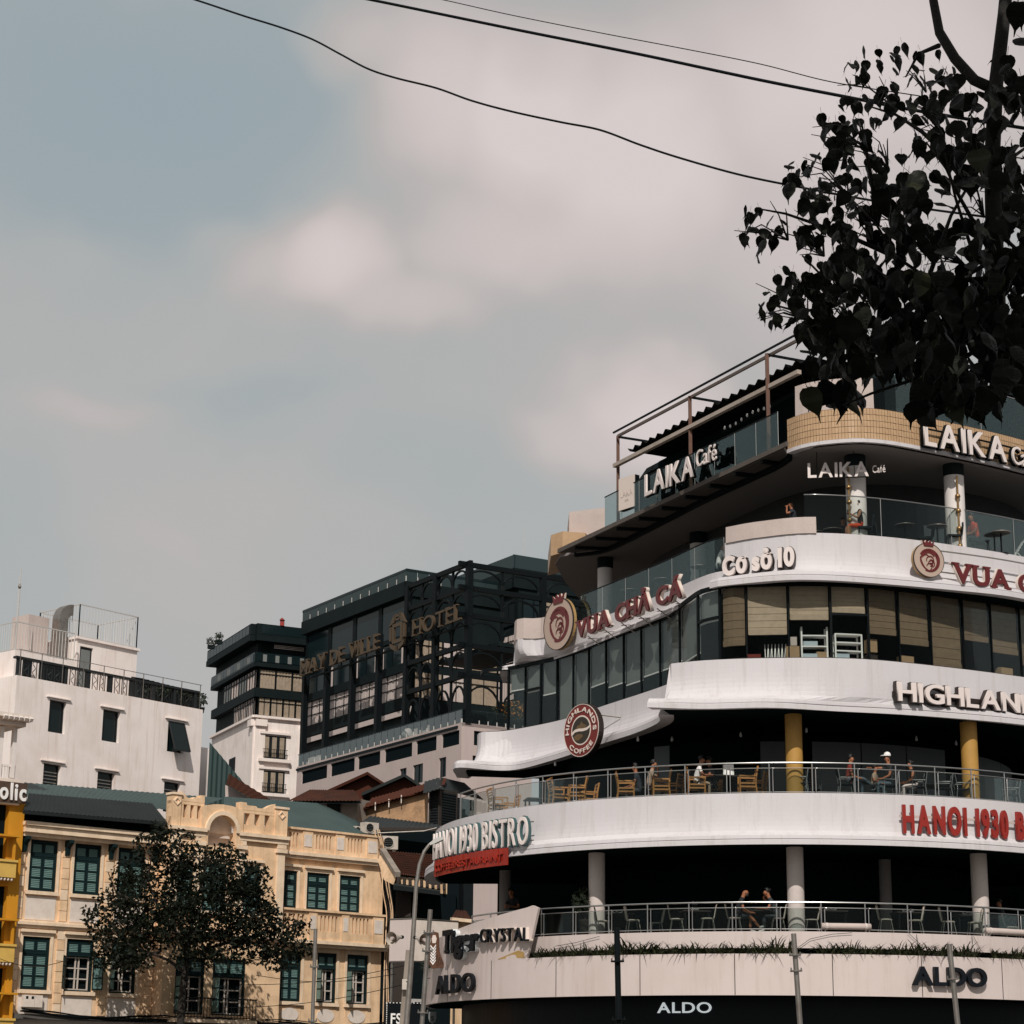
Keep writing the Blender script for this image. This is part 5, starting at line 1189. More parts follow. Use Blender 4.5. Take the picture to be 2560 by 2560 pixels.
person('person with raised hands seated behind the railing below the curved wing', P(11.3, 1622, ZF2), R(0), lean=.1, arms=('mouth', 'lap'), shirt='khaki', pants='darkshorts', skin='skindark', hair='short', look=.04)
person('person in a dark top seated among the wooden chairs left of the white-shirted man', P(10.7, 1600, ZF2), R(170), lean=.1, arms='lap', shirt='shirtnavy', pants='darkshorts', skin='skindark', hair='short')
person('man in a dark red polo shirt and jeans with one leg crossed', P(11.6, 2122, ZF2), R(-8), lean=.06, arms='lap', legs='crossed', shirt='shirtred', pants='jeans', shoes='shoedark', skin='skindark', hair='short')
person('man in a black T-shirt and white cap with one arm stretched out', P(11.5, 2226, ZF2), R(190), lean=.02, arms=('lap', 'out'), legs='down', shirt='shirtblack', pants='jeans', skin='skindark', hair='short', hat='paper', scale=1.05)
person('child with dark hair sitting low between two men at the coffee terrace', P(11.4, 2186, ZF2), R(-30), lean=.05, arms='lap', shirt='khaki', pants='jeans', skin='skindark', hair='bun', scale=.8)
person('woman in a black sleeveless top and pale trousers on the coffee terrace', P(11.6, 2290, ZF2), R(180), lean=.1, arms='lap', shirt='shirtblack', pants='pinkwhite', skin='skindark', hair='bun', sleeve='none', scale=.92)
q_ = PY(1985, 1300, 67.4); person('man in sunglasses and dark shirt above the beige upstand', V((q_.x, q_.y, ZF4 + 1.12)), R(185), lean=.05, arms=('mouth', 'lap'), shirt='shirtnavy', pants='darkshorts', skin='skindark', hair=None)
q_ = PY(2150, 1300, 66.1); person('person in a black tank top reading a phone with orange cloth on the lap', V((q_.x, q_.y, ZF4 + .8)), R(184), lean=.02, arms='phone', shirt='shirtblack', pants='orange', shorts=True, skin='skin', sleeve='none', hair='short', look=.04, extra=gadget('black'))
q_ = PY(2104, 1300, 68.3); person('man sitting in shade behind the orange cloth', V((q_.x, q_.y, ZF4 + .8)), R(-70), lean=.05, arms='lap', shirt='shirtnavy', pants='darkshorts', skin='skindark', hair='short')
q_ = PY(1795, 1390, 71.6); person('man in a white T-shirt on the wing terrace beside the upstand', V((q_.x, q_.y, ZF4 + .75)), R(10), lean=.12, arms='phone', shirt='shirtwhite', pants='darkshorts', skin='skindark', hair='short', look=.05)
q_ = PY(2440, 1340, 67.6); person('figure in bright red seated behind the right white column', V((q_.x, q_.y, ZF4 + .8)), R(200), lean=.1, arms='lap', shirt='orange', pants='darkshorts', skin='skindark', hair='short')
# ================================================================== cream colonial building on the left
MT['fcream'] = mat('cream_limewash', (.85, .59, .375), .85, var=.7, vscale=1.1, streak=.60, dirt=(.42, .27, .15), bump=.25, bscale=18, fine=.12)
MT['ftrim'] = mat('pale_trim', (.85, .66, .48), .8, var=.45, vscale=2, streak=.3, dirt=(.42, .29, .18), fine=.1)
MT['fpanel'] = mat('whitish_panel', (.72, .63, .56), .85, var=.4, vscale=3, dirt=(.42, .33, .26))
MT['fgreen'] = mat('dark_green_frame', (.006, .018, .019), .6, spec=.15)
MT['louv'] = mat('sunlit_green_louvre', (.12, .21, .195), .55, var=.3, vscale=5)  # green lightened to stand for sun caught on the slats
MT['roofgreen'] = mat('green_roof_sheet', (.034, .060, .056), .55, var=.4, vscale=.8, streak=.2)
MT['roofdark'] = mat('dark_roof_sheet', (.016, .020, .020), .6, var=.4, spec=.15, vscale=1)
MT['sash'] = mat('white_sash', (.55, .48, .42), .6)
MT['iron'] = mat('black_iron', (.010, .012, .013), .5)
FB = Fac(60, 2300, 90, 49)
FR = thing('colonial_building', 'cream colonial building with green louvred shutters behind the leafy tree', 'building', (FB.p0.x, FB.p0.y, 0))
S, Z = FB.S, FB.Z
sL, sC0, sC1, sR = S(38, 2300), S(402, 2080), S(690, 2100), S(955, 2300)
oC = .75                                     # the middle block stands forward
zG = 4.35
zBelt = Z(150, 2316)
zTop = Z(40, 2062); zRt = Z(820, 2080)
# window rectangles from the photograph
def rect(x0, x1, y0, y1, o=0): 
    xm, ym = (x0 + x1) / 2, (y0 + y1) / 2
    return (S(x0, ym, o), S(x1, ym, o), Z(xm, y1, o), Z(xm, y0, o))
UL = [rect(73, 142, 2102, 2229), rect(184, 251, 2111, 2236), rect(293, 361, 2119, 2245)]
LL = [rect(53, 122, 2342, 2476), rect(163, 232, 2348, 2479), rect(275, 340, 2356, 2482)]
UR = [rect(689, 742, 2176, 2271), rect(766, 822, 2183, 2276), rect(848, 900, 2189, 2281)]
LR = [rect(700, 752, 2371, 2503), rect(791, 840, 2386, 2507), rect(866, 919, 2390, 2511)]
UC = [rect(430, 482, 2150, 2275, oC), rect(505, 565, 2158, 2280, oC), rect(600, 648, 2165, 2280, oC)]
LC = [rect(437, 510, 2392, 2535, oC), rect(530, 612, 2398, 2540, oC)]
def level(lst): 
    a = sum(r[2] for r in lst) / len(lst); b = sum(r[3] for r in lst) / len(lst); return [(r[0], r[1], a, b) for r in lst]
UL, LL, UR, LR, UC, LC = map(level, (UL, LL, UR, LR, UC, LC))
mb = MB(); FB.wall(mb, sL, sC0, zG, zTop, UL + LL); mb.poly([FB.at(sL, 0, zG), FB.at(sL, 0, zTop), FB.at(sL, -9, zTop), FB.at(sL, -9, zG)]); mb.build('wall', 'fcream', FR)
mb = MB(); FB.wall(mb, sC1, sR, zG, zRt - .6, UR + LR); mb.poly([FB.at(sR, 0, zG), FB.at(sR, 0, zRt), FB.at(sR, -9, zRt), FB.at(sR, -9, zG)]); mb.build('wall', 'fcream', FR)
zC = Z(550, 2085, oC)
mb = MB(); FB.wall(mb, sC0, sC1, zG, zC, UC + LC + [(S(520, 2080, oC), S(584, 2080, oC), zC - .55, zC)], o=oC, depth=.3)
for s in (sC0, sC1): mb.poly([FB.at(s, oC, zG), FB.at(s, oC, zC), FB.at(s, -.3, zC), FB.at(s, -.3, zG)])
mb.build('wall', 'fcream', FR)
mb = MB(); FB.box(mb, sL + .05, sR - .05, -9, -.35, 0, zTop - .3); mb.build('rear_mass', 'dark2', FR)
# ground storey, mostly below the picture
mb = MB(); FB.box(mb, sL, sR, -1, .05, 0, zG - .02); mb.build('ground_storey', 'fpanel', FR)
mb = MB(); FB.box(mb, sL - .05, sR, .0, .55, zG - .18, zG + .02); mb.build('shop_awning', mat('grey_awning', (.11, .10, .09), .7, var=.4), FR)
# shutters
_sh = {}
def shutter_leaf(par, s0, s1, z0, z1, o, panels, swing=None, hinge='l', m_='louv'):
    """a louvred leaf: frame plus slats; swing opens it outwards about its hinge edge"""
    def T(s, oo, z):
        if swing is None: return FB.at(s, o + oo, z)
        h = s0 if hinge == 'l' else s1; d = s - h; c, sn = math.cos(swing), math.sin(swing)
        return FB.at(h + d * c - oo * sn * (1 if d >= 0 else -1) * .0, o + abs(d) * sn + oo * c, z)
    fw = .07; mb = MB()
    def bx(a, b, c, d, t0=-.02, t1=.025): mb.hexa([T(a, t1, c), T(b, t1, c), T(b, t0, c), T(a, t0, c), T(a, t1, d), T(b, t1, d), T(b, t0, d), T(a, t0, d)])
    bx(s0, s0 + fw, z0, z1); bx(s1 - fw, s1, z0, z1); n = len(panels); zz = z0
    bx(s0 + fw, s1 - fw, z0, z0 + fw)
    zs = [z0 + (z1 - z0) * p for p in panels] + [z1]
    lm = MB(); lo = z0 + fw
    for zc in zs:
        hi = zc - fw / 2 if zc < z1 else z1 - fw
        k = max(2, int((hi - lo) / .065))
        for i in range(k):
            a = lo + (hi - lo) * i / k; b = lo + (hi - lo) * (i + 1) / k
            lm.poly([T(s0 + fw, .012, a + .004), T(s1 - fw, .012, a + .004), T(s1 - fw, -.022, b + .006), T(s0 + fw, -.022, b + .006)])
        bx(s0 + fw, s1 - fw, hi, min(zc + fw / 2, z1)); lo = zc + fw / 2
    f = mb.build('shutter', 'fgreen', par)
    lm.build('louvres', m_, f, kind='stuff')
    return f
def window(r, o, mode='closed', par=None, arch=False, cap=True):
    s0, s1, z0, z1 = r; par = par or FR
    w = MB(); FB.box(w, s0, s0 + .07, o - .14, o - .04, z0, z1); FB.box(w, s1 - .07, s1, o - .14, o - .04, z0, z1); FB.box(w, s0 + .07, s1 - .07, o - .14, o - .04, z1 - .1, z1); FB.box(w, s0 + .07, s1 - .07, o - .14, o - .04, z0, z0 + .06)
    zt = z0 + (z1 - z0) * .70
    FB.box(w, s0 + .07, s1 - .07, o - .14, o - .03, zt - .05, zt + .05)
    wn = w.build('window', 'fgreen', par)
    sm = (s0 + s1) / 2
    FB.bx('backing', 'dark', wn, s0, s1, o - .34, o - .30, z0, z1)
    for a, b in ((s0 + .08, sm - .01), (sm + .01, s1 - .08)): shutter_leaf(wn, a, b, zt + .06, z1 - .11, o - .07, [])
    if mode == 'closed':
        for a, b in ((s0 + .08, sm - .01), (sm + .01, s1 - .08)): shutter_leaf(wn, a, b, z0 + .07, zt - .06, o - .07, [.36, .68])
    else:
        shutter_leaf(wn, s0 - .0, sm - .02, z0 + .07, zt - .06, o + .01, [.36, .68], swing=R(128 if mode == 'open' else 100), hinge='l')
        shutter_leaf(wn, sm + .02, s1 + .0, z0 + .07, zt - .06, o + .01, [.36, .68], swing=R(105), hinge='r') if mode == 'open' else None
        mb = MB()
        for s in (s0 + .12, sm - .08, sm + .08, s1 - .12): FB.box(mb, s - .03, s + .03, o - .22, o - .17, z0 + .06, zt - .06)
        for k in range(4): zz = z0 + .09 + (zt - z0 - .2) * k / 3; FB.box(mb, s0 + .1, s1 - .1, o - .215, o - .175, zz - .025, zz + .025)
        mb.build('sash', 'sash', wn)
    return wn
for r in UL + UR: window(r, 0)
for r in UC: window(r, oC)
window(LL[0], 0); window(LL[1], 0, 'open'); window(LL[2], 0, 'half')
window(LR[0], 0); window(LR[1], 0, 'half'); window(LR[2], 0, 'sash')
for r in LC: window(r, oC, 'sash')
# sills, hoods and recessed aprons below the windows
for grp, o, ap in ((UL, 0, 1.0), (LL, 0, .95), (UR, 0, 0), (LR, 0, .75), (UC, oC, 0)):
    for r in grp:
        FB.bx('window_sill', 'ftrim', FR, r[0] - .12, r[1] + .12, o - .05, o + .14, r[2] - .16, r[2] - .01)
        FB.bx('window_hood', 'ftrim', FR, r[0] - .16, r[1] + .16, o - .02, o + .16, r[3] + .18, r[3] + .30)
        mb = MB()
        for s0, s1 in ((r[0] - .13, r[0] - .01), (r[1] + .01, r[1] + .13)): FB.box(mb, s0, s1, o - .02, o + .045, r[2], r[3] + .17)
        FB.box(mb, r[0] - .13, r[1] + .13, o - .02, o + .044, r[3] + .01, r[3] + .17); mb.build('window_surround', 'ftrim', FR)
        if ap:
            mb = MB(); z0, z1 = r[2] - .2 - ap, r[2] - .22
            FB.box(mb, r[0] - .05, r[1] + .05, o - .01, o + .02, z0, z1); mb.build('apron', 'fpanel' if grp is UL or grp is LL else 'fcream', FR)
            if grp is LR:
                sm, zm = (r[0] + r[1]) / 2, (z0 + z1) / 2
                mb = MB(); mb.prism([(.5 * math.cos(t_ * math.pi / 12), .3 * math.sin(t_ * math.pi / 12)) for t_ in range(24)], FB.at(sm, .022, zm), FB.e, FB.z, FB.n, .03); mb.build('medallion', 'fpanel', FR)
# rusticated pilasters of the left part: courses of blocks
edges = [sL] + [x for r in UL for x in (r[0] - .22, r[1] + .22)]
pil = [(sL, UL[0][0] - .22), (UL[0][1] + .22, UL[1][0] - .22), (UL[1][1] + .22, UL[2][0] - .22), (UL[2][1] + .22, sC0 - .05)]
for a, b in pil:
    for z0, z1 in ((zG + .05, zBelt - .12), (zBelt + .2, zTop - .75)):
        k = max(3, round((z1 - z0) / .42)); pm = MB()
        for i in range(k):
            za, zb = z0 + (z1 - z0) * i / k + .012, z0 + (z1 - z0) * (i + 1) / k - .012; j = rnd.uniform(0, .008)
            q = MB(); FB.box(q, a + .02, b - .02, -.01, .07 + j, za, zb); q.build('quoin_block', 'ftrim' if rnd.random() < .3 else 'fcream', FR)
# belt courses
for a, b, o, z_ in ((sL, sC0, 0, zBelt), (sC0 - .06, sC1 + .06, oC, zBelt), (sC1, sR + .05, 0, zBelt - .02)):
    mb = MB(); FB.box(mb, a, b, o - .02, o + .12, z_ - .14, z_ - .02); FB.box(mb, a, b, o - .02, o + .22, z_ - .018, z_ + .10); FB.box(mb, a, b, o - .02, o + .15, z_ + .102, z_ + .18); mb.build('belt_course', 'ftrim', FR)
# left cornice on brackets, with the dark sheet roof over it
mb = MB(); FB.box(mb, sL - .1, sC0, -.02, .55, zTop - .30, zTop - .02); FB.box(mb, sL - .15, sC0, -.02, .65, zTop - .018, zTop + .14); FB.box(mb, sL - .05, sC0, -.02, .35, zTop - .46, zTop - .302); mb.build('cornice', 'ftrim', FR)
for a, b in pil:
    s = (a + b) / 2; mb = MB(); mb.prism([(0, 0), (.45, 0), (.45, -.12), (.2, -.3), (.14, -.62), (0, -.66)], FB.at(s - .1, .02, zTop - .47), FB.n, FB.z, FB.e, .2); mb.build('bracket', 'fgreen', FR)
def corrugated(name, m_, par, A, Bp, C, D, pitch=.22, amp=.03, kind=None):
    """sheet roof with ribs: A-B along the eave, D-C along the ridge"""
    L_ = (Bp - A).length; n = max(4, int(L_ / pitch) * 4); nn = (Bp - A).cross(D - A).normalized(); nn = nn if nn.z > 0 else -nn
    vs = []; fs = []
    for i in range(n + 1):
        f = i / n; h = amp * (1 if (i % 4) in (1,) else (.0 if (i % 4) in (3,) else .5)); h = amp * (.5 + .5 * math.sin(i / 4 * 2 * math.pi))
        vs += [A.lerp(Bp, f) + nn * h, D.lerp(C, f) + nn * h]
    for i in range(n): fs.append((2 * i, 2 * i + 2, 2 * i + 3, 2 * i + 1))
    mb = MB(); mb.mesh(vs, fs); q = mb.build(name, m_, par); return q
PPo = lambda px, py, o: PP(px, py, FB.p0 + FB.n * o, FB.n)
corrugated('sheet_roof', 'roofdark', FR, PPo(58, 2026, .9), PPo(418, 2056, .9), PPo(380, 2009, -1.0), PPo(72, 1984, -1.0))
mb = MB(); a, b = PPo(58, 2026, .92), PPo(418, 2056, .92); mb.bar(a + V((0, 0, -.07)), b + V((0, 0, -.07)), .04, .14); mb.build('gutter', 'roofdark', FR)
FB.bx('eave_lining', 'dark', FR, sL, sC0 + .3, -.3, .1, zTop + .1, Z(240, 2030))
corrugated('sheet_roof', 'roofgreen', FR, PPo(60, 1992, -1.05), PPo(470, 2030, -1.05), PPo(560, 1996, -4.2), PPo(60, 1957, -4.2))
corrugated('sheet_roof', 'roofgreen', FR, PPo(560, 2055, -.4), PPo(889, 2084, -.4), PPo(786, 2008, -4.2), PPo(560, 1992, -4.2))
corrugated('sheet_roof', 'roofgreen', FR, PPo(889, 2084, -.4), PPo(960, 2086, -8), PPo(800, 2010, -4.6), PPo(786, 2008, -4.2))
# right-hand parapet and balcony with slotted panels
def balustrade(s0, s1, z0, z1, o, piers, slots, base=.30, dep=.24):
    """solid parapet with groups of narrow slots between piers"""
    mb = MB(); FB.box(mb, s0, s1, o - dep, o, z0, z0 + base); FB.box(mb, s0, s1, o - dep, o, z1 - .16, z1 - .02); FB.box(mb, s0 - .04, s1 + .04, o - dep - .04, o + .1, z1 - .018, z1 + .08); par_ = mb.build('parapet', 'fcream', FR)
    ed = [s0] + [x for p in piers for x in p] + [s1]
    gaps = [(ed[i], ed[i + 1]) for i in range(0, len(ed), 2)]
    for a, b in piers:
        mb = MB(); FB.box(mb, a, b, o - dep - .02, o + .05, z0, z1 - .02); q = mb.build('pier', 'fcream', par_)
        mb = MB(); FB.box(mb, a + .08, b - .08, o + .05, o + .075, z0 + base + .06, z1 - .2); mb.build('pier_panel', 'fpanel', par_)
    for (a, b), k in zip(gaps, slots):
        if b - a < .2 or not k:
            if b - a > .05: FB.bx('infill', 'fcream', par_, a, b, o - dep, o - .01, z0 + base, z1 - .16)
            continue
        m_ = .12; w = (b - a - 2 * m_) / (2 * k + 1)
        FB.bx('infill', 'fcream', par_, a, a + m_, o - dep, o - .01, z0 + base, z1 - .16); FB.bx('infill', 'fcream', par_, b - m_, b, o - dep, o - .01, z0 + base, z1 - .16)
        for i in range(k + 1):
            x = a + m_ + 2 * i * w; FB.bx('baluster', 'fcream', par_, x, x + w, o - dep, o - .01, z0 + base, z1 - .16)
    return par_
zp0, zp1 = Z(820, 2138), Z(820, 2082)
pr = [(S(752, 2110), S(777, 2110)), (S(834, 2115), S(857, 2115)), (S(912, 2120), S(940, 2120))]
balustrade(sC1 + .02, S(941, 2120), zp0, zp1, .12, pr, [5, 5, 5, 0], base=.22)
mb = MB(); FB.box(mb, sC1, S(941, 2120) + .05, -.02, .30, zp0 - .16, zp0 - .005); FB.box(mb, sC1, S(941, 2120), -.02, .2, zp0 - .3, zp0 - .162); mb.build('cornice', 'ftrim', FR)
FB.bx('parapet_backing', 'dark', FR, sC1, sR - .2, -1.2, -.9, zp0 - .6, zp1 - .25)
for r in UR: mb = MB(); sm = (r[0] + r[1]) / 2; mb.prism([(-.16, -.16), (.16, -.16), (.16, .16), (-.16, .16)], FB.at(sm, .0, r[3] + .72), FB.e, FB.z, FB.n, .05); mb.build('boss', 'fpanel', FR)
zb0, zb1 = Z(860, 2355, .5), Z(860, 2284, .5)
pr = [(S(771, 2320, .5), S(791, 2320, .5)), (S(853, 2322, .5), S(871, 2322, .5)), (S(931, 2325, .5), S(958, 2325, .5))]
balustrade(sC1 + .02, S(959, 2325, .5), zb0, zb1, .5, pr, [5, 5, 5, 0], base=.42)
mb = MB(); FB.box(mb, sC1, sR + .1, -.02, .58, zb0 - .16, zb0 - .005); FB.box(mb, sC1, sR + .05, -.02, .4, zb0 - .3, zb0 - .162); mb.build('balcony_slab', 'ftrim', FR)
# middle block: cornice, arched gable and corner piers
for a_, b_ in ((sC0 - .1, S(511, 2080, oC)), (S(593, 2080, oC), sC1 + .1)):
    mb = MB(); FB.box(mb, a_, b_, oC - .5, oC + .26, zC, zC + .16); FB.box(mb, a_ + .05, b_ - .02, oC - .5, oC + .16, zC - .2, zC - .002); mb.build('cornice', 'ftrim', FR)
zq = Z(545, 1996, oC); sA0, sA1 = S(512, 2060, oC), S(592, 2060, oC)
def gable_block(s0, s1, ztop, flip):
    """slotted parapet block with a stepped, scrolled top"""
    k = 3; g = MB(); w = (s1 - s0); z0 = zC + .16; z1 = z0 + (ztop - z0) * .30; z2 = z0 + (ztop - z0) * .72
    FB.box(g, s0, s1, oC - .35, oC + .05, z0, z1); FB.box(g, s0, s1, oC - .35, oC + .05, z2, z2 + .14)
    q = g.build('gable_parapet', 'fcream', FR)
    pw = w * .26; ps = (s0, s0 + pw) if not flip else (s1 - pw, s1); inn = (s0 + pw, s1) if not flip else (s0, s1 - pw)
    FB.bx('pier', 'fcream', q, ps[0], ps[1], oC - .4, oC + .12, z0, ztop)
    FB.bx('pier_cap', 'ftrim', q, ps[0] - .05, ps[1] + .05, oC - .42, oC + .18, ztop, ztop + .1)
    sq = (ps[0] + ps[1]) / 2; mb = MB(); disc(mb, FB.at(sq, oC + .12, ztop - .28), FB.e, FB.z, FB.n, .13, .2, 0, .05, k=4); mb.build('square_boss', 'ftrim', q)
    L_ = inn[1] - inn[0]; cw = L_ / 7
    for i in (0, 2, 4, 6): FB.bx('baluster', 'fcream', q, inn[0] + i * cw, inn[0] + (i + 1) * cw, oC - .33, oC + .04, z1, z2)
    pts = [(0, 0), (L_, 0), (L_, .34), (L_ * .82, .34), (L_ * .8, .22), (L_ * .55, .22), (L_ * .5, .14), (L_ * .28, .16), (L_ * .12, .34), (0, .42)]
    pts = pts if not flip else [(L_ - x, y) for x, y in pts][::-1]
    mb = MB(); mb.prism(pts, FB.at(inn[0], oC - .3, z2 + .14), FB.e, FB.z, FB.n, .36); mb.build('scroll', 'fcream', q)
gable_block(sC0, sA0 - .1, zq - .05, False); gable_block(sA1 + .1, sC1, zq - .18, True)
ra = (sA1 - sA0) / 2 + .1; sm = (sA0 + sA1) / 2; za = Z(548, 2028, oC) - .25 - ra * .98
N_ = 20; vs = []
out = [(-ra - .22, -.4)] + [(-(ra + .05) - .17, 1.6)] + [(-ra * .6, 1.78), (0, 1.84), (ra * .6, 1.78)] + [(ra + .22, 1.6), (ra + .22, -.4)]
inn = [(ra * .78 * math.cos(math.pi * i / N_), ra * .78 * math.sin(math.pi * i / N_) + .25) for i in range(N_ + 1)]
ring = [(ra * .78, -.4)] + inn + [(-ra * .78, -.4)]
mb = MB()
hT = .25 + ra * .98 + .30; zl_ = zC - .55 - za
ring = [(ra * .78, zl_)] + inn + [(-ra * .78, zl_)]
full = [( -ra - .16, zl_), (-ra - .16, hT - .16), (-ra * .5, hT - .03), (0, hT), (ra * .5, hT - .03), (ra + .16, hT - .16), (ra + .16, zl_)] + ring
mb.prism(full, FB.at(sm, oC - .1, za), FB.e, FB.z, FB.n, .25); fixn(mb.build('arched_gable', 'fcream', FR))
mb = MB(); FB.box(mb, sA0, sA1, oC - .45, oC - .4, zC - .6, za + .25 + ra); mb.build('niche_back', 'fpanel', FR)
mb = MB(); vs = []; fs = []
for i in range(N_ + 1):
    t_ = math.pi * i / N_
    for r_, oo in ((ra * .78, oC + .15), (ra * .78, oC + .24), (ra * .98, oC + .24), (ra * .98, oC + .15)): vs.append(FB.at(sm + r_ * math.cos(t_), oo, za + .25 + r_ * math.sin(t_)))
for i in range(N_):
    for k in range(4): fs.append((i * 4 + k, i * 4 + (k + 1) % 4, i * 4 + 4 + (k + 1) % 4, i * 4 + 4 + k))
mb.mesh(vs, fs); fixn(mb.build('archivolt', 'ftrim', FR))
for s in (sC0 + .25, sA0 - .25, sA1 + .25, sC1 - .25):
    mb = MB(); FB.box(mb, s - .2, s + .2, oC - .02, oC + .1, zBelt + .2, zC - .62); FB.box(mb, s - .28, s + .28, oC - .02, oC + .18, zC - .6, zC - .42); FB.box(mb, s - .24, s + .24, oC - .02, oC + .14, zC - .40, zC - .21); mb.build('pilaster', 'ftrim', FR)
# iron balcony of the middle block
bal = MB(); zb = Z(525, 2548, oC + .6); FB.box(bal, LC[0][0] - .3, LC[1][1] + .3, oC, oC + .62, zb - .15, zb); bo = bal.build('balcony', 'ftrim', FR)
mb = MB(); FB.box(mb, LC[0][0] - .28, LC[1][1] + .28, oC + .54, oC + .58, zb + .86, zb + .92); FB.box(mb, LC[0][0] - .28, LC[1][1] + .28, oC + .54, oC + .58, zb + .06, zb + .1); mb.build('rail', 'iron', bo)
s = LC[0][0] - .26
while s < LC[1][1] + .26: mb = MB(); FB.box(mb, s, s + .022, oC + .55, oC + .572, zb, zb + .88); mb.build('bar', 'iron', bo); s += .16
# iron balcony grilles, electric boxes, loose cables
p = FB.at(S(75, 2495), .1, Z(75, 2505)); t = thing('meter_box', 'grey electric meter box below the lower left shutter of the cream building', 'box', p)
for a_, b_ in ((52, 79), (80, 99)):
    FB.bx('box_case', 'fpanel', t, S(a_, 2500), S(b_, 2500), .03, .26, Z(75, 2518), Z(75, 2488))
for a_ in (60, 74): FB.bx('meter_window', 'dark', t, S(a_ - 3, 2500), S(a_ + 3, 2500), .26, .265, Z(75, 2498), Z(75, 2491))
rg = random.Random(11)
for k in range(9):
    a = FB.at(sL + .2, .6 + .05 * k, zG + .12 + .05 * (k % 3)); b = FB.at(sR, .6 + .04 * k, zG + .05 + .06 * (k % 4)); mb = MB()
    mb.tube([a.lerp(b, i / 14) + V((0, 0, -.25 * math.sin(math.pi * ((i / 14 * (2 + k % 2)) % 1)) + rg.uniform(-.03, .03))) for i in range(15)], .022, 5)
    tag(mb.build('street_cable', 'black'), 'black cable in the sagging bundle along the foot of the cream building', 'cable', 'cable bundle on the cream building')
# cable bundle climbing the right end of the facade
for k in range(7):
    pts_ = [(936 + k * 1.5, 2075), (945 + k * 3, 2150), (958 + k * 2, 2220), (972 + k, 2280), (966 + k * 1.5, 2330), (960 + k, 2420), (962 + k * 1.2, 2560)]
    if k % 3 == 1: pts_ = [(x + rg.uniform(-8, 8), y) for x, y in pts_]
    mb = MB(); P_ = Path([(x, y) for x, y in pts_], n=4); mb.tube([FB.at(*((lambda q: (q[0], .12 + .03 * k, q[1]))(FB.sz(p_.x, p_.y, .12)))) for p_ in P_.P], .028 if k % 2 else .016, 5)
    tag(mb.build('cable', 'fcream' if k % 2 else 'darkwood'), 'cable climbing the right end of the cream building facade', 'cable', 'cables climbing the cream facade')
# ================================================================== yellow house at the left edge
MT['yellow'] = mat('yellow_paint', (.58, .255, .012), .75, var=.3, vscale=1, streak=.25, dirt=(.36, .14, .008))
MT['yellowpale'] = mat('pale_yellow_paint', (.66, .42, .10), .75, var=.3, vscale=2)
YB = thing('yellow_house', 'narrow bright yellow house at the left edge with small balconies', 'building', FB.at(sL - 2, .2, 0))
oy = .35; yS = lambda px, py: FB.S(px, py, oy); yZ = lambda px, py: FB.Z(px, py, oy)
yr = yS(52, 2150) ; yl = yr - 6; ytop = yZ(30, 2004)
yr = S(42, 2300, oy)
holes = []
for z0y, z1y in ((2150, 2010), (2360, 2215), (2545, 2420)):
    holes.append((yS(-60, (z0y + z1y) / 2), yS(19 - (z0y - 2150) * .02, (z0y + z1y) / 2), yZ(10, z0y), yZ(10, z1y)))
mb = MB(); FB.wall(mb, yl, yr, 0, ytop, holes, depth=.3, o=oy); mb.poly([FB.at(yr, oy, 0), FB.at(yr, oy, ytop), FB.at(yr, -9, ytop), FB.at(yr, -9, 0)]); mb.poly([FB.at(yl, oy, ytop), FB.at(yr, oy, ytop), FB.at(yr, -9, ytop), FB.at(yl, -9, ytop)]); mb.build('wall', 'yellow', YB)
for h in holes:
    FB.bx('window_recess', 'dark', YB, h[0], h[1], oy - .4, oy - .3, h[2], h[3])
    mb = MB(); FB.box(mb, h[0] - .1, h[1] + .25, oy - .02, oy + .5, h[2] - .75, h[2] - .12); FB.box(mb, h[0] - .1, h[1] + .3, oy - .02, oy + .56, h[2] - .118, h[2] - .02); q = mb.build('balcony', 'yellowpale', YB)
    for k in range(6): mb = MB(); mb.lathe(FB.at(h[1] + .12 - k * .16, oy + .42, h[2] - .84), [(.02, -.06), (.06, 0), (.05, .09)], 8); mb.build('baluster_drop', 'fpanel', q, smooth=True)
    mb = MB(); FB.box(mb, h[0], h[1] + .3, oy - .02, oy + .62, h[2] + .92, h[2] + 1.0); FB.box(mb, h[1] + .12, h[1] + .22, oy + .3, oy + .4, h[2] - .02, h[2] + .92); mb.build('rail', 'yellow', q)
# board with white script
p = FB.at(S(30, 1980, .6), .6, Z(30, 1980, .6)); t = thing('shop_sign', 'dark weathered board with white lettering ending in olic at the left edge', 'sign', p)
FB.bx('board', mat('weathered_board', (.055, .035, .025), .8, var=.6, vscale=3, dirt=(.16, .08, .05)), t, S(-60, 1980, .6), S(67, 1980, .6), .5, .62, Z(30, 2006, .6), Z(30, 1955, .6))
ph = Path([tuple(FB.at(S(-2, 1980, .6), .62, 0)[:2]), tuple(FB.at(S(64, 1980, .6), .62, 0)[:2])], smooth=False)
text_path(t, 'olic', ph, 0, ph.len, Z(30, 1999, .6), .72, .04, ('paper', 'darkside'), bold=.025, ext=.06, gap=.2)
FB.bx('ledge', 'ftrim', YB, yl, S(44, 2010, .4), .2, .55, Z(30, 2012, .5), Z(30, 2007, .5))
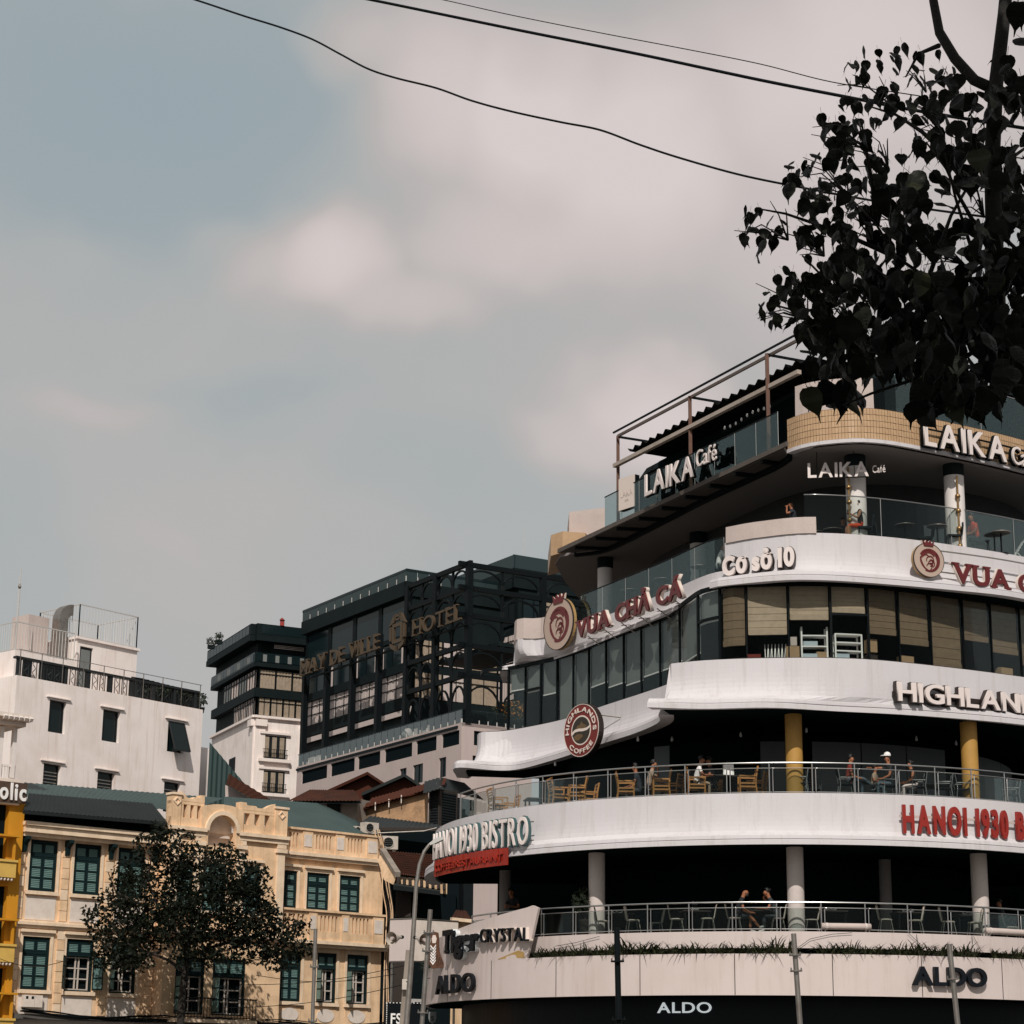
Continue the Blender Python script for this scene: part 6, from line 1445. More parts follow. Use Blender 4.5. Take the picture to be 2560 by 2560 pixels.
# white pergola balcony above it
WPp = thing('white_balcony_house', 'white balcony with a scrolled pergola cornice above the yellow house', 'building', FB.at(yl + 2, -1.5, 0))
ow = -1.5; wS = lambda px, py: FB.S(px, py, ow); wZ = lambda px, py: FB.Z(px, py, ow)
FB.bx('wall', 'fpanel', WPp, yl, wS(44, 1900), ow - 6, ow - 1.6, ytop - 3, wZ(20, 1815))
FB.bx('floor_slab', 'fpanel', WPp, yl, wS(46, 1945), ow - 2, ow + .1, ytop - .5, wZ(20, 1947))
for px in (36, 3): FB.bx('post', 'colwhite', WPp, wS(px - 5, 1880), wS(px + 4, 1880), ow - .2, ow, wZ(px, 1945), wZ(px, 1815))
mb = MB(); FB.box(mb, yl, wS(58, 1800), ow - 2, ow + .3, wZ(30, 1816), wZ(30, 1804)); FB.box(mb, yl, wS(68, 1795), ow - 2, ow + .65, wZ(30, 1799), wZ(30, 1789)); cn = mb.build('cornice', 'fpanel', WPp)
for k in range(6): px = 60 - k * 13; mb = MB(); mb.prism([(0, 0), (.42, 0), (.5, .12), (.36, .2), (0, .2)], FB.at(wS(px, 1802) - .08, ow + .25, wZ(30, 1805)), FB.n, FB.z, FB.e, .15); mb.build('scroll_bracket', 'colwhite', cn)
mb = MB(); FB.box(mb, yl, wS(40, 1925), ow - .12, ow - .06, wZ(20, 1916), wZ(20, 1911)); rl = mb.build('railing', 'colwhite', WPp)
for k in range(6): s_ = wS(38 - k * 8, 1930); FB.bx('bar', 'colwhite', rl, s_ - .03, s_ + .03, ow - .11, ow - .07, wZ(20, 1944), wZ(20, 1914))
FB.bx('glazing', 'wglass', WPp, yl, wS(40, 1880), ow - 1.6, ow - 1.55, wZ(20, 1945), wZ(20, 1818))
# ================================================================== white apartment house
MT['wall2'] = mat('white_render_stained', (.86, .77, .73), .85, var=.35, vscale=.5, streak=.55, dirt=(.52, .38, .31), bump=.2, bscale=14, fine=.08)
WF = Fac(150, 1790, 112, 40)
WH = thing('white_apartment_house', 'white rendered house with dark windows and an iron roof balustrade', 'building', (WF.p0.x, WF.p0.y, 0))
s0, s1 = WF.S(40, 1720), WF.S(506, 1800); zt = WF.Z(280, 1732)
def wrect(x0, x1, y0, y1, o=0): return (WF.S(x0, (y0 + y1) / 2, o), WF.S(x1, (y0 + y1) / 2, o), WF.Z((x0 + x1) / 2, y1, o), WF.Z((x0 + x1) / 2, y0, o))
up_ = [wrect(122, 164, 1751, 1834), wrect(256, 299, 1776, 1855), wrect(419, 459, 1804, 1880)]
lo_ = [wrect(107, 150, 1911, 1990), wrect(242, 285, 1931, 2010), wrect(409, 449, 1953, 2030)]
def lev(l): a = sum(r[2] for r in l) / 3; b = sum(r[3] for r in l) / 3; return [(r[0], r[1], a, b) for r in l]
up_, lo_ = lev(up_), lev(lo_)
mb = MB(); WF.wall(mb, s0, s1, 0, zt, up_ + lo_, depth=.3)
mb.poly([WF.at(s0, 0, 0), WF.at(s0, 0, zt), WF.at(s0, -9, zt), WF.at(s0, -9, 0)]); mb.poly([WF.at(s1, 0, 0), WF.at(s1, 0, zt), WF.at(s1, -9, zt), WF.at(s1, -9, 0)]); mb.poly([WF.at(s0, 0, zt), WF.at(s1, 0, zt), WF.at(s1, -9, zt), WF.at(s0, -9, zt)]); mb.build('wall', 'wall2', WH)
FB2 = WF.bx('side_wing', 'wall2', WH, s1 + .02, s1 + 2.4, -8, -1.2, 0, zt - 1.9)
for i, r in enumerate(up_ + lo_):
    w = MB(); WF.box(w, r[0], r[0] + .07, -.3, -.2, r[2], r[3]); WF.box(w, r[1] - .07, r[1], -.3, -.2, r[2], r[3]); WF.box(w, r[0] + .07, r[1] - .07, -.3, -.2, r[3] - .07, r[3]); WF.box(w, r[0] + .07, r[1] - .07, -.3, -.2, r[2], r[2] + .07); q = w.build('window', 'iron', WH)
    WF.bx('pane', 'wglass', q, r[0] + .07, r[1] - .07, -.28, -.25, r[2] + .07, r[3] - .07)
    mb = MB(); WF.box(mb, r[0] - .25, r[1] + .25, -.01, .12, r[3] + .10, r[3] + .15); mb.build('hood', 'wall2', WH)
    if i > 2:
        mb = MB()
        for k in range(5): WF.box(mb, r[0] + .1, r[1] - .1, -.24, -.2, r[3] - .45 - k * .18, r[3] - .40 - k * .18)
        mb.build('louvre', 'galv', q)
r = up_[2]; mb = MB()   # pushed-out top-hung casement
a, b = WF.at(r[0] + .03, .02, r[3] - .05), WF.at(r[1] - .03, .02, r[3] - .05); c_, d_ = WF.at(r[1] + .0, .62, r[2] + .05), WF.at(r[0] + .06, .62, r[2] + .05)
mb.poly([a, b, c_, d_]); cs = mb.build('casement', 'wglass', WH)
mb = MB()
for x, y in ((a, b), (b, c_), (c_, d_), (d_, a)): mb.bar(x, y, .08, .06)
mb.build('casement_frame', 'iron', cs)
# roof edge: black iron balustrade with bars and scrolls
hr = WF.Z(280, 1683); mb = MB(); WF.box(mb, s0 + .05, s1 - .1, -.5, -.2, hr - .12, hr); ib = mb.build('roof_balustrade', 'iron', WH)
n = 74
for k in range(n):
    s = s0 + .3 + (s1 - s0 - .5) * k / (n - 1); mb = MB()
    if k % 9 == 0: WF.box(mb, s - .09, s + .09, -.44, -.26, zt, hr - .12)
    elif k % 9 in (3, 6): mb.tube([WF.at(s + .1 * math.sin(t_ * 1.25), -.35, zt + (hr - zt - .12) * t_ / 10) for t_ in range(11)], .022, 4)
    else: WF.box(mb, s - .016, s + .016, -.37, -.33, zt, hr - .12)
    mb.build('bar', 'iron', ib)
mb = MB(); WF.box(mb, s0 + .1, s1 - .1, -.1, -.06, hr + .32, hr + .35)
for k in range(10): s = s0 + .2 + (s1 - s0 - .4) * k / 9; WF.box(mb, s - .015, s + .015, -.1, -.06, zt, hr + .35)
mb.build('safety_rail', 'galv', ib)
sx0, sx1 = WF.S(345, 1730, -1.5), WF.S(500, 1755, -1.5)
mb = MB(); WF.box(mb, sx0, sx1, -4, -1.5, zt, hr + .3); mb.build('roof_shelter', 'dark2', WH)
corrugated('shelter_roof', 'roofdark', WH, WF.at(sx0, -1.2, hr + .3), WF.at(sx1 + .2, -1.2, hr + .1), WF.at(sx1 + .2, -3.5, hr + .5), WF.at(sx0, -3.5, hr + .8), pitch=.35, amp=.05)
rg = random.Random(21)
for k in range(7):
    s = sx0 + .3 + (sx1 - sx0) * k / 7; p = WF.at(s, -.9, zt); t = thing('roof_pot_plant', '%s dark potted shrub from the left behind the iron roof balustrade' % ORD[k], 'plant', p, 'pot plants behind the iron roof balustrade')
    mb = MB(); mb.lathe(p, [(.12, 0), (.18, .3), (.2, .32)], 10); mb.build('pot', 'darkwood', t); mb = MB(); leafball(mb, p + V((0, 0, .75)), .35, .45, 90, .12, rg); mb.build('foliage', 'leafdark', t, kind='stuff')
# dark panels and lamps behind the balustrade's left half
for a_, b_ in ((58, 80), (112, 160)): WF.bx('store_door', 'dark2', WH, WF.S(a_, 1670, -1), WF.S(b_, 1670, -1), -1.1, -1, zt, hr + .05)
# stair house with a railed flat roof
os_ = -2.2; p0, p1 = WF.S(190, 1640, os_), WF.S(342, 1650, os_); zs = WF.Z(265, 1612, os_)
mb = MB(); WF.wall(mb, p0, p1, zt, zs, [(WF.S(199, 1640, os_), WF.S(232, 1640, os_), zt, WF.Z(215, 1613, os_) - .1)], o=os_, depth=.15)
mb.poly([WF.at(p0, os_, zt), WF.at(p0, os_, zs), WF.at(p0, os_ - 4, zs), WF.at(p0, os_ - 4, zt)]); mb.poly([WF.at(p1, os_, zt), WF.at(p1, os_, zs), WF.at(p1, os_ - 4, zs), WF.at(p1, os_ - 4, zt)]); mb.poly([WF.at(p0, os_, zs), WF.at(p1, os_, zs), WF.at(p1, os_ - 4, zs), WF.at(p0, os_ - 4, zs)]); sh = mb.build('stair_house', 'wall2', WH)
WF.bx('cornice', 'wall2', sh, p0 - .1, p1 + .1, os_ - 4, os_ + .14, zs + .002, zs + .14)
WF.bx('door_frame', 'iron', sh, WF.S(199, 1640, os_), WF.S(232, 1640, os_), os_ - .2, os_ - .12, zt, WF.Z(215, 1613, os_) - .1); WF.bx('door', 'blindgrey', sh, WF.S(204, 1640, os_), WF.S(227, 1640, os_), os_ - .12, os_ - .08, zt, WF.Z(215, 1613, os_) - .25)
def wire_rail(F, par, loops, z0, z1, name='wire_railing', m_='galv', step=.2):
    mb = MB()
    for a, b in loops: mb.bar(V((a.x, a.y, z1)), V((b.x, b.y, z1)), .05, .05); mb.bar(V((a.x, a.y, z0 + .08)), V((b.x, b.y, z0 + .08)), .04, .04)
    q = mb.build(name, m_, par)
    for a, b in loops:
        k = max(2, int((b - a).length / step))
        for i in range(k + 1):
            p = a.lerp(b, i / k); mb = MB(); mb.bar(V((p.x, p.y, z0)), V((p.x, p.y, z1)), .03 if i % k else .06, .03 if i % k else .06, upv=V((0, 1, 0))); mb.build('bar', m_, q)
    return q
zr = WF.Z(300, 1545, os_)
c4 = [WF.at(p0 + .1, os_ - .05, 0), WF.at(p1 - .05, os_ - .05, 0), WF.at(p1 - .05, os_ - 3.6, 0), WF.at(p0 + .1, os_ - 3.6, 0)]
MT['palegalv'] = mat('pale_painted_steel', (.48, .46, .44), .5)
wire_rail(WF, WH, [(c4[0], c4[1]), (c4[1], c4[2]), (c4[2], c4[3]), (c4[3], c4[0])], zs + .14, zs + 2.0, m_='palegalv')
# left terrace: railing, duct, water tank box, mast
ot = -1.6; t0, t1 = WF.S(37, 1620, ot), WF.S(184, 1640, ot); ztr = WF.Z(110, 1640, ot); zrr = WF.Z(110, 1568, ot)
WF.bx('terrace_slab', 'wall2', WH, t0 - .05, t1 + .1, -8, ot + .1, zt, ztr)
wire_rail(WF, WH, [(WF.at(t0, ot, 0), WF.at(t1, ot, 0)), (WF.at(t0, ot, 0), WF.at(t0, ot - 6, 0))], ztr, zrr, m_='palegalv')
p = WF.at(WF.S(148, 1600, -3), -3, ztr); t = thing('vent_duct', 'grey square roof duct with a bent hood on the white house', 'duct', p)
def sq_sweep(mb, pts, w):
    for i in range(len(pts) - 1): mb.bar(pts[i], pts[i + 1], w, w, upv=WF.n)
zd = WF.Z(145, 1548, -3)
mb = MB(); mb.box((p + V((0, 0, zd)) * 1).lerp(p, 0) * 0 + V((p.x, p.y, (ztr + zd) / 2)), (.62, .62, zd - ztr), (WF.e, WF.n, V((0, 0, 1)))); mb.build('shaft', 'galv', t)
hood = []; mb = MB(); vs = []; fs = []
for i in range(7):
    a = R(90) * i / 6; cc_ = V((p.x, p.y, zd)) + WF.e * .62; rad = -WF.e * math.cos(a) + V((0, 0, 1)) * math.sin(a)
    for r_, o_ in ((.31, -.31), (.31, .31), (.93, .31), (.93, -.31)): vs.append(cc_ + rad * r_ + WF.n * o_)
for i in range(6):
    for k in range(4): fs.append((i * 4 + k, i * 4 + (k + 1) % 4, i * 4 + 4 + (k + 1) % 4, i * 4 + 4 + k))
fs.append((24, 25, 26, 27)); mb.mesh(vs, fs); fixn(mb.build('hood', 'galv', t))
WF.bx('water_tank_room', 'beige', WH, WF.S(68, 1600, -3.5), WF.S(120, 1600, -3.5), -5, -3.5, ztr, WF.Z(95, 1540, -3.5))
a, b = WF.at(WF.S(36, 1640, ot), ot, ztr), None; b = PP(53, 1417, V((a.x, a.y, 0)), V((0, -1, 0)))
t = thing('antenna_mast', 'thin white antenna mast rising from the left corner of the white house', 'mast', a)
mb = MB(); mb.tube([a, a.lerp(b, .8), b], [.06, .045, .012], 6); mb.build('pole', 'palegalv', t); mb = MB(); mb.lathe(a.lerp(b, .78), [(.03, -.25), (.1, -.1), (.03, .1)], 8); mb.build('collar', 'galv', t)
# ================================================================== green sheet-clad gable and rusty lean-to behind the cream house
GF = Fac(560, 1930, 121, 62)
GH = thing('green_shed', 'dark green sheet-clad gable wedged between the white house and the pink block', 'building', (GF.p0.x, GF.p0.y, 0))
A_, B_, C_, D_ = [GF.at(GF.S(x, y), 0, GF.Z(x, y)) for x, y in ((514, 2060), (672, 2060), (672, 1998), (524, 1856))]
k = 26; vs = []; fs = []
for i in range(k + 1):
    f = i / k; bot = A_.lerp(B_, f); top = D_.lerp(C_, f); o_ = GF.n * (.07 if i % 2 else 0)
    fz = min(1, f / .62); tz = D_.z + (GF.Z(614, 1966) - D_.z) * fz if f < .62 else GF.Z(614, 1966) + (C_.z - GF.Z(614, 1966)) * (f - .62) / .38
    vs += [bot + o_, V((bot.x, bot.y, tz)) + o_]
for i in range(k): fs.append((2 * i, 2 * i + 2, 2 * i + 3, 2 * i + 1))
mb = MB(); mb.mesh(vs, fs); mb.build('sheet_wall', mat('dark_green_sheet', (.018, .042, .040), .5, streak=.3, dirt=(.01, .02, .02)), GH)
MT['rust'] = mat('rust_roof_sheet', (.050, .018, .011), .9, spec=.05, var=.5, vscale=2, dirt=(.03, .015, .012))
q = [PY(x, y, Y_) for x, y, Y_ in ((565, 1962, 112), (640, 2004, 112), (676, 1999, 114), (572, 1935, 114))]
corrugated('lean_to_roof', 'rust', GH, q[0], q[1], q[2], q[3], pitch=.25, amp=.04)
mb = MB(); mb.poly([PY(563, 1962, 113), PY(640, 2004, 113), PY(640, 2040, 113), PY(563, 2040, 113)]); mb.build('lean_to_wall', 'beige', GH)
# ================================================================== far building with curtained bays
MT['curt'] = mat('pinkish_curtain', (.52, .44, .41), .8, var=.2, vscale=2)
MT['curtbeige'] = mat('beige_curtain', (.34, .27, .20), .8, var=.5, vscale=3, dirt=(.14, .10, .07))
MT['darkclad'] = mat('dark_metal_cladding', (.008, .013, .014), .6, var=.3, vscale=.5, dirt=(.02, .025, .025), spec=.06)
MT['stonewhite'] = mat('white_stone_dressing', (.80, .70, .65), .8, streak=.35, dirt=(.44, .35, .31))
MT['pinkwall'] = mat('pinkish_render', (.46, .375, .35), .85, var=.25, vscale=.4, streak=.35, dirt=(.33, .255, .235))
def bay_row(F, par, s0, s1, z0, z1, cols, kinds, o=0.0, bars=1, fr=.09, m_='black', ztrans=.78, mull=2):
    """a row of windows on a facade: per bay a framed curtain or glass pane with glazing bars as its sub-parts"""
    for i in range(cols):
        a, b = s0 + (s1 - s0) * i / cols, s0 + (s1 - s0) * (i + 1) / cols
        if a > b: a, b = b, a
        kd = kinds[i % len(kinds)]
        if kd == 'strip':
            F.bx('awning_strip', 'curt', par, a + .2, b - .2, o + .05, o + .15, z1 - .62, z1 - .12); F.bx('window', 'tealglass', par, a + .1, b - .1, o - .5, o - .4, z0, z1); continue
        mb = MB(); n = 10 if kd.startswith('curt') else 1; F_ = F
        if n == 1: F.box(mb, a + fr, b - fr, o - .12, o - .06, z0, z1)
        else:
            for k in range(n): x0 = a + fr + (b - a - 2 * fr) * k / n; x1 = a + fr + (b - a - 2 * fr) * (k + 1) / n; F.box(mb, x0, x1, o - .16, o - (.06 if k % 2 else .10), z0, z1)
        w = mb.build('window', kd, par)
        mb = MB(); F.box(mb, a, a + fr, o - .1, o + .02, z0, z1); F.box(mb, b - fr, b, o - .1, o + .02, z0, z1)
        for k in range(1, mull + 1): x = a + (b - a) * k / (mull + 1); F.box(mb, x - .03, x + .03, o - .05, o + .015, z0, z1)
        for k in range(bars): zz = z0 + (z1 - z0) * (ztrans if k == 0 else .42); F.box(mb, a + fr, b - fr, o - .05, o + .01, zz - .04, zz + .04)
        mb.build('glazing_bars', m_, w)
L2, R2_ = Fac(641, 1700, 220, -24), Fac(641, 1700, 220, 63)
T2_ = thing('curtained_tower', 'dark glazed block over a white lower part between the white house and the hotel', 'building', (L2.p0.x, L2.p0.y, 0))
zc = lambda y: L2.Z(641, y)
sl = L2.S(534, 1760); sr_ = R2_.S(775, 1700)
def two(name, m_, z0, z1, o=0.0, ls=None, rs=None, par=None):
    mb = MB(); L2.box(mb, -.02 - o * .5, ls or sl, -.4, o, z0, z1); R2_.box(mb, -.02 - o * .5, rs or sr_, -.4, o + .003, z0, z1); return mb.build(name, m_, par or T2_)
# solid core
mb = MB(); c4 = [V((641 * 0, 0, 0))]
pc = L2.at(0, -.4, 0); mb.hexa([L2.at(0, -.41, 0), L2.at(sl, -.41, 0), L2.at(sl, -.41, 0) + R2_.e * sr_, R2_.at(sr_, -.41, 0), L2.at(0, -.41, zc(1605)), L2.at(sl, -.41, zc(1605)), L2.at(sl, -.41, zc(1605)) + R2_.e * sr_, R2_.at(sr_, -.41, zc(1605))]); mb.build('core', 'darkclad', T2_)
two('lower_wall', 'wall2', 0, zc(1788)); two('ledge', 'stonewhite', zc(1792), zc(1786), o=.35)
bay_row(L2, T2_, .2, L2.S(586, 1800), zc(1786), zc(1742), 3, ['curt'], o=.12, mull=3); bay_row(R2_, T2_, .25, sr_ - .2, zc(1784), zc(1742), 4, ['curtbeige'], o=.12, mull=1)
two('spandrel', 'darkclad', zc(1741), zc(1719), o=.25)
bay_row(L2, T2_, .2, L2.S(560, 1760), zc(1718), zc(1674), 4, ['curt', 'blindgrey'], o=.12, mull=2); bay_row(R2_, T2_, .25, sr_ - .2, zc(1718), zc(1674), 3, ['curtbeige'], o=.12, mull=0)
two('balcony_slab', 'darkclad', zc(1668), zc(1658), o=.45)
two('balcony_glass', 'tealglass', zc(1657), zc(1634), o=.4)
two('recessed_storey', 'dark2', zc(1657), zc(1608), o=-.1)
two('roof_slab', 'darkclad', zc(1608), zc(1594), o=1.1); two('roof_parapet', 'darkclad', zc(1593), zc(1567), o=1.0)
for F_, e_ in ((L2, sl), (R2_, sr_)):
    for k in range(13): s = e_ * (k + .5) / 13; F_.bx('parapet_panel', 'tealglass', T2_, s - e_ / 28, s + e_ / 28, 1.0, 1.03, zc(1590), zc(1570)); F_.bx('balcony_panel', 'blindgrey' if k % 3 == 1 else 'tealglass', T2_, s - e_ / 28, s + e_ / 28, .405, .44, zc(1655), zc(1638))
R2_.bx('louvre_screen', 'dark2', T2_, 1.5, sr_ - .3, .0, .08, zc(1638), zc(1606))
for k in range(7): R2_.bx('louvre', 'stonewhite', T2_, 1.8 if k < 3 else 5.6, 5.2 if k < 3 else sr_ - .6, .09, .14, zc(1612 + k * 3.4), zc(1610.5 + k * 3.4))
for F_ in (L2, R2_):
    for s in (.0,) if F_ is L2 else (.1, sr_ - .9): F_.bx('pilaster', 'stonewhite', T2_, s, s + 1.1, .0, .14, 0, zc(1800)); F_.bx('console', 'stonewhite', T2_, s - .05, s + 1.2, .0, .42, zc(1812), zc(1796))
for y0, y1 in ((1890, 1833), (1975, 1920)):
    a, b = R2_.S(657, 1860), R2_.S(714, 1865); z0, z1 = zc(y0), zc(y1)
    R2_.bx('window', 'dark2', T2_, a, b, .02, .06, z0, z1)
    for k in range(3): x = a + (b - a) * (k + .18) / 3; R2_.bx('curtain', 'curtbeige', T2_, x, x + (b - a) * .2, .06, .09, z0 + .2, z1 - .15)
    mb = MB(); R2_.box(mb, a - .1, b + .1, .4, .44, z0 + .95, z0 + 1.0); R2_.box(mb, a - .1, b + .1, .4, .44, z0 + .05, z0 + .1)
    for k in range(16): x = a + (b - a) * k / 15; R2_.box(mb, x - .02, x + .02, .4, .43, z0 + .1, z0 + .95)
    mb.build('iron_grille', 'iron', T2_); R2_.bx('sill', 'stonewhite', T2_, a - .5, b + .5, .0, .5, z0 - .35, z0 - .02); R2_.bx('hood', 'stonewhite', T2_, a - .4, b + .4, .0, .3, z1 + .15, z1 + .4)
a, b = L2.S(575, 1870), L2.S(590, 1870); L2.bx('window', 'dark2', T2_, min(a, b), max(a, b), .01, .05, zc(1915), zc(1868))
for px in (707, 766): p = R2_.at(R2_.S(px, 1560, 1.2), 1.0, zc(1567)); t = thing('roof_lantern', 'small red lantern on the dark roof of the curtained block, %s' % ('left one' if px < 730 else 'right one'), 'lantern', p); mb = MB(); mb.box(p + V((0, 0, .3)), (.45, .3, .6)); mb.build('case', 'red', t); mb = MB(); mb.prism([(-.27, 0), (.27, 0), (0, .25)], p + V((0, -.3, .6)), V((1, 0, 0)), V((0, 0, 1)), V((0, 1, 0)), .6); mb.build('cap', 'red', t)
for px, lb in ((527, 'leftmost dark shrub on the roof edge of the curtained block'), (545, 'dark shrub on the roof edge beside the leftmost one')):
    p = L2.at(L2.S(px, 1640, 1.0), 1.0, zc(1567)); t = thing('roof_shrub', lb, 'plant', p); mb = MB(); mb.box(p + V((0, 0, .2)), (.8, .5, .4)); mb.build('planter', 'darkclad', t); mb = MB(); leafball(mb, p + V((0, 0, .8)), .6, .6, 120, .16, rg); mb.build('foliage', 'leafdark', t, kind='stuff')
# ================================================================== MAY DE VILLE hotel
HF = Fac(1154, 1802, 185, -31.6); HR = Fac(1154, 1802, 185, 58.4)
HO = thing('dark_glass_hotel', 'dark steel and glass hotel above a pinkish base with a corner frame', 'building', (HF.p0.x, HF.p0.y, 0))
hs, hz = HF.S, HF.Z
hC = lambda y: HF.Z(1154, y)
zT = hC(1806)
sEnd = hs(742, 1930); holesp = []
px_ = [(753, 817), (826, 886), (894, 950), (961, 1030), (1040, 1091), (1104, 1148)]
zp0, zp1 = hC(1859), hC(1823)
for a, b in px_: ya = 1840 + (1150 - (a + b) / 2) * .29; s_a, s_b = hs(b, ya), hs(a, ya); holesp.append((s_a, s_b, zp0, zp1))
wins = [(999, 1016, 1921, 1948), (1032, 1057, 1911, 1958), (1097, 1115, 1894, 1943)]
hw = [(hs(b, (c + d) / 2), hs(a, (c + d) / 2), hz((a + b) / 2, d), hz((a + b) / 2, c)) for a, b, c, d in wins]
mb = MB(); HF.wall(mb, 0, sEnd, 0, zT, holesp + hw, depth=.16); mb.build('base_wall', 'pinkwall', HO)
for h in holesp: HF.bx('recess_panel', 'dark', HO, h[0], h[1], -.22, -.16, h[2], h[3])
for h in hw:
    q = HF.bx('window', 'tealglass', HO, h[0], h[1], -.2, -.16, h[2], h[3]); mb = MB(); sm_ = (h[0] + h[1]) / 2; HF.box(mb, sm_ - .05, sm_ + .05, -.16, -.1, h[2], h[3]); mb.build('frame', 'black', q)
hR = HR.S(1330, 1830); holesr = [(1.3, 6.5, zp0, zp1), (7.5, 13, zp0, zp1), (1.2, 3.6, hC(1925), hC(1885))]
mb = MB(); HR.wall(mb, 0, hR, 0, zT, holesr, depth=.16); mb.build('base_wall', 'pinkwall', HO)
for h in holesr: HR.bx('recess_panel', 'dark', HO, h[0], h[1], -.22, -.16, h[2], h[3])
mb = MB(); HF.box(mb, 0, sEnd, -14, -.02, zT - .3, zT - .02); mb.build('terrace_floor', 'pinkwall', HO)
mb = MB(); HF.box(mb, .6, sEnd, .0, .12, hC(1818), hC(1812)); mb.build('dark_strip', 'dark2', HO)  # dark strip laid along the top of the base wall
# terrace glass rail
for F_, e_ in ((HF, sEnd), (HR, hR)):
    k = 26 if F_ is HF else 8; F_.bx('handrail', 'tealglass', HO, 0, e_, -.14, -.06, zT + 1.18, zT + 1.25)
    for i in range(k): F_.bx('rail_glass', 'glassdark', HO, e_ * i / k + .03, e_ * (i + 1) / k - .03, -.11, -.09, zT + .05, zT + 1.18); F_.bx('rail_clip', 'palegalv', HO, e_ * i / k - .04, e_ * i / k + .04, -.08, -.02, zT - .05, zT + .35)
# block A
oA = -2.6
aS = hs(1023, 1480, oA); aE = hs(762, 1700, oA)
zrow = [zT, HF.Z(1008, 1787 - 0, oA), 0]
zA = lambda px, y: HF.Z(px, y, oA)
z1a, z1b = zA(945, 1767), zA(945, 1716) ; z1a, z1b = zA(990, 1748), zA(990, 1686)
z2a, z2b = zA(990, 1664), zA(990, 1606)
z3a, z3b = zA(1000, 1590), zA(1000, 1500)
zRo0, zRo1 = zA(1023, 1490), zA(1023, 1455)
zPar = zA(1023, 1424)
mb = MB(); HF.box(mb, aS, aE, oA - 16, oA - .2, zT, zRo1 - .05); mb.build('block_core', 'darkclad', HO)
bay_row(HF, HO, aS + .4, aE, zT + .1, z1a - 1.2, 4, ['strip'], o=oA)
HF.bx('floor_band', 'darkclad', HO, aS, aE, oA - .2, oA + .15, z1a - 1.2, z1a - .05)
bay_row(HF, HO, aS + .4, aE, z1a, z1b, 4, ['curt', 'curt', 'curt', 'curt'], o=oA, bars=2, mull=2)
HF.bx('floor_band', 'darkclad', HO, aS, aE, oA - .2, oA + .15, z1b + .02, z2a - .02)
bay_row(HF, HO, aS + .4, aE, z2a, z2b, 4, ['tealglass'], o=oA, bars=1, mull=1)
for i in range(4):
    a = aS + .4 + (aE - aS - .4) * i / 4; HF.bx('drawn_curtain', 'curt', HO, a + (aE - aS) / 4 - 1.1, a + (aE - aS) / 4 - .5, oA - .02, oA + .03, z2a, z2b - .3); HF.bx('drawn_curtain', 'curt', HO, a + .5, a + .8, oA - .02, oA + .03, z2a, z2b - .5)
HF.bx('floor_band', 'darkclad', HO, aS, aE, oA - .2, oA + .15, z2b + .02, z3a - .02)
bay_row(HF, HO, aS + .3, aE, z3a, z3b, 4, ['tealglass'], o=oA, bars=0, mull=0, fr=.35)
HF.bx('roof_band', 'darkclad', HO, aS - .2, aE + .3, oA - 16, oA + .5, zRo0, zRo1)
nA = V((HF.e.x, HF.e.y, 0))
AR = Fac(1023, 1480, 185, 58.4); AR.p0 = HF.at(aS - .2, oA + .5, 0)
AR.bx('roof_band_side', 'darkclad', HO, 0, 16, -.3, .01, zRo0, zRo1)
AR2 = Fac(1023, 1480, 185, 58.4); AR2.p0 = HF.at(aS, oA - .2, 0)
for z0, z1 in ((z1a, z1b), (z2a, z2b)): bay_row(AR2, HO, .5, 13, z0, z1, 4, ['curtbeige', 'curt'], o=.12, mull=1)
for F_, L_ in ((HF, None), (AR, 15.5)):
    a, b = (aS - .15, aE + .25) if F_ is HF else (0, L_); oo = oA + .45 if F_ is HF else 0
    mb = MB(); F_.box(mb, a, b, oo - .1, oo, zPar - .25, zPar); mb.build('parapet_cap', 'tealglass', HO); k = 12
    for i in range(k): F_.bx('parapet_glass', mat('parapet_green_glass', (.026, .042, .044), .3, spec=.2) if 'pgl' not in MT else MT['pgl'], HO, a + (b - a) * i / k + .03, a + (b - a) * (i + 1) / k - .03, oo - .07, oo - .03, zRo1, zPar - .25); MT['pgl'] = bpy.data.materials['parapet_green_glass']; F_.bx('parapet_clip', 'palegalv', HO, a + (b - a) * i / k - .05, a + (b - a) * i / k + .05, oo, oo + .04, zRo1, zRo1 + .5)
mb = MB(); p_a, p_b = HF.at(aE + .2, oA + .4, 0), HF.at(aE + .2, oA - 14, 0); mb.poly([p_a + V((0, 0, zRo1)), p_b + V((0, 0, zRo1)), p_b + V((0, 0, zPar)), p_a + V((0, 0, zPar))]); mb.build('parapet_glass', 'pgl', HO)
# block B, farther right
oB = -13.0
bS, bE = HF.S(1293, 1420, oB), HF.S(1128, 1500, oB); zB = lambda y: HF.Z(1293, y, oB)
mb = MB(); HF.box(mb, bS, bE, oB - 12, oB - .2, zT, zB(1440)); mb.build('block_core', 'darkclad', HO)
for y0, y1, kd in ((1780, 1715, ['curt', 'curtbeige']), (1690, 1625, ['curt', 'dark2']), (1600, 1530, ['dark2', 'tealglass'])): bay_row(HF, HO, bS + .3, bE, HF.Z(1165, y0, oB), HF.Z(1165, y1, oB), 5, kd, o=oB, mull=1)
HF.bx('roof_band', 'darkclad', HO, bS - .2, bE, oB - 12, oB + .5, zB(1470), zB(1422))
HF.bx('parapet_glass', 'pgl', HO, bS - .1, bE, oB + .3, oB + .4, zB(1421), zB(1388))
BR = Fac(1023, 1480, 185, 58.4); BR.p0 = HF.at(bS - .2, oB + .5, 0)
BR.bx('roof_band_side', 'darkclad', HO, 0, 12, -.3, .01, zB(1470), zB(1422)); BR.bx('parapet_glass', 'pgl', HO, 0, 12, -.2, -.1, zB(1421), zB(1388))
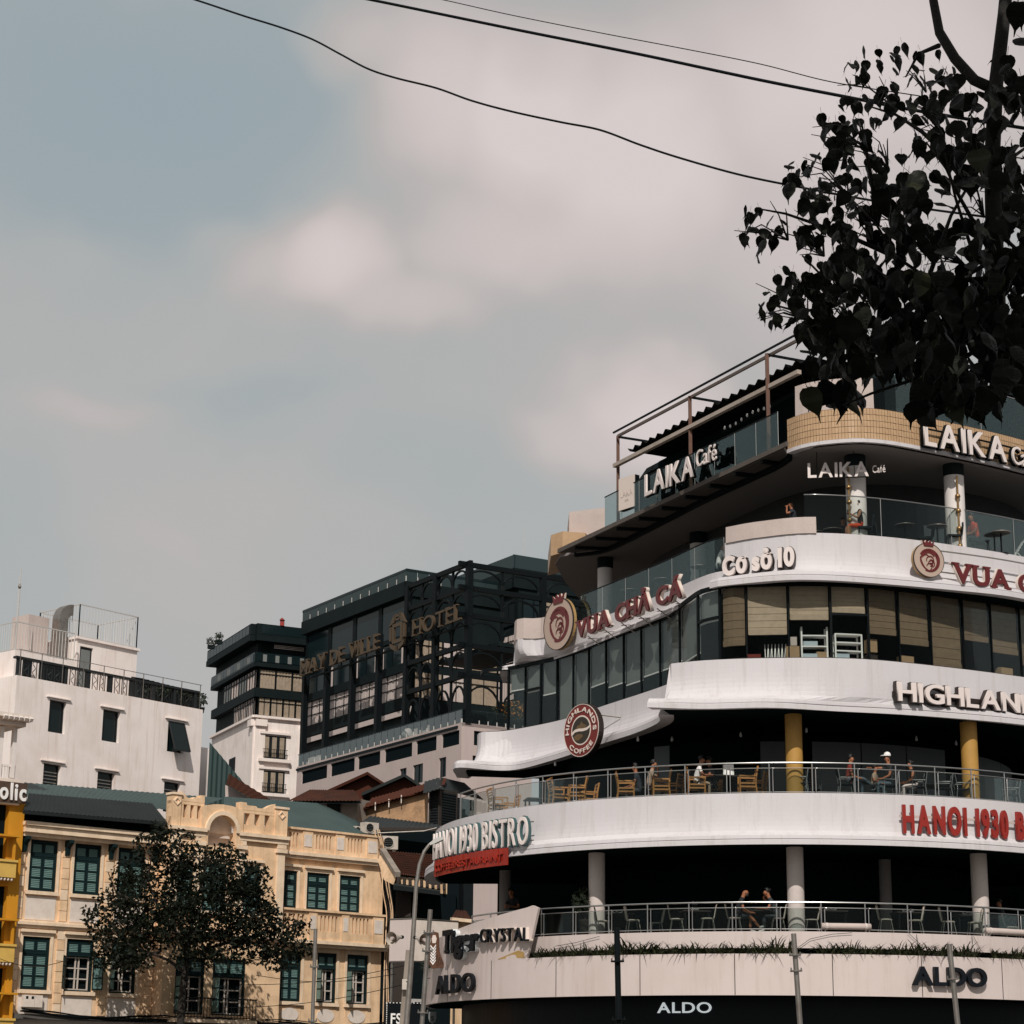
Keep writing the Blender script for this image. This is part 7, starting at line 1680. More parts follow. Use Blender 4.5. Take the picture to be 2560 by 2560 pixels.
BR2 = Fac(1023, 1480, 185, 58.4); BR2.p0 = HF.at(bS, oB - .2, 0)
for y0, y1 in ((1560, 1490), (1650, 1580)): bay_row(BR2, HO, .4, 11, zB(y0), zB(y1), 4, ['tealglass', 'curtbeige', 'dark2'], o=.12, mull=1)
mb = MB(); a = HF.at(HF.S(1287, 1390, oB), oB - 1, zB(1422)); mb.tube([a, a + V((0, 0, 4.2))], [.05, .02], 5); tag(mb.build('lightning_rod', 'palegalv'), 'thin lightning rod on the far dark roof beside the corner building', 'rod')
# corner steel frame: columns, beams, arches
cols_px = [(1150, 1700), (1079, 1700), (1008, 1720), (938, 1740), (872, 1760), (808, 1780), (753, 1800)]
cs_ = [.12] + [hs(px, y, -.3) for px, y in cols_px[1:]]
zF = hC(1408)
zbe = [hC(1684), hC(1609), hC(1534), hC(1466), zF]
for i, s in enumerate(cs_):
    top = zF if i < 2 else z3a if i > 2 else zRo0
    HF.bx('frame_column', 'black', HO, s - .28, s + .28, -.9, -.35, zT, top)
HR.bx('frame_column', 'black', HO, 8.6, 9.1, -.9, -.4, zT, zF); HR.bx('frame_column', 'black', HO, 17, 17.5, -.9, -.4, zT, zF)
for j, z_ in enumerate(zbe):
    e_ = cs_[2]
    HF.bx('frame_beam', 'black', HO, -.2, e_, -.8, -.45, z_ - .22, z_ + .22); HR.bx('frame_beam', 'black', HO, -.2, 17.3, -.8, -.45, z_ - .22, z_ + .22)
def arch(F, a, b, z0, z1):
    mb = MB(); sm_ = (a + b) / 2; r_ = (b - a) / 2; h = z1 - z0
    P_ = [F.at(a, -.6, z0), F.at(a, -.6, z0 + h * .35)] + [F.at(sm_ - r_ * math.cos(math.pi * t_ / 10), -.6, z0 + h * .35 + h * .6 * math.sin(math.pi * t_ / 10)) for t_ in range(1, 10)] + [F.at(b, -.6, z0 + h * .35), F.at(b, -.6, z0)]
    for i in range(len(P_) - 1): mb.bar(P_[i], P_[i + 1], .16, .16)
    mb.build('frame_arch', 'black', HO)
zbe = [zT] + zbe
for j in range(len(zbe) - 1):
    for F_, a, b in ((HF, cs_[0], cs_[1]), (HF, cs_[1], cs_[2]), (HR, .3, 8.6), (HR, 9.1, 17)):
        sm_ = (a + b) / 2; F_.bx('frame_bar', 'black', HO, sm_ - .1, sm_ + .1, -.75, -.55, zbe[j], zbe[j + 1]); arch(F_, a + .3, sm_ - .1, zbe[j], zbe[j] + (zbe[j + 1] - zbe[j]) * .85); arch(F_, sm_ + .1, b - .3, zbe[j], zbe[j] + (zbe[j + 1] - zbe[j]) * .85)
HF.bx('mezzanine', 'darkclad', HO, .5, cs_[2], -9, -4, hC(1600), hC(1590))
# name letters and emblem
sa_, sb_, sc_, sd_ = hs(757, 1670, .3), hs(953, 1600, .3), hs(1038, 1560, .3), hs(1158, 1520, .3)
hp = Path([tuple(HF.at(sa_ + 2, .3, 0)[:2]), tuple(HF.at(sd_ - 2, .3, 0)[:2])], smooth=False)
L_ = lambda s: (sa_ + 2) - s
zN = HF.Z(760, 1690, .3); zN2 = HF.Z(1157, 1550, .3)
t = thing('hotel_name_sign', 'bronze MAY DE VILLE HOTEL letters with a lantern emblem across the dark hotel front', 'sign', HF.at((sa_ + sd_) / 2, .3, zN))
text_path(t, 'MAY DE VILLE', hp, L_(sa_), L_(sb_), zN, 1.55, .2, ('gold', 'goldside'), bold=.005, ext=.25, gap=.14, serif=True, dz=(zN2 - zN) * .5)
text_path(t, 'HOTEL', hp, L_(sc_), L_(sd_), zN + (zN2 - zN) * .7, 1.55, .2, ('gold', 'goldside'), bold=.005, ext=.25, gap=.14, serif=True, dz=(zN2 - zN) * .3)
mb = MB(); HF.box(mb, sd_, sa_, -.3, -.15, zN - .3, zN - .15); mb.build('carrier_rail', 'black', t)
ec = HF.at(hs(999, 1583, .3), .4, HF.Z(999, 1583, .3)); ee_ = -HF.e
for nm, pts_ in (('emblem_ring', None),):
    fr_ = [(-1.0, -1.0), (1.0, -1.0), (1.0, 1.0), (-1.0, 1.0)]
    for (x0, x1, y0, y1) in ((-.95, -.62, -.95, .95), (.62, .95, -.95, .95), (-.62, .62, -.95, -.6), (-.62, .62, .6, .95), (-1.5, -1.15, -.6, .75), (1.15, 1.5, -.6, .75), (-.5, .5, 1.55, 1.75), (-.5, .5, 1.2, 1.4), (-.5, -.3, 1.2, 1.9), (.3, .5, 1.2, 1.9)):
        mb = MB(); mb.prism([(x0, y0), (x1, y0), (x1, y1), (x0, y1)], ec, ee_, V((0, 0, 1)), HF.n, .2); mb.build('emblem_bar', 'gold', t)
    for sg in (-1, 1):
        mb = MB(); mb.prism([(sg * .6, 1.1), (sg * 1.0, 1.0), (sg * 1.7, .75), (sg * 1.3, 1.15), (sg * .8, 1.8), (sg * .6, 1.8)], ec, ee_, V((0, 0, 1)), HF.n, .2); mb.build('emblem_eave', 'gold', t)
        mb = MB(); mb.prism([(sg * .3, -1.2), (sg * 1.5, -.8), (sg * 1.2, -1.3), (sg * .3, -1.7)], ec, ee_, V((0, 0, 1)), HF.n, .2); mb.build('emblem_base', 'gold', t)
# terrace loungers and plants on the hotel terrace
for k, px in enumerate((1036, 1070, 770, 790)):
    y = 1815 + (1154 - px) * .29; s = hs(px, y, -1.4); p = HF.at(s, -1.4, zT); t = thing('terrace_armchair', 'pale armchair behind the hotel terrace glass, %s' % ('left of the white vase', 'right of the white vase', 'at the far left end', 'second from the far left end')[k], 'chair', p)
    mb = MB(); mb.box(p + V((0, 0, .25)), (1.3, 1.0, .5), (HF.e, HF.n, V((0, 0, 1)))); mb.build('seat', 'curt', t); mb = MB(); mb.box(p + V((0, 0, .7)) - HF.n * .4, (1.3, .25, .9), (HF.e, HF.n, V((0, 0, 1)))); mb.build('backrest', 'curt', t)
p = HF.at(hs(1018, 1830, -.8), -.8, zT); t = thing('white_vase', 'white vase with a tall bare stem on the hotel terrace', 'vase', p); mb = MB(); mb.lathe(p, [(.3, 0), (.55, .5), (.4, 1.0), (.2, 1.1)], 12); mb.build('vase_body', 'curt', t, smooth=True); mb = MB(); mb.tube([p + V((0, 0, 1)), p + V((.1, 0, 2.2)), p + V((.3, 0, 3.2))], .07, 6); mb.build('stem', 'curt', t)
p = HR.at(6.2, -1.0, zT); t = thing('flowering_shrub', 'orange flowering shrub on the hotel terrace beside the corner building', 'plant', p)
mb = MB(); mb.box(p + V((0, 0, .4)), (5, .8, .8), (HR.e, HR.n, V((0, 0, 1)))); mb.build('planter', 'dark2', t)
mb = MB(); leafball(mb, p + V((0, 0, 1.7)), 2.2, .95, 500, .16, rg); mb.build('foliage', 'leafdark', t, kind='stuff'); mb = MB(); leafball(mb, p + V((0, 0, 1.8)) + HR.n * .5, 2.2, .9, 160, .14, rg); mb.build('flowers', mat('orange_blossom', (.45, .17, .03), .7), t, kind='stuff')
# ================================================================== huddle of old houses between the cream and the corner building
MT['oldwall'] = mat('weathered_ochre_wall', (.50, .30, .165), .9, var=1.0, vscale=.8, dirt=(.065, .045, .032), bump=.6, bscale=8, fine=.3)
MT['rtile'] = mat('old_roof_tile', (.060, .024, .016), .9, spec=.05, var=.8, vscale=1.6, dirt=(.022, .017, .014), bump=.5, bscale=12)
MT['oldgrey'] = mat('grey_old_wall', (.26, .22, .185), .9, var=.6, vscale=1.2, dirt=(.10, .08, .065), bump=.4, bscale=10)
MT['redside'] = mat('rust_red_gable', (.070, .025, .016), .9, spec=.05, var=.5, vscale=1.5, dirt=(.05, .022, .015))
def quadroof(name, par, pts, m_='rtile', pitch=.24, amp=.045): return corrugated(name, m_, par, pts[0], pts[1], pts[2], pts[3], pitch=pitch, amp=amp)
# house with the rough ochre wall and the louvred corner bay
OF = Fac(1070, 2010, 115, -62)
OH = thing('old_ochre_house', 'old house with a stained ochre wall, rust-red roof and dark louvred bay', 'building', (OF.p0.x, OF.p0.y, 0))
a, b = OF.S(1070, 2010), OF.S(884, 2030); zw0, zw1 = OF.Z(1070, 2090), OF.Z(1070, 1982)
mb = MB(); OF.box(mb, a, b, -5, 0, 0, zw0 - .02); mb.build('lower_wall', 'dark2', OH)
mb = MB(); mb.mesh([OF.at(a, 0, zw0), OF.at(b, 0, zw0), OF.at(b, 0, OF.Z(884, 2012)), OF.at(a, 0, zw1)], [(0, 1, 2, 3)]); mb.build('wall', 'oldwall', OH)
q = [PP(x, y, OF.p0 + OF.n * o_, OF.n) for x, y, o_ in ((905, 2022, .35), (1112, 1962, .35), (1118, 1945, -1.2), (930, 1996, -1.2))]
quadroof('roof', OH, q, 'redside'); mb = MB(); mb.poly([q[0] + V((0, 0, -.05)), q[1] + V((0, 0, -.05)), OF.at(a, 0, zw1), OF.at(b, 0, OF.Z(884, 2012))]); mb.build('eave_board', 'redside', OH)
for px, y in ((1003, 1986), (972, 1996), (938, 2004), (1091, 1957)): p = PP(px, y + 22, OF.p0 + OF.n * .3, OF.n); mb = MB(); mb.bar(p, p + V((0, 0, .45)), .05, .05, upv=V((0, 1, 0))); mb.build('roof_stay', 'fpanel', OH)
# louvred bay: two faces meeting at px 1098
BL, BR_ = Fac(1100, 2020, 113.5, -62), Fac(1100, 2020, 113.5, 38)
for F_, px, nm in ((BL, 1073, 'bay_shutter'), (BR_, 1142, 'bay_shutter')):
    e_ = F_.S(px, 2020); zb0, zb1 = F_.Z(1100, 2062), F_.Z(1100, 1972)
    q_ = F_.bx(nm, 'darkwood', OH, 0, e_, -.3, -.06, zb0, zb1)
    for k in range(12): zz = zb0 + .1 + (zb1 - zb0 - .2) * k / 12; F_.bx('louvre', 'dark2', q_, .08, e_ - .08, -.06, .02, zz, zz + .08)
    for s in (.0, e_ - .08): F_.bx('post', 'darkwood', q_, s, s + .08, -.1, .05, zb0 - .05, zb1 + .05)
p = [PY(x, y, Y_) for x, y, Y_ in ((1058, 1985, 113), (1100, 1972, 112.6), (1100, 1944, 116), (1062, 1955, 116.5))]; quadroof('bay_roof', OH, p, 'roofdark')
p = [PY(x, y, Y_) for x, y, Y_ in ((1100, 1973, 112.6), (1208, 2000, 128), (1160, 1958, 120), (1100, 1944, 116))]; quadroof('bay_roof', OH, p, 'roofdark')
BR_.bx('bay_side', 'dark2', OH, BR_.S(1143, 2020), BR_.S(1190, 2030), -.3, -.1, 0, BR_.Z(1100, 1985))
# two rust-red gables behind
for nm, lb, pts_, rm in (('old_gable_house', 'rust-red gable roof behind the ochre wall, the left and paler one', [(812, 1990, 128), (920, 1941, 128), (958, 1966, 128), (985, 1985, 128), (960, 2030, 128), (812, 2030, 128)], 'redside'), ('old_gable_house', 'rust-red gable with dark green ridge behind the ochre wall', [(925, 1985, 124), (1012, 1946, 124), (1048, 1970, 124), (1048, 2030, 124), (925, 2030, 124)], 'redside')):
    P_ = [PY(x, y, Y_) for x, y, Y_ in pts_]; t = thing(nm, lb, 'house', V((P_[0].x, P_[0].y, 0)))
    P2 = [V((v_.x, v_.y, v_.z if i < len(P_) - 2 else 0)) for i, v_ in enumerate(P_)]
    n_ = len(P2); mb = MB(); back = [v_ + V((0, 5, 0)) for v_ in P2]; mb.mesh(P2 + back, [tuple(range(n_))] + [(i, (i + 1) % n_, n_ + (i + 1) % n_, n_ + i) for i in range(n_)]); mb.build('gable_wall', rm, t)
    a_, r_, c_ = P2[0], P2[1], P2[2]; dz = V((0, 0, .1))
    for u_, v_ in ((a_, r_), (c_, r_)):
        d = (u_ - r_).normalized() * .5; mb = MB(); mb.hexa([u_ + d + V((0, -.6, .02)), r_ + V((0, -.6, .02)), r_ + V((0, 5, .02)), u_ + d + V((0, 5, .02)), u_ + d + V((0, -.6, .2)), r_ + V((0, -.6, .2)), r_ + V((0, 5, .2)), u_ + d + V((0, 5, .2))]); mb.build('roof_slope', 'roofdark' if 'green' in lb else 'rust', t)
# grey house with a louvred shutter left of it
GF2 = Fac(893, 2030, 116, -62); OG = thing('old_grey_house', 'small grey-walled old house with one dark louvred shutter above the green roof', 'house', (GF2.p0.x, GF2.p0.y, 0))
e_ = GF2.S(768, 2030); zz1 = GF2.Z(893, 1996)
GF2.bx('wall', 'oldgrey', OG, 0, e_, -5, 0, 0, zz1)
a, b = GF2.S(851, 2025), GF2.S(818, 2025); z0, z1 = GF2.Z(835, 2062), GF2.Z(835, 2004)
q_ = GF2.bx('shutter', 'darkwood', OG, a, b, .01, .06, z0, z1)
for k in range(11): zz = z0 + .06 + (z1 - z0 - .1) * k / 11; GF2.bx('louvre', 'dark2', q_, a + .06, b - .06, .06, .1, zz, zz + .07)
q = [PP(x, y, GF2.p0 + GF2.n * o_, GF2.n) for x, y, o_ in ((720, 2003, 1.0), (905, 2003, 1.0), (885, 1976, -1.6), (775, 1975, -1.6))]
quadroof('roof', OG, q); mb = MB(); mb.poly([v_ + V((0, 0, -.12)) for v_ in q]); mb.build('roof_lining', 'dark2', OG)
# yard under a dark sheet roof with air-conditioning units
yp = [PY(x, y, Y_) for x, y, Y_ in ((880, 2072, 106), (1098, 2074, 106), (1098, 2062, 111), (925, 2041, 111))]
YD = thing('yard_shelter', 'dark sheet roof over the shadowed yard with air-conditioning units', 'shelter', V((yp[0].x, yp[0].y, 0)))
quadroof('roof', YD, yp, 'roofdark'); mb = MB(); mb.bar(yp[0], yp[1], .1, .16); mb.build('eave_beam', 'darkwood', YD)
mb = MB(); a, b = PY(868, 2080, 112), PY(1150, 2080, 112); mb.hexa([V((a.x, 112, 0)), V((b.x, 112, 0)), V((b.x, 112.4, 0)), V((a.x, 112.4, 0)), V((a.x, 112, a.z + .3)), V((b.x, 112, b.z + .3)), V((b.x, 112.4, b.z + .3)), V((a.x, 112.4, a.z + .3))]); mb.build('back_wall', 'dark', YD)
for x in (1094,): p = PY(x, 2080, 106); mb = MB(); mb.bar(V((p.x, p.y, 0)), p, .12, .12, upv=V((0, 1, 0))); mb.build('post', 'darkwood', YD)
MT['acwhite'] = mat('aged_ac_casing', (.52, .46, .40), .6, var=.4, vscale=4)
def acunit(px0, px1, py0, py1, Y_, label, fan=True, ang=15):
    F_ = Fac((px0 + px1) / 2, (py0 + py1) / 2, Y_, 90 - ang); s0_, s1_ = F_.S(px0, (py0 + py1) / 2), F_.S(px1, (py0 + py1) / 2); s0_, s1_ = min(s0_, s1_), max(s0_, s1_); z0_, z1_ = F_.Z((px0 + px1) / 2, py1), F_.Z((px0 + px1) / 2, py0)
    t = thing('air_conditioner', label, 'air conditioner', F_.at((s0_ + s1_) / 2, 0, z0_)); F_.bx('casing', 'acwhite', t, s0_, s1_, -.45, 0, z0_, z1_)
    r_ = min(s1_ - s0_, z1_ - z0_) * .40; c_ = F_.at(s0_ + r_ * 1.3, .0, (z0_ + z1_) / 2)
    mb = MB(); disc(mb, c_, F_.e, V((0, 0, 1)), F_.n, 0, r_, 0, .012, k=24); mb.build('fan_grille', 'dark', t); mb = MB(); disc(mb, c_, F_.e, V((0, 0, 1)), F_.n, r_ * .95, r_ * 1.08, 0, .03, k=24); mb.build('fan_ring', 'acwhite', t)
    mb = MB(); 
    for k in range(5): F_.box(mb, c_.x * 0 + s0_ + r_ * .3, s0_ + r_ * 2.3, .012, .02, z0_ + (z1_ - z0_) * (.2 + .14 * k), z0_ + (z1_ - z0_) * (.2 + .14 * k) + .012)
    mb.build('grille_bars', 'galv', t); F_.bx('foot', 'galv', t, s0_ + .1, s0_ + .2, -.4, -.05, z0_ - .1, z0_); F_.bx('foot', 'galv', t, s1_ - .2, s1_ - .1, -.4, -.05, z0_ - .1, z0_)
acunit(954, 995, 2090, 2123, 103.5, 'boxy white air conditioner with a round black fan beside the cream facade'); acunit(886, 916, 2066, 2085, 105, 'low air conditioner behind the parapet end, the left one', ang=35); acunit(912, 947, 2056, 2084, 105.3, 'air conditioner behind the parapet end, half hidden by pipes', ang=35)
# brown tiled roof with its cream gable, dark timber front below
p4 = [PY(x, y, Y_) for x, y, Y_ in ((992, 2186, 94), (1115, 2202, 95.5), (1112, 2140, 99), (958, 2128, 98.2))]
TR = thing('tiled_roof_house', 'old shop house with brown tiled roof and dark timber front by the street lamp', 'house', V((p4[0].x, p4[0].y, 0)))
n = 46; rows_ = 12; vs = []; fs = []
for j in range(rows_ + 1):
    for i in range(n + 1):
        f, g_ = i / n, j / rows_; p = p4[0].lerp(p4[1], f).lerp(p4[3].lerp(p4[2], f), g_); vs.append(p + V((0, 0, .05 * math.sin(i * math.pi / 1.0 * .5 * 2) + (.05 if i % 2 else 0)))); 
for j in range(rows_):
    for i in range(n): a = j * (n + 1) + i; fs.append((a, a + 1, a + n + 2, a + n + 1))
mb = MB(); mb.mesh(vs, fs); mb.build('roof', 'rtile', TR)
for j in range(1, 11):
    f0 = p4[0].lerp(p4[3], j / 11); f1 = p4[1].lerp(p4[2], j / 11); mb = MB(); mb.bar(f0 + V((0, 0, .07)), f1 + V((0, 0, .07)), .05, .05); mb.build('tile_course', 'rtile', TR)
mb = MB(); mb.poly([PY(955, 2130, 98), PY(992, 2184, 94), PY(984, 2212, 94), PY(960, 2200, 95.5), PY(944, 2150, 98)]); mb.build('gable', 'fcream', TR); mb = MB(); mb.bar(PY(957, 2127, 98), PY(994, 2186, 93.9), .25, .22); mb.build('verge', 'oldgrey', TR)
a, b = PY(990, 2190, 94.2), PY(1118, 2205, 95.6)
mb = MB(); mb.hexa([a + V((0, 0, -.55)), b + V((0, 0, -.55)), b + V((0, .4, -.55)), a + V((0, .4, -.55)), a, b, b + V((0, .4, 0)), a + V((0, .4, 0))]); mb.build('frieze', 'fcream', TR)
for k in range(9): p = a.lerp(b, (k + .5) / 9); mb = MB(); mb.box(p + V((0, -.2, -.22)), (.12, .5, .3)); mb.build('rafter_end', 'darkwood', TR)
mb = MB(); mb.hexa([V((a.x, a.y + .1, 0)), V((b.x + .4, b.y + .1, 0)), V((b.x + .4, b.y + 3, 0)), V((a.x, a.y + 3, 0)), V((a.x, a.y + .1, a.z - .56)), V((b.x + .4, b.y + .1, b.z - .56)), V((b.x + .4, b.y + 3, b.z - .56)), V((a.x, a.y + 3, a.z - .56))]); mb.build('timber_front', 'dark', TR)
for k in range(6): p = PY(992 + k * 6.5, 2255, 94.0); z0_, z1_ = PY(1000, 2292, 94).z, PY(1000, 2226, 94).z; mb = MB(); mb.box(V((p.x, p.y, (z0_ + z1_) / 2)), (.11, .06, z1_ - z0_)); mb.build('plank', 'darkwood', TR)
mb = MB(); mb.hexa([PY(983, 2224, 92.6), PY(1100, 2238, 94), PY(1100, 2240, 95.4), PY(985, 2218, 94.4), PY(983, 2212, 92.6), PY(1100, 2228, 94), PY(1100, 2224, 95.4), PY(985, 2206, 94.4)]); mb.build('tarpaulin', 'roofdark', TR)
for k in range(6): p = PY(986 + k * 5, 2450, 93.8); z0_, z1_ = PY(1000, 2520, 94).z, PY(1000, 2405, 94).z; mb = MB(); mb.box(V((p.x, p.y, (z0_ + z1_) / 2)), (.085, .06, z1_ - z0_)); mb.build('plank', 'darkwood', TR)
# plain cream house seen under the drum
p = PY(1148, 2300, 92); CHs = thing('small_cream_house', 'small cream wall with tiled coping seen under the round terrace', 'house', (p.x, p.y, 0))
a, b = PY(1130, 2300, 92), PY(1178, 2305, 92.5); mb = MB(); mb.hexa([V((a.x, a.y, 0)), V((b.x, b.y, 0)), V((b.x, b.y + 2, 0)), V((a.x, a.y + 2, 0)), a, b, b + V((0, 2, 0)), a + V((0, 2, 0))]); mb.build('wall', 'fcream', CHs)
quadroof('roof', CHs, [PY(1128, 2297, 91.6), PY(1180, 2302, 92), PY(1165, 2278, 94), PY(1140, 2276, 94)])
mb = MB(); a, b = PY(1128, 2298, 91.7), PY(1180, 2303, 92.1); mb.bar(a, b, .2, .14); mb.build('coping', 'ftrim', CHs)
# washing line pole
mb = MB(); mb.tube([PY(945, 2083, 101), PY(1060, 2078, 101), PY(1092, 2070, 101)], .035, 6); tag(mb.build('clothes_pole', 'galv'), 'grey pole slung across the shadowed yard', 'pole')
# ================================================================== street furniture in front
def steel_pole(top, bot, Y_, r_, rings, m_, label, cap=True):
    a = PY(*top, Y_); b = PY(*bot, Y_); d = (b - a); k = (a.z) / (a.z - b.z); g0 = a + d * k
    t = thing('steel_pole', label, 'pole', g0); mb = MB(); mb.tube([g0, a], r_, 14); sharp(mb.build('shaft', m_, t, smooth=True))
    for y in rings:
        f = (y - top[1]) / (bot[1] - top[1]); p = a + d * f; ax = d.normalized(); mb = MB(); mb.tube([p - ax * .012, p + ax * .012], r_ * 2.3, 14); mb.build('collar', m_, t)
        for sg in (-1, 1): mb = MB(); q = p + V((sg * r_ * 1.9, 0, 0)); mb.tube([q, q + V((0, 0, .05))], .012, 6); mb.build('bolt', m_, t)
    return t
steel_pole((1076, 2274), (1055, 2560), 38, .042, (2333, 2379, 2532), 'galv', 'steel pole with flanged collars before the left ALDO letters')
steel_pole((789, 2322), (781, 2560), 40, .036, (2418, 2553), 'galv', 'steel pole in front of the right windows of the cream building')
steel_pole((1542, 2318), (1547, 2560), 36, .05, (2404, 2548), 'black', 'black pole with a collar in front of the planter fascia')
steel_pole((1984, 2334), (2000, 2560), 34, .042, (2388, 2428), 'galv', 'leaning steel pole with two collars below the middle column')
steel_pole((2373, 2360), (2394, 2560), 34, .042, (2448,), 'galv', 'leaning steel pole crossing the right ALDO letters')
# street lamp with its curved arm
Yl = 62; pts_ = [(1016, 2560), (1024, 2460), (1032, 2350), (1036, 2290), (1041, 2210), (1049, 2160), (1061, 2128), (1073, 2112), (1080, 2108)]
P_ = [PY(x, y, Yl) for x, y in pts_]; g0 = V((P_[0].x - .12, P_[0].y, 0)); t = thing('street_lamp', 'grey street lamp with a curved arm in front of the tiled old house', 'street lamp', g0)
mb = MB(); mb.tube([g0] + P_, [.1, .085, .078, .07, .066, .06, .055, .05, .045, .042], 12); sharp(mb.build('lamp_post', 'galv', t, smooth=True))
a, b = PY(1074, 2111, Yl), PY(1106, 2095, Yl); ax = (b - a).normalized(); u_ = ax.cross(V((0, 1, 0))); u_ = u_ if u_.z > 0 else -u_
mb = MB(); mb.prism([(0, -.03), (.12, -.05), (.42, -.055), (.44, .0), (.34, .06), (.2, .075), (.06, .04), (0, .03)], a - V((0, .09, 0)), ax, u_, V((0, 1, 0)), .18); mb.build('lamp_head', 'palegalv', t)
mb = MB(); mb.box(a + ax * .27 - u_ * .06, (.26, .14, .02), (ax, V((0, 1, 0)), u_)); mb.build('lamp_lens', 'blindgrey', t)
# horn loudspeakers on the lamp post
for (x0, y0, x1, y1, lb, rz) in ((1004, 2343, 978, 2346, 'pale horn loudspeaker on the lamp post, facing left', 1), (1039, 2344, 1063, 2350, 'pale horn loudspeaker on the lamp post, facing right', -1)):
    a, b = PY(x0, y0, Yl - .4), PY(x1, y1, Yl - .9); d = (b - a).normalized(); L_ = (b - a).length; t = thing('horn_speaker', lb, 'loudspeaker', a)
    mb = MB(); prof = [(0, .035), (.12, .04), (.3, .06), (.6, .12), (.85, .175), (1.0, .19)]; mb.tube([a + d * (L_ * f) for f, r_ in prof], [r_ for f, r_ in prof], 18, cap=False); mb.build('horn', 'acwhite', t, smooth=True)
    mb = MB(); mb.tube([a - d * .06, a + d * .04], .05, 10); mb.build('driver', 'dark2', t); mb = MB(); mb.tube([a + d * L_ * .3, a + d * L_ * .98], [.03, .05], 10); mb.build('throat', 'beige', t)
# old timber utility post with a meter box
a = PY(1020, 2375, 66); b = PY(1004, 2560, 66); k = a.z / (a.z - b.z); g0 = a + (b - a) * k
t = thing('timber_post', 'weathered timber post with a grey box in front of the dark doors', 'post', g0); mb = MB(); mb.bar(g0, a, .13, .13, upv=V((0, 1, 0))); mb.build('shaft', 'oldgrey', t)
p = PY(1015, 2461, 65.8); mb = MB(); mb.box(p, (.23, .16, .31)); q = mb.build('meter_box', 'acwhite', t); mb = MB(); mb.box(p + V((.02, -.085, .08)), (.03, .01, .03)); mb.build('lock', 'dark', q)
# blank white billboard box behind the loudspeakers
BFa, BFb = Fac(1028, 2350, 86, -58), Fac(1028, 2350, 86, 55)
t = thing('white_billboard_box', 'blank white box sign wrapping the corner behind the loudspeakers', 'sign', (BFa.p0.x, BFa.p0.y, 0)); z0_, z1_ = BFa.Z(1028, 2401), BFa.Z(1028, 2297)
e1, e2 = BFa.S(974, 2350), BFb.S(1145, 2350)
BFa.bx('panel', 'panel', t, 0, e1, -.12, 0, z0_, z1_); BFb.bx('panel', 'fpanel', t, .02, e2, -.12, 0, z0_, z1_ - .02)
for F_, e_ in ((BFa, e1), (BFb, e2)): F_.bx('edge_trim', 'galv', t, 0, e_, -.02, .03, z0_ - .05, z0_ - .005); F_.bx('edge_trim', 'galv', t, 0, e_, -.02, .03, z1_, z1_ + .04)
for F_, s in ((BFa, e1 - .1), (BFa, .1), (BFb, e2 - .1)): F_.bx('leg', 'galv', t, s - .04, s + .04, -.1, -.03, 0, z0_ - .05)
# black shop sign FS with a dotted border of bulbs, shield sign
SFa = Fac(990, 2540, 84, 88); t = thing('shop_sign', 'black FS shop sign edged with small white bulbs at the bottom edge', 'sign', SFa.at(SFa.S(995, 2540), 0, SFa.Z(995, 2540)))
s0_, s1_ = SFa.S(966, 2540), SFa.S(1060, 2540); z1_ = SFa.Z(995, 2506); SFa.bx('board', 'blackgloss', t, s0_, s1_, -.2, 0, z1_ - 2.2, z1_)
ph = Path([tuple(SFa.at(SFa.S(977, 2540), 0, 0)[:2]), tuple(SFa.at(SFa.S(1003, 2540), 0, 0)[:2])], smooth=False)
text_path(t, 'FS', ph, 0, ph.len, SFa.Z(985, 2559), .40, .03, ('paper', 'paper'), bold=.02, ext=.04, gap=.1)
for k in range(12): p = SFa.at(s0_ + (s1_ - s0_) * k / 11, .03, z1_ - .02); mb = MB(); mb.box(p, (.05, .04, .03)); mb.build('bulb', 'paper', t)
for k in range(14): p = SFa.at(s0_ + .01, .03, z1_ - .06 - k * .08); mb = MB(); mb.box(p, (.03, .04, .045)); mb.build('bulb', 'paper', t)
p0_ = PY(1027, 2400, 84); p1_ = PY(1019, 2560, 84); t = thing('light_strip', 'upright strip of small white bulbs beside the black shop sign', 'light strip', p1_)
mb = MB(); mb.bar(p0_ + V((0, .03, 0)), p1_ + V((0, .03, 0)), .06, .03, upv=V((0, 1, 0))); mb.build('channel', 'black', t)
for k in range(22): p = p0_.lerp(p1_, (k + .5) / 22); mb = MB(); mb.box(p, (.045, .04, .06)); mb.build('bulb', 'paper', t)
p = PY(1081, 2545, 80); t = thing('shield_sign', 'small grey shield-shaped sign under the drum at the bottom edge', 'sign', p)
sh = [(-.14, .22), (.14, .22), (.15, .0), (.1, -.14), (0, -.22), (-.1, -.14), (-.15, 0)]
mb = MB(); mb.prism(sh, p, V((1, 0, 0)), V((0, 0, 1)), V((0, 1, 0)), .04); mb.build('shield', 'blindgrey', t)
ph = Path([(p.x - .05, p.y), (p.x + .05, p.y)], smooth=False); text_path(t, 'S', ph, 0, ph.len, p.z - .09, .16, .01, ('dark2', 'dark2'), ext=.02)
SFb = Fac(1045, 2540, 86, 60); t = thing('shop_doorway', 'grey framed shop doorway beside the black sign', 'doorway', SFb.at(0, 0, 0)); e_ = SFb.S(1075, 2540)
SFb.bx('frame', 'palegalv', t, SFb.S(1028, 2540), SFb.S(1034, 2540), -.1, .05, 0, SFb.Z(1034, 2505)); SFb.bx('opening', 'dark', t, SFb.S(1034, 2540), e_, -.4, -.3, 0, SFb.Z(1034, 2508)); SFb.bx('lintel', 'palegalv', t, SFb.S(1028, 2540), e_, -.1, .04, SFb.Z(1034, 2505), SFb.Z(1034, 2505) + .12)
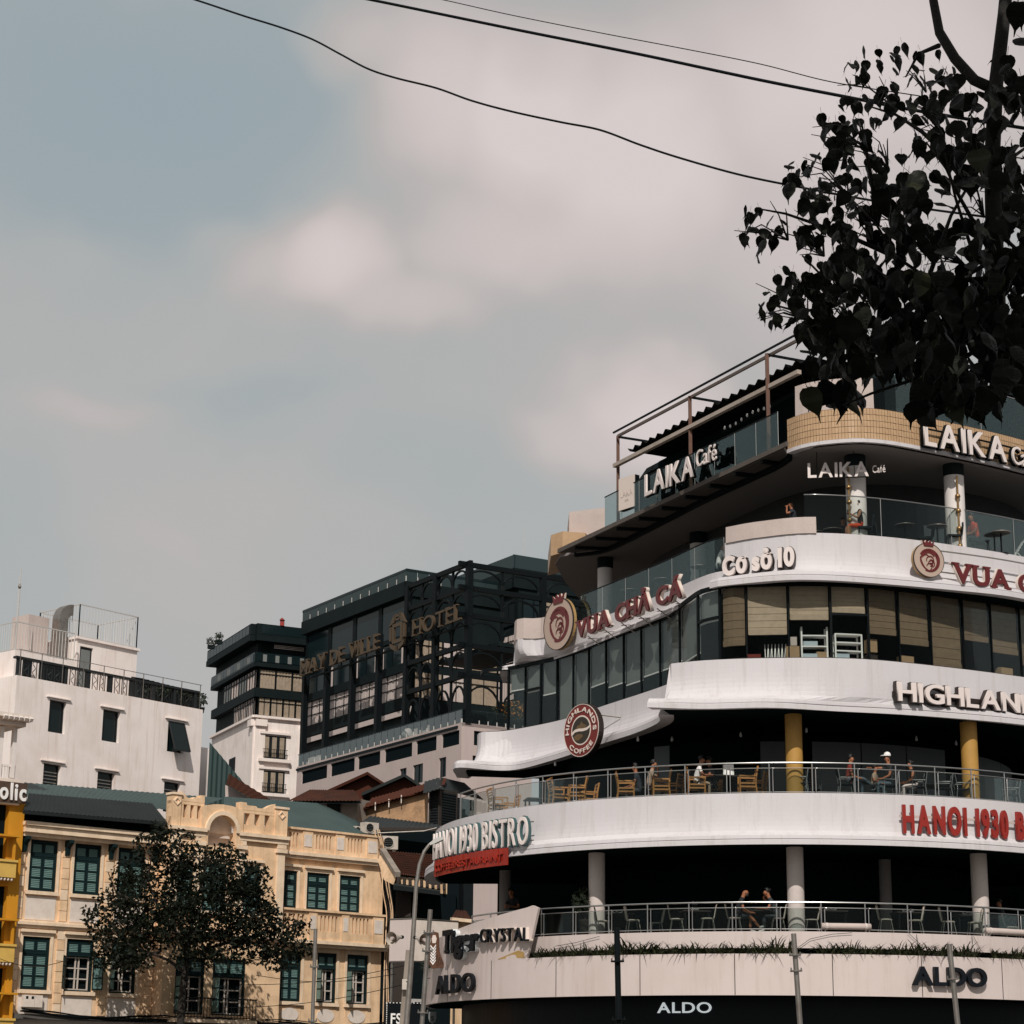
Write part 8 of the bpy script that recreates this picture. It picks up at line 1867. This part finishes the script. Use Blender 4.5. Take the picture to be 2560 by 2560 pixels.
# thin service wires across the cream facade
for i, (a_, b_) in enumerate((((0, 2397), (170, 2400)), ((640, 2438), (990, 2435)), ((600, 2462), (1075, 2398)), ((560, 2520), (1075, 2445)))):
    A_, B_ = PY(a_[0], a_[1], 80), PY(b_[0], b_[1], 72); mb = MB(); mb.tube([A_.lerp(B_, k / 12) + V((0, 0, -.25 * math.sin(math.pi * k / 12))) for k in range(13)], .012, 5)
    tag(mb.build('service_wire', 'black'), ('thin wire crossing the far left of the cream facade', 'thin wire at lamp-collar height before the right windows', 'thin wire rising to the first steel pole', 'lowest thin wire rising to the first steel pole')[i], 'wire')
# ================================================================== overhead wires
def wire(pts_, Y0, Y1, r_, label):
    P_ = Path([(x, y) for x, y in pts_], n=10); n = len(P_.P); x0, x1 = pts_[0][0], pts_[-1][0]
    V_ = [PY(p.x, p.y, Y0 + (Y1 - Y0) * (p.x - x0) / (x1 - x0)) for p in P_.P]; mb = MB(); mb.tube(V_, r_, 6); tag(mb.build('overhead_wire', 'black', None, smooth=True), label, 'wire')
wire([(300, -60), (490, 0), (610, 40), (700, 68), (780, 98), (850, 135), (920, 172), (990, 195), (1090, 220), (1180, 252), (1280, 279), (1400, 305), (1500, 325), (1600, 362), (1700, 395), (1850, 437), (2000, 468), (2150, 496), (2300, 520), (2600, 560)], 16, 13, .0082, 'lowest and kinked black wire crossing the sky')
wire([(700, -45), (930, 0), (1280, 72), (1600, 136), (1900, 200), (2130, 245), (2300, 278), (2620, 330)], 17, 13, .0125, 'thickest black cable crossing the top of the sky')
wire([(900, -45), (1110, 0), (1280, 38), (1500, 82), (1700, 120), (1900, 160), (2080, 205), (2300, 240)], 18, 14, .0042, 'thinnest black wire just above the thick cable')
# ================================================================== leafy street tree in front of the cream building
def limb(mb, pts_, r0, r1, n=7):
    k = len(pts_); mb.tube(pts_, [r0 + (r1 - r0) * i / (k - 1) for i in range(k)], n)
rg = random.Random(99)
def tree_mid():
    Yt = 90.0; base = PY(462, 2560, Yt); base = V((base.x - .05, base.y, 0)); t = thing('street_tree', 'dark leafy street tree in front of the cream colonial building', 'tree', base)
    mb = MB(); P_ = lambda x, y, dy=0: PY(x, y, Yt + dy)
    tips = []
    main = [base, P_(452, 2540), P_(458, 2460), P_(470, 2380), P_(468, 2330)]
    limb(mb, main, .17, .11, 10); tr = mb.build('trunk', mat('dark_bark', (.026, .021, .017), .9, var=.5, vscale=8), t, smooth=True)
    br = [[(462, 2430), (420, 2400), (370, 2380), (320, 2360), (280, 2330)], [(470, 2390), (440, 2330), (400, 2280), (370, 2200), (380, 2130)], [(470, 2370), (480, 2290), (500, 2220), (520, 2150)], [(468, 2340), (520, 2300), (570, 2250), (600, 2200)], [(466, 2400), (520, 2370), (600, 2350), (680, 2330), (740, 2345)], [(468, 2360), (560, 2330), (640, 2290), (690, 2260)], [(430, 2310), (350, 2260), (290, 2230), (270, 2180)], [(400, 2380), (330, 2400), (290, 2420)], [(320, 2360), (270, 2300), (230, 2280)], [(600, 2345), (660, 2370), (720, 2390)]]
    for b_ in br:
        dy0 = rg.uniform(-2.0, 1.2); mb = MB(); pl_ = [P_(x, y, dy0 * i / (len(b_) - 1)) for i, (x, y) in enumerate(b_)]; limb(mb, pl_, .085, .02, 6); mb.build('branch', 'darkwood', tr)
    mb = MB()
    # foliage clumps: (px, py, rx px, ry px, count)
    cl = [(330, 2190, 55, 45, 260), (380, 2120, 50, 45, 240), (440, 2110, 60, 40, 240), (500, 2160, 70, 45, 330), (560, 2140, 55, 35, 230), (600, 2190, 60, 50, 300), (290, 2260, 55, 50, 300), (350, 2260, 70, 55, 420), (430, 2230, 80, 65, 520), (520, 2250, 85, 65, 560), (600, 2260, 70, 55, 400), (640, 2230, 45, 45, 200), (300, 2340, 60, 45, 330), (370, 2330, 75, 50, 460), (450, 2310, 80, 55, 540), (540, 2330, 90, 50, 560), (620, 2320, 80, 45, 460), (690, 2320, 60, 38, 300), (730, 2360, 40, 40, 170), (270, 2390, 45, 35, 200), (330, 2400, 60, 30, 240), (640, 2380, 70, 30, 260), (700, 2400, 45, 30, 150), (500, 2390, 90, 28, 300), (240, 2290, 30, 30, 70), (222, 2300, 14, 14, 30), (250, 2330, 34, 26, 60), (775, 2370, 16, 18, 26), (215, 2275, 12, 10, 14), (400, 2075, 34, 22, 80), (760, 2310, 22, 20, 45), (420, 2180, 50, 40, 220), (560, 2200, 60, 45, 300)]
    cl += [(rg.uniform(300, 680), rg.uniform(2140, 2390), rg.uniform(14, 28), rg.uniform(12, 24), 60) for _ in range(22)]
    for (x, y, rx, ry, n) in cl:
        dyc = rg.uniform(-1.8, 1.6)
        for _ in range(int(n * 1.45)):
            a = rg.uniform(0, 2 * math.pi); r_ = rg.random() ** .6; c = P_(x + rx * r_ * math.cos(a), y + ry * r_ * math.sin(a), dyc + rg.gauss(0, .7))
            d = V((rg.gauss(0, 1), rg.gauss(0, 1), rg.gauss(-.35, .8))).normalized(); s_ = rg.uniform(.13, .28); w = d.orthogonal(); w.rotate(Matrix.Rotation(rg.uniform(0, 6.28), 3, d)); w = w.normalized() * s_ * .26; m_ = c + d * s_ * .5
            mb.poly([c, m_ + w, c + d * s_, m_ - w])
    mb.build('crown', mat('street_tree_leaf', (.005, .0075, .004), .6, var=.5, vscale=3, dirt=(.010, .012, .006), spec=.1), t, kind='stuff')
tree_mid()
# ================================================================== big-leaved fig overhead at the right
def fig_tree():
    Yt = 11.5; base = V((4.6, 12.6, 0)); t = thing('fig_tree', 'dark fig tree with large drip-tipped leaves overhanging the top right', 'tree', base)
    bark = mat('fig_bark', (.016, .014, .012), .9, var=.6, vscale=14, bump=.5, bscale=40)
    P_ = lambda x, y, dy=0: PY(x, y, Yt + dy)
    mb = MB(); trunk = [base, V((4.5, 12.4, 1.5)), V((4.2, 12.2, 3.0)), V((3.7, 11.9, 4.0))] + [P_(2700, 1080, .3), P_(2560, 985, .2), P_(2510, 900, .1), P_(2490, 760), P_(2485, 560), P_(2480, 400), P_(2490, 210), P_(2510, 40), P_(2530, -180), P_(2560, -500)]
    mb.tube(trunk, [.3, .26, .2, .14, .085, .062, .06, .058, .052, .048, .044, .04, .036, .03], 12); tr = sharp(mb.build('trunk', bark, t, smooth=True))
    brs = [[(2490, 230), (2440, 205), (2385, 150), (2350, 80), (2338, 0), (2330, -140)], [(2486, 640), (2440, 560), (2400, 490), (2360, 420), (2320, 350)], [(2486, 620), (2430, 640), (2385, 500), (2362, 380)], [(2490, 760), (2420, 690), (2330, 700), (2240, 640), (2190, 560), (2130, 500)], [(2500, 840), (2400, 800), (2300, 740), (2180, 720), (2060, 690), (2000, 640)], [(2300, 740), (2340, 640), (2380, 540), (2440, 430), (2470, 350)], [(2180, 720), (2080, 760), (2000, 780), (1930, 760)], [(2240, 640), (2140, 600), (2040, 560), (1960, 540), (1900, 520)], [(2190, 560), (2180, 460), (2160, 360), (2150, 300)], [(2500, 840), (2400, 900), (2300, 940), (2180, 980), (2110, 1010)], [(2420, 690), (2500, 640), (2560, 610)], [(2480, 560), (2540, 620), (2600, 720)], [(2362, 380), (2300, 330), (2240, 290), (2180, 270)], [(2400, 900), (2440, 960), (2400, 1030), (2380, 1060)], [(2040, 560), (2010, 480), (1990, 440)], [(2490, 420), (2540, 380), (2600, 340)], [(2350, 110), (2300, 130), (2270, 190)]]
    tips = []
    for b_ in brs:
        dy = rg.uniform(-.5, .5); mb = MB(); pl_ = [P_(x + rg.uniform(-6, 6), y + rg.uniform(-6, 6), dy * i / (len(b_) - 1)) for i, (x, y) in enumerate(b_)]
        k = len(pl_); thick = .036 if b_[0] == (2490, 230) else .016; mb.tube(pl_, [thick - (thick - (.026 if thick > .03 else .005)) * i / (k - 1) for i in range(k)], 8); mb.build('branch', bark, tr, smooth=True)
    for (x, y, n) in ((2165, 220, 7), (2255, 190, 6), (2100, 330, 8), (2160, 380, 7), (2300, 300, 7), (2060, 450, 8), (1910, 560, 7), (2000, 600, 8), (2120, 560, 9), (2230, 560, 8), (2400, 500, 8), (2520, 480, 7), (1960, 760, 8), (2060, 770, 8), (2350, 620, 8), (2070, 940, 6)):
        c0 = P_(x + 60, y + 40, rg.uniform(-.3, .3))
        for _ in range(n):
            e0 = P_(x + rg.uniform(-75, 60), y + rg.uniform(-60, 60), rg.uniform(-.5, .5)); m_ = c0.lerp(e0, .5) + V((0, 0, rg.uniform(.0, .09))); mb = MB(); mb.tube([c0, m_, e0], [.006, .004, .0022], 5); mb.build('twig', bark, tr)
    # leaf: heart-shaped with a drip tip, folded along its midrib; stalk at the origin, tip towards -z
    def leaf_mesh(seed):
        r2 = random.Random(seed); out = [(0, 0), (.16, .03), (.34, -.10), (.41, -.28), (.37, -.48), (.25, -.68), (.12, -.84), (.045, -.95), (.012, -1.18)]
        vs = []; fs = []; fold = r2.uniform(.08, .28); bend = r2.uniform(-.25, .35); lop = r2.uniform(.85, 1.15)
        def pt(x, z): return (x, fold * abs(x) + bend * z * z * .5 + .03 * math.sin(z * 9), z)
        for x, z in out: vs += [pt(0, z if z < 0 else 0), pt(x * lop, z), pt(-x / lop, z)]
        n = len(out)
        for i in range(n - 1):
            a, b = 3 * i, 3 * i + 3; fs += [(a, a + 1, b + 1, b), (a, b, b + 2, a + 2)]
        b0 = len(vs); 
        for k in range(4): s_ = .012; z = .45 * k / 3; vs += [(s_, .05 * k / 3, z), (-s_, .05 * k / 3, z)]
        for k in range(3): a = b0 + 2 * k; fs.append((a, a + 1, a + 3, a + 2))
        for k in range(5):    # raised side veins
            z0_ = -.12 - .14 * k
            for sg in (-1, 1):
                x1 = sg * (.30 - .045 * k); c = len(vs); vs += [(0, -.004 + bend * z0_ ** 2 * .5, z0_), (0, -.004 + bend * z0_ ** 2 * .5, z0_ - .012), (x1, fold * abs(x1) - .004 + bend * (z0_ - .12) ** 2 * .5, z0_ - .13), (x1, fold * abs(x1) - .004, z0_ - .12)]; fs.append((c, c + 1, c + 2, c + 3))
        me = bpy.data.meshes.new('leaf'); me.from_pydata(vs, [], fs); return me
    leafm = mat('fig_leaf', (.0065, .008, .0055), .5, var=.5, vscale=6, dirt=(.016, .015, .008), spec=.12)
    mats_ = [leafm]
    protos = [leaf_mesh(k) for k in range(7)]
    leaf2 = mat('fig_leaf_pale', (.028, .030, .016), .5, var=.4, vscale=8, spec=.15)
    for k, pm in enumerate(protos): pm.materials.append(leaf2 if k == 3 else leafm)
    # clusters of hanging leaves (px, py, spread x, spread y, count, leaf size m)
    cl = [(2165, 195, 60, 70, 26, .085), (2255, 165, 60, 45, 24, .085), (2210, 250, 60, 40, 22, .085), (2340, 180, 45, 45, 14, .08), (2300, 260, 70, 60, 34, .095), (2110, 300, 50, 50, 20, .085), (2080, 340, 55, 55, 24, .09), (2150, 350, 70, 60, 34, .09), (2380, 250, 60, 60, 30, .11), (2450, 280, 70, 70, 44, .12), (2530, 250, 60, 60, 34, .12), (2520, 160, 40, 40, 8, .10), (2350, 360, 70, 60, 34, .12), (2200, 400, 60, 50, 26, .09), (2130, 420, 60, 50, 24, .095), (1980, 435, 40, 30, 12, .075), (2060, 430, 60, 45, 26, .09), (2030, 490, 70, 55, 34, .095), (1880, 560, 40, 35, 16, .085), (1940, 590, 40, 40, 14, .085), (1880, 620, 40, 40, 12, .09), (2010, 570, 50, 50, 22, .09), (2100, 530, 80, 60, 44, .10), (2200, 500, 80, 60, 44, .13), (2300, 480, 70, 60, 34, .14), (2420, 420, 80, 70, 40, .15), (2530, 420, 60, 80, 40, .14), (2060, 630, 70, 50, 34, .09), (2160, 620, 90, 60, 52, .11), (2270, 600, 80, 60, 48, .13), (2380, 620, 80, 70, 52, .13), (2500, 600, 80, 80, 56, .14), (2540, 520, 50, 60, 26, .13), (1990, 720, 60, 45, 30, .085), (1930, 780, 35, 45, 20, .075), (2050, 740, 70, 50, 40, .11), (2120, 700, 80, 55, 48, .12), (2240, 720, 90, 60, 60, .13), (2360, 740, 90, 60, 60, .14), (2480, 740, 80, 70, 60, .14), (2540, 690, 60, 70, 40, .14), (2010, 810, 40, 35, 16, .10), (2080, 820, 70, 50, 40, .13), (2180, 820, 90, 55, 56, .14), (2300, 840, 90, 60, 60, .15), (2420, 850, 90, 60, 60, .15), (2530, 830, 60, 70, 44, .15), (2050, 900, 50, 40, 14, .13), (2130, 890, 60, 45, 26, .14), (2220, 890, 70, 45, 34, .15), (2330, 930, 80, 50, 42, .15), (2440, 940, 80, 50, 44, .15), (2530, 930, 60, 50, 30, .15), (2020, 990, 18, 12, 3, .20), (2070, 985, 40, 20, 5, .20), (2120, 975, 25, 20, 4, .20), (2340, 1010, 60, 35, 16, .16), (2400, 1000, 60, 30, 16, .16), (2450, 995, 50, 30, 10, .15), (2540, 60, 24, 60, 8, .16)]
    L = []
    for (x, y, rx, ry, n, sz_) in cl:
        k_ = .55 if y < 470 else .5 if y < 680 else .78
        for _ in range(int(n * k_ + .5)):
            a = rg.uniform(0, 6.283); r_ = rg.random() ** .55; L.append((P_(x + rx * r_ * math.cos(a), y + ry * r_ * math.sin(a) - 14, rg.gauss(0, .55)), sz_ * rg.uniform(.75, 1.2)))
    L.sort(key=lambda q: -q[1])
    rest = MB()
    for i, (p, s_) in enumerate(L):
        M = Matrix.Rotation(rg.uniform(0, 6.283), 4, 'Z') @ Matrix.Rotation(rg.gauss(0, .5), 4, 'X') @ Matrix.Rotation(rg.gauss(0, .35), 4, 'Y')
        if i < 290:
            o = bpy.data.objects.new('leaf', protos[i % 7]); COL.objects.link(o); o.parent = t; o.matrix_local = Matrix.Translation(p - base) @ M @ Matrix.Scale(s_, 4)
        else:
            pm = protos[i % 7]; MM = Matrix.Translation(p) @ M @ Matrix.Scale(s_, 4); rest.mesh([MM @ v_.co for v_ in pm.vertices], [tuple(q.vertices) for q in pm.polygons])
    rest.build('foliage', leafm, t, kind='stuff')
    # the rest of the crown, above the picture, that shades these branches
    up_ = MB(); r3 = random.Random(17)
    for _ in range(2600):
        a = r3.uniform(0, 6.283); rr = r3.random() ** .5; c = V((3.2 + 4.2 * rr * math.cos(a), 5.2 + 4.6 * rr * math.sin(a), 10.6 + r3.gauss(0, .9))); c.z = max(c.z, 2.4 + .62 * max(c.y, 2) + 1.6)
        M = Matrix.Translation(c) @ Matrix.Rotation(r3.uniform(0, 6.283), 4, 'Z') @ Matrix.Rotation(r3.gauss(.9, .5), 4, 'X') @ Matrix.Scale(.34, 4); pm = protos[r3.randrange(7)]
        up_.mesh([M @ v_.co for v_ in pm.vertices][:27], [tuple(q.vertices) for q in pm.polygons][:16])
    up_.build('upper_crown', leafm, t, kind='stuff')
    mb = MB(); mb.tube([V((3.7, 11.9, 4.0)), V((3.9, 10.5, 6.5)), V((3.6, 8.2, 9.0)), V((3.2, 5.5, 10.8))], [.14, .13, .1, .05], 8); mb.build('limb', bark, tr, smooth=True)
fig_tree()
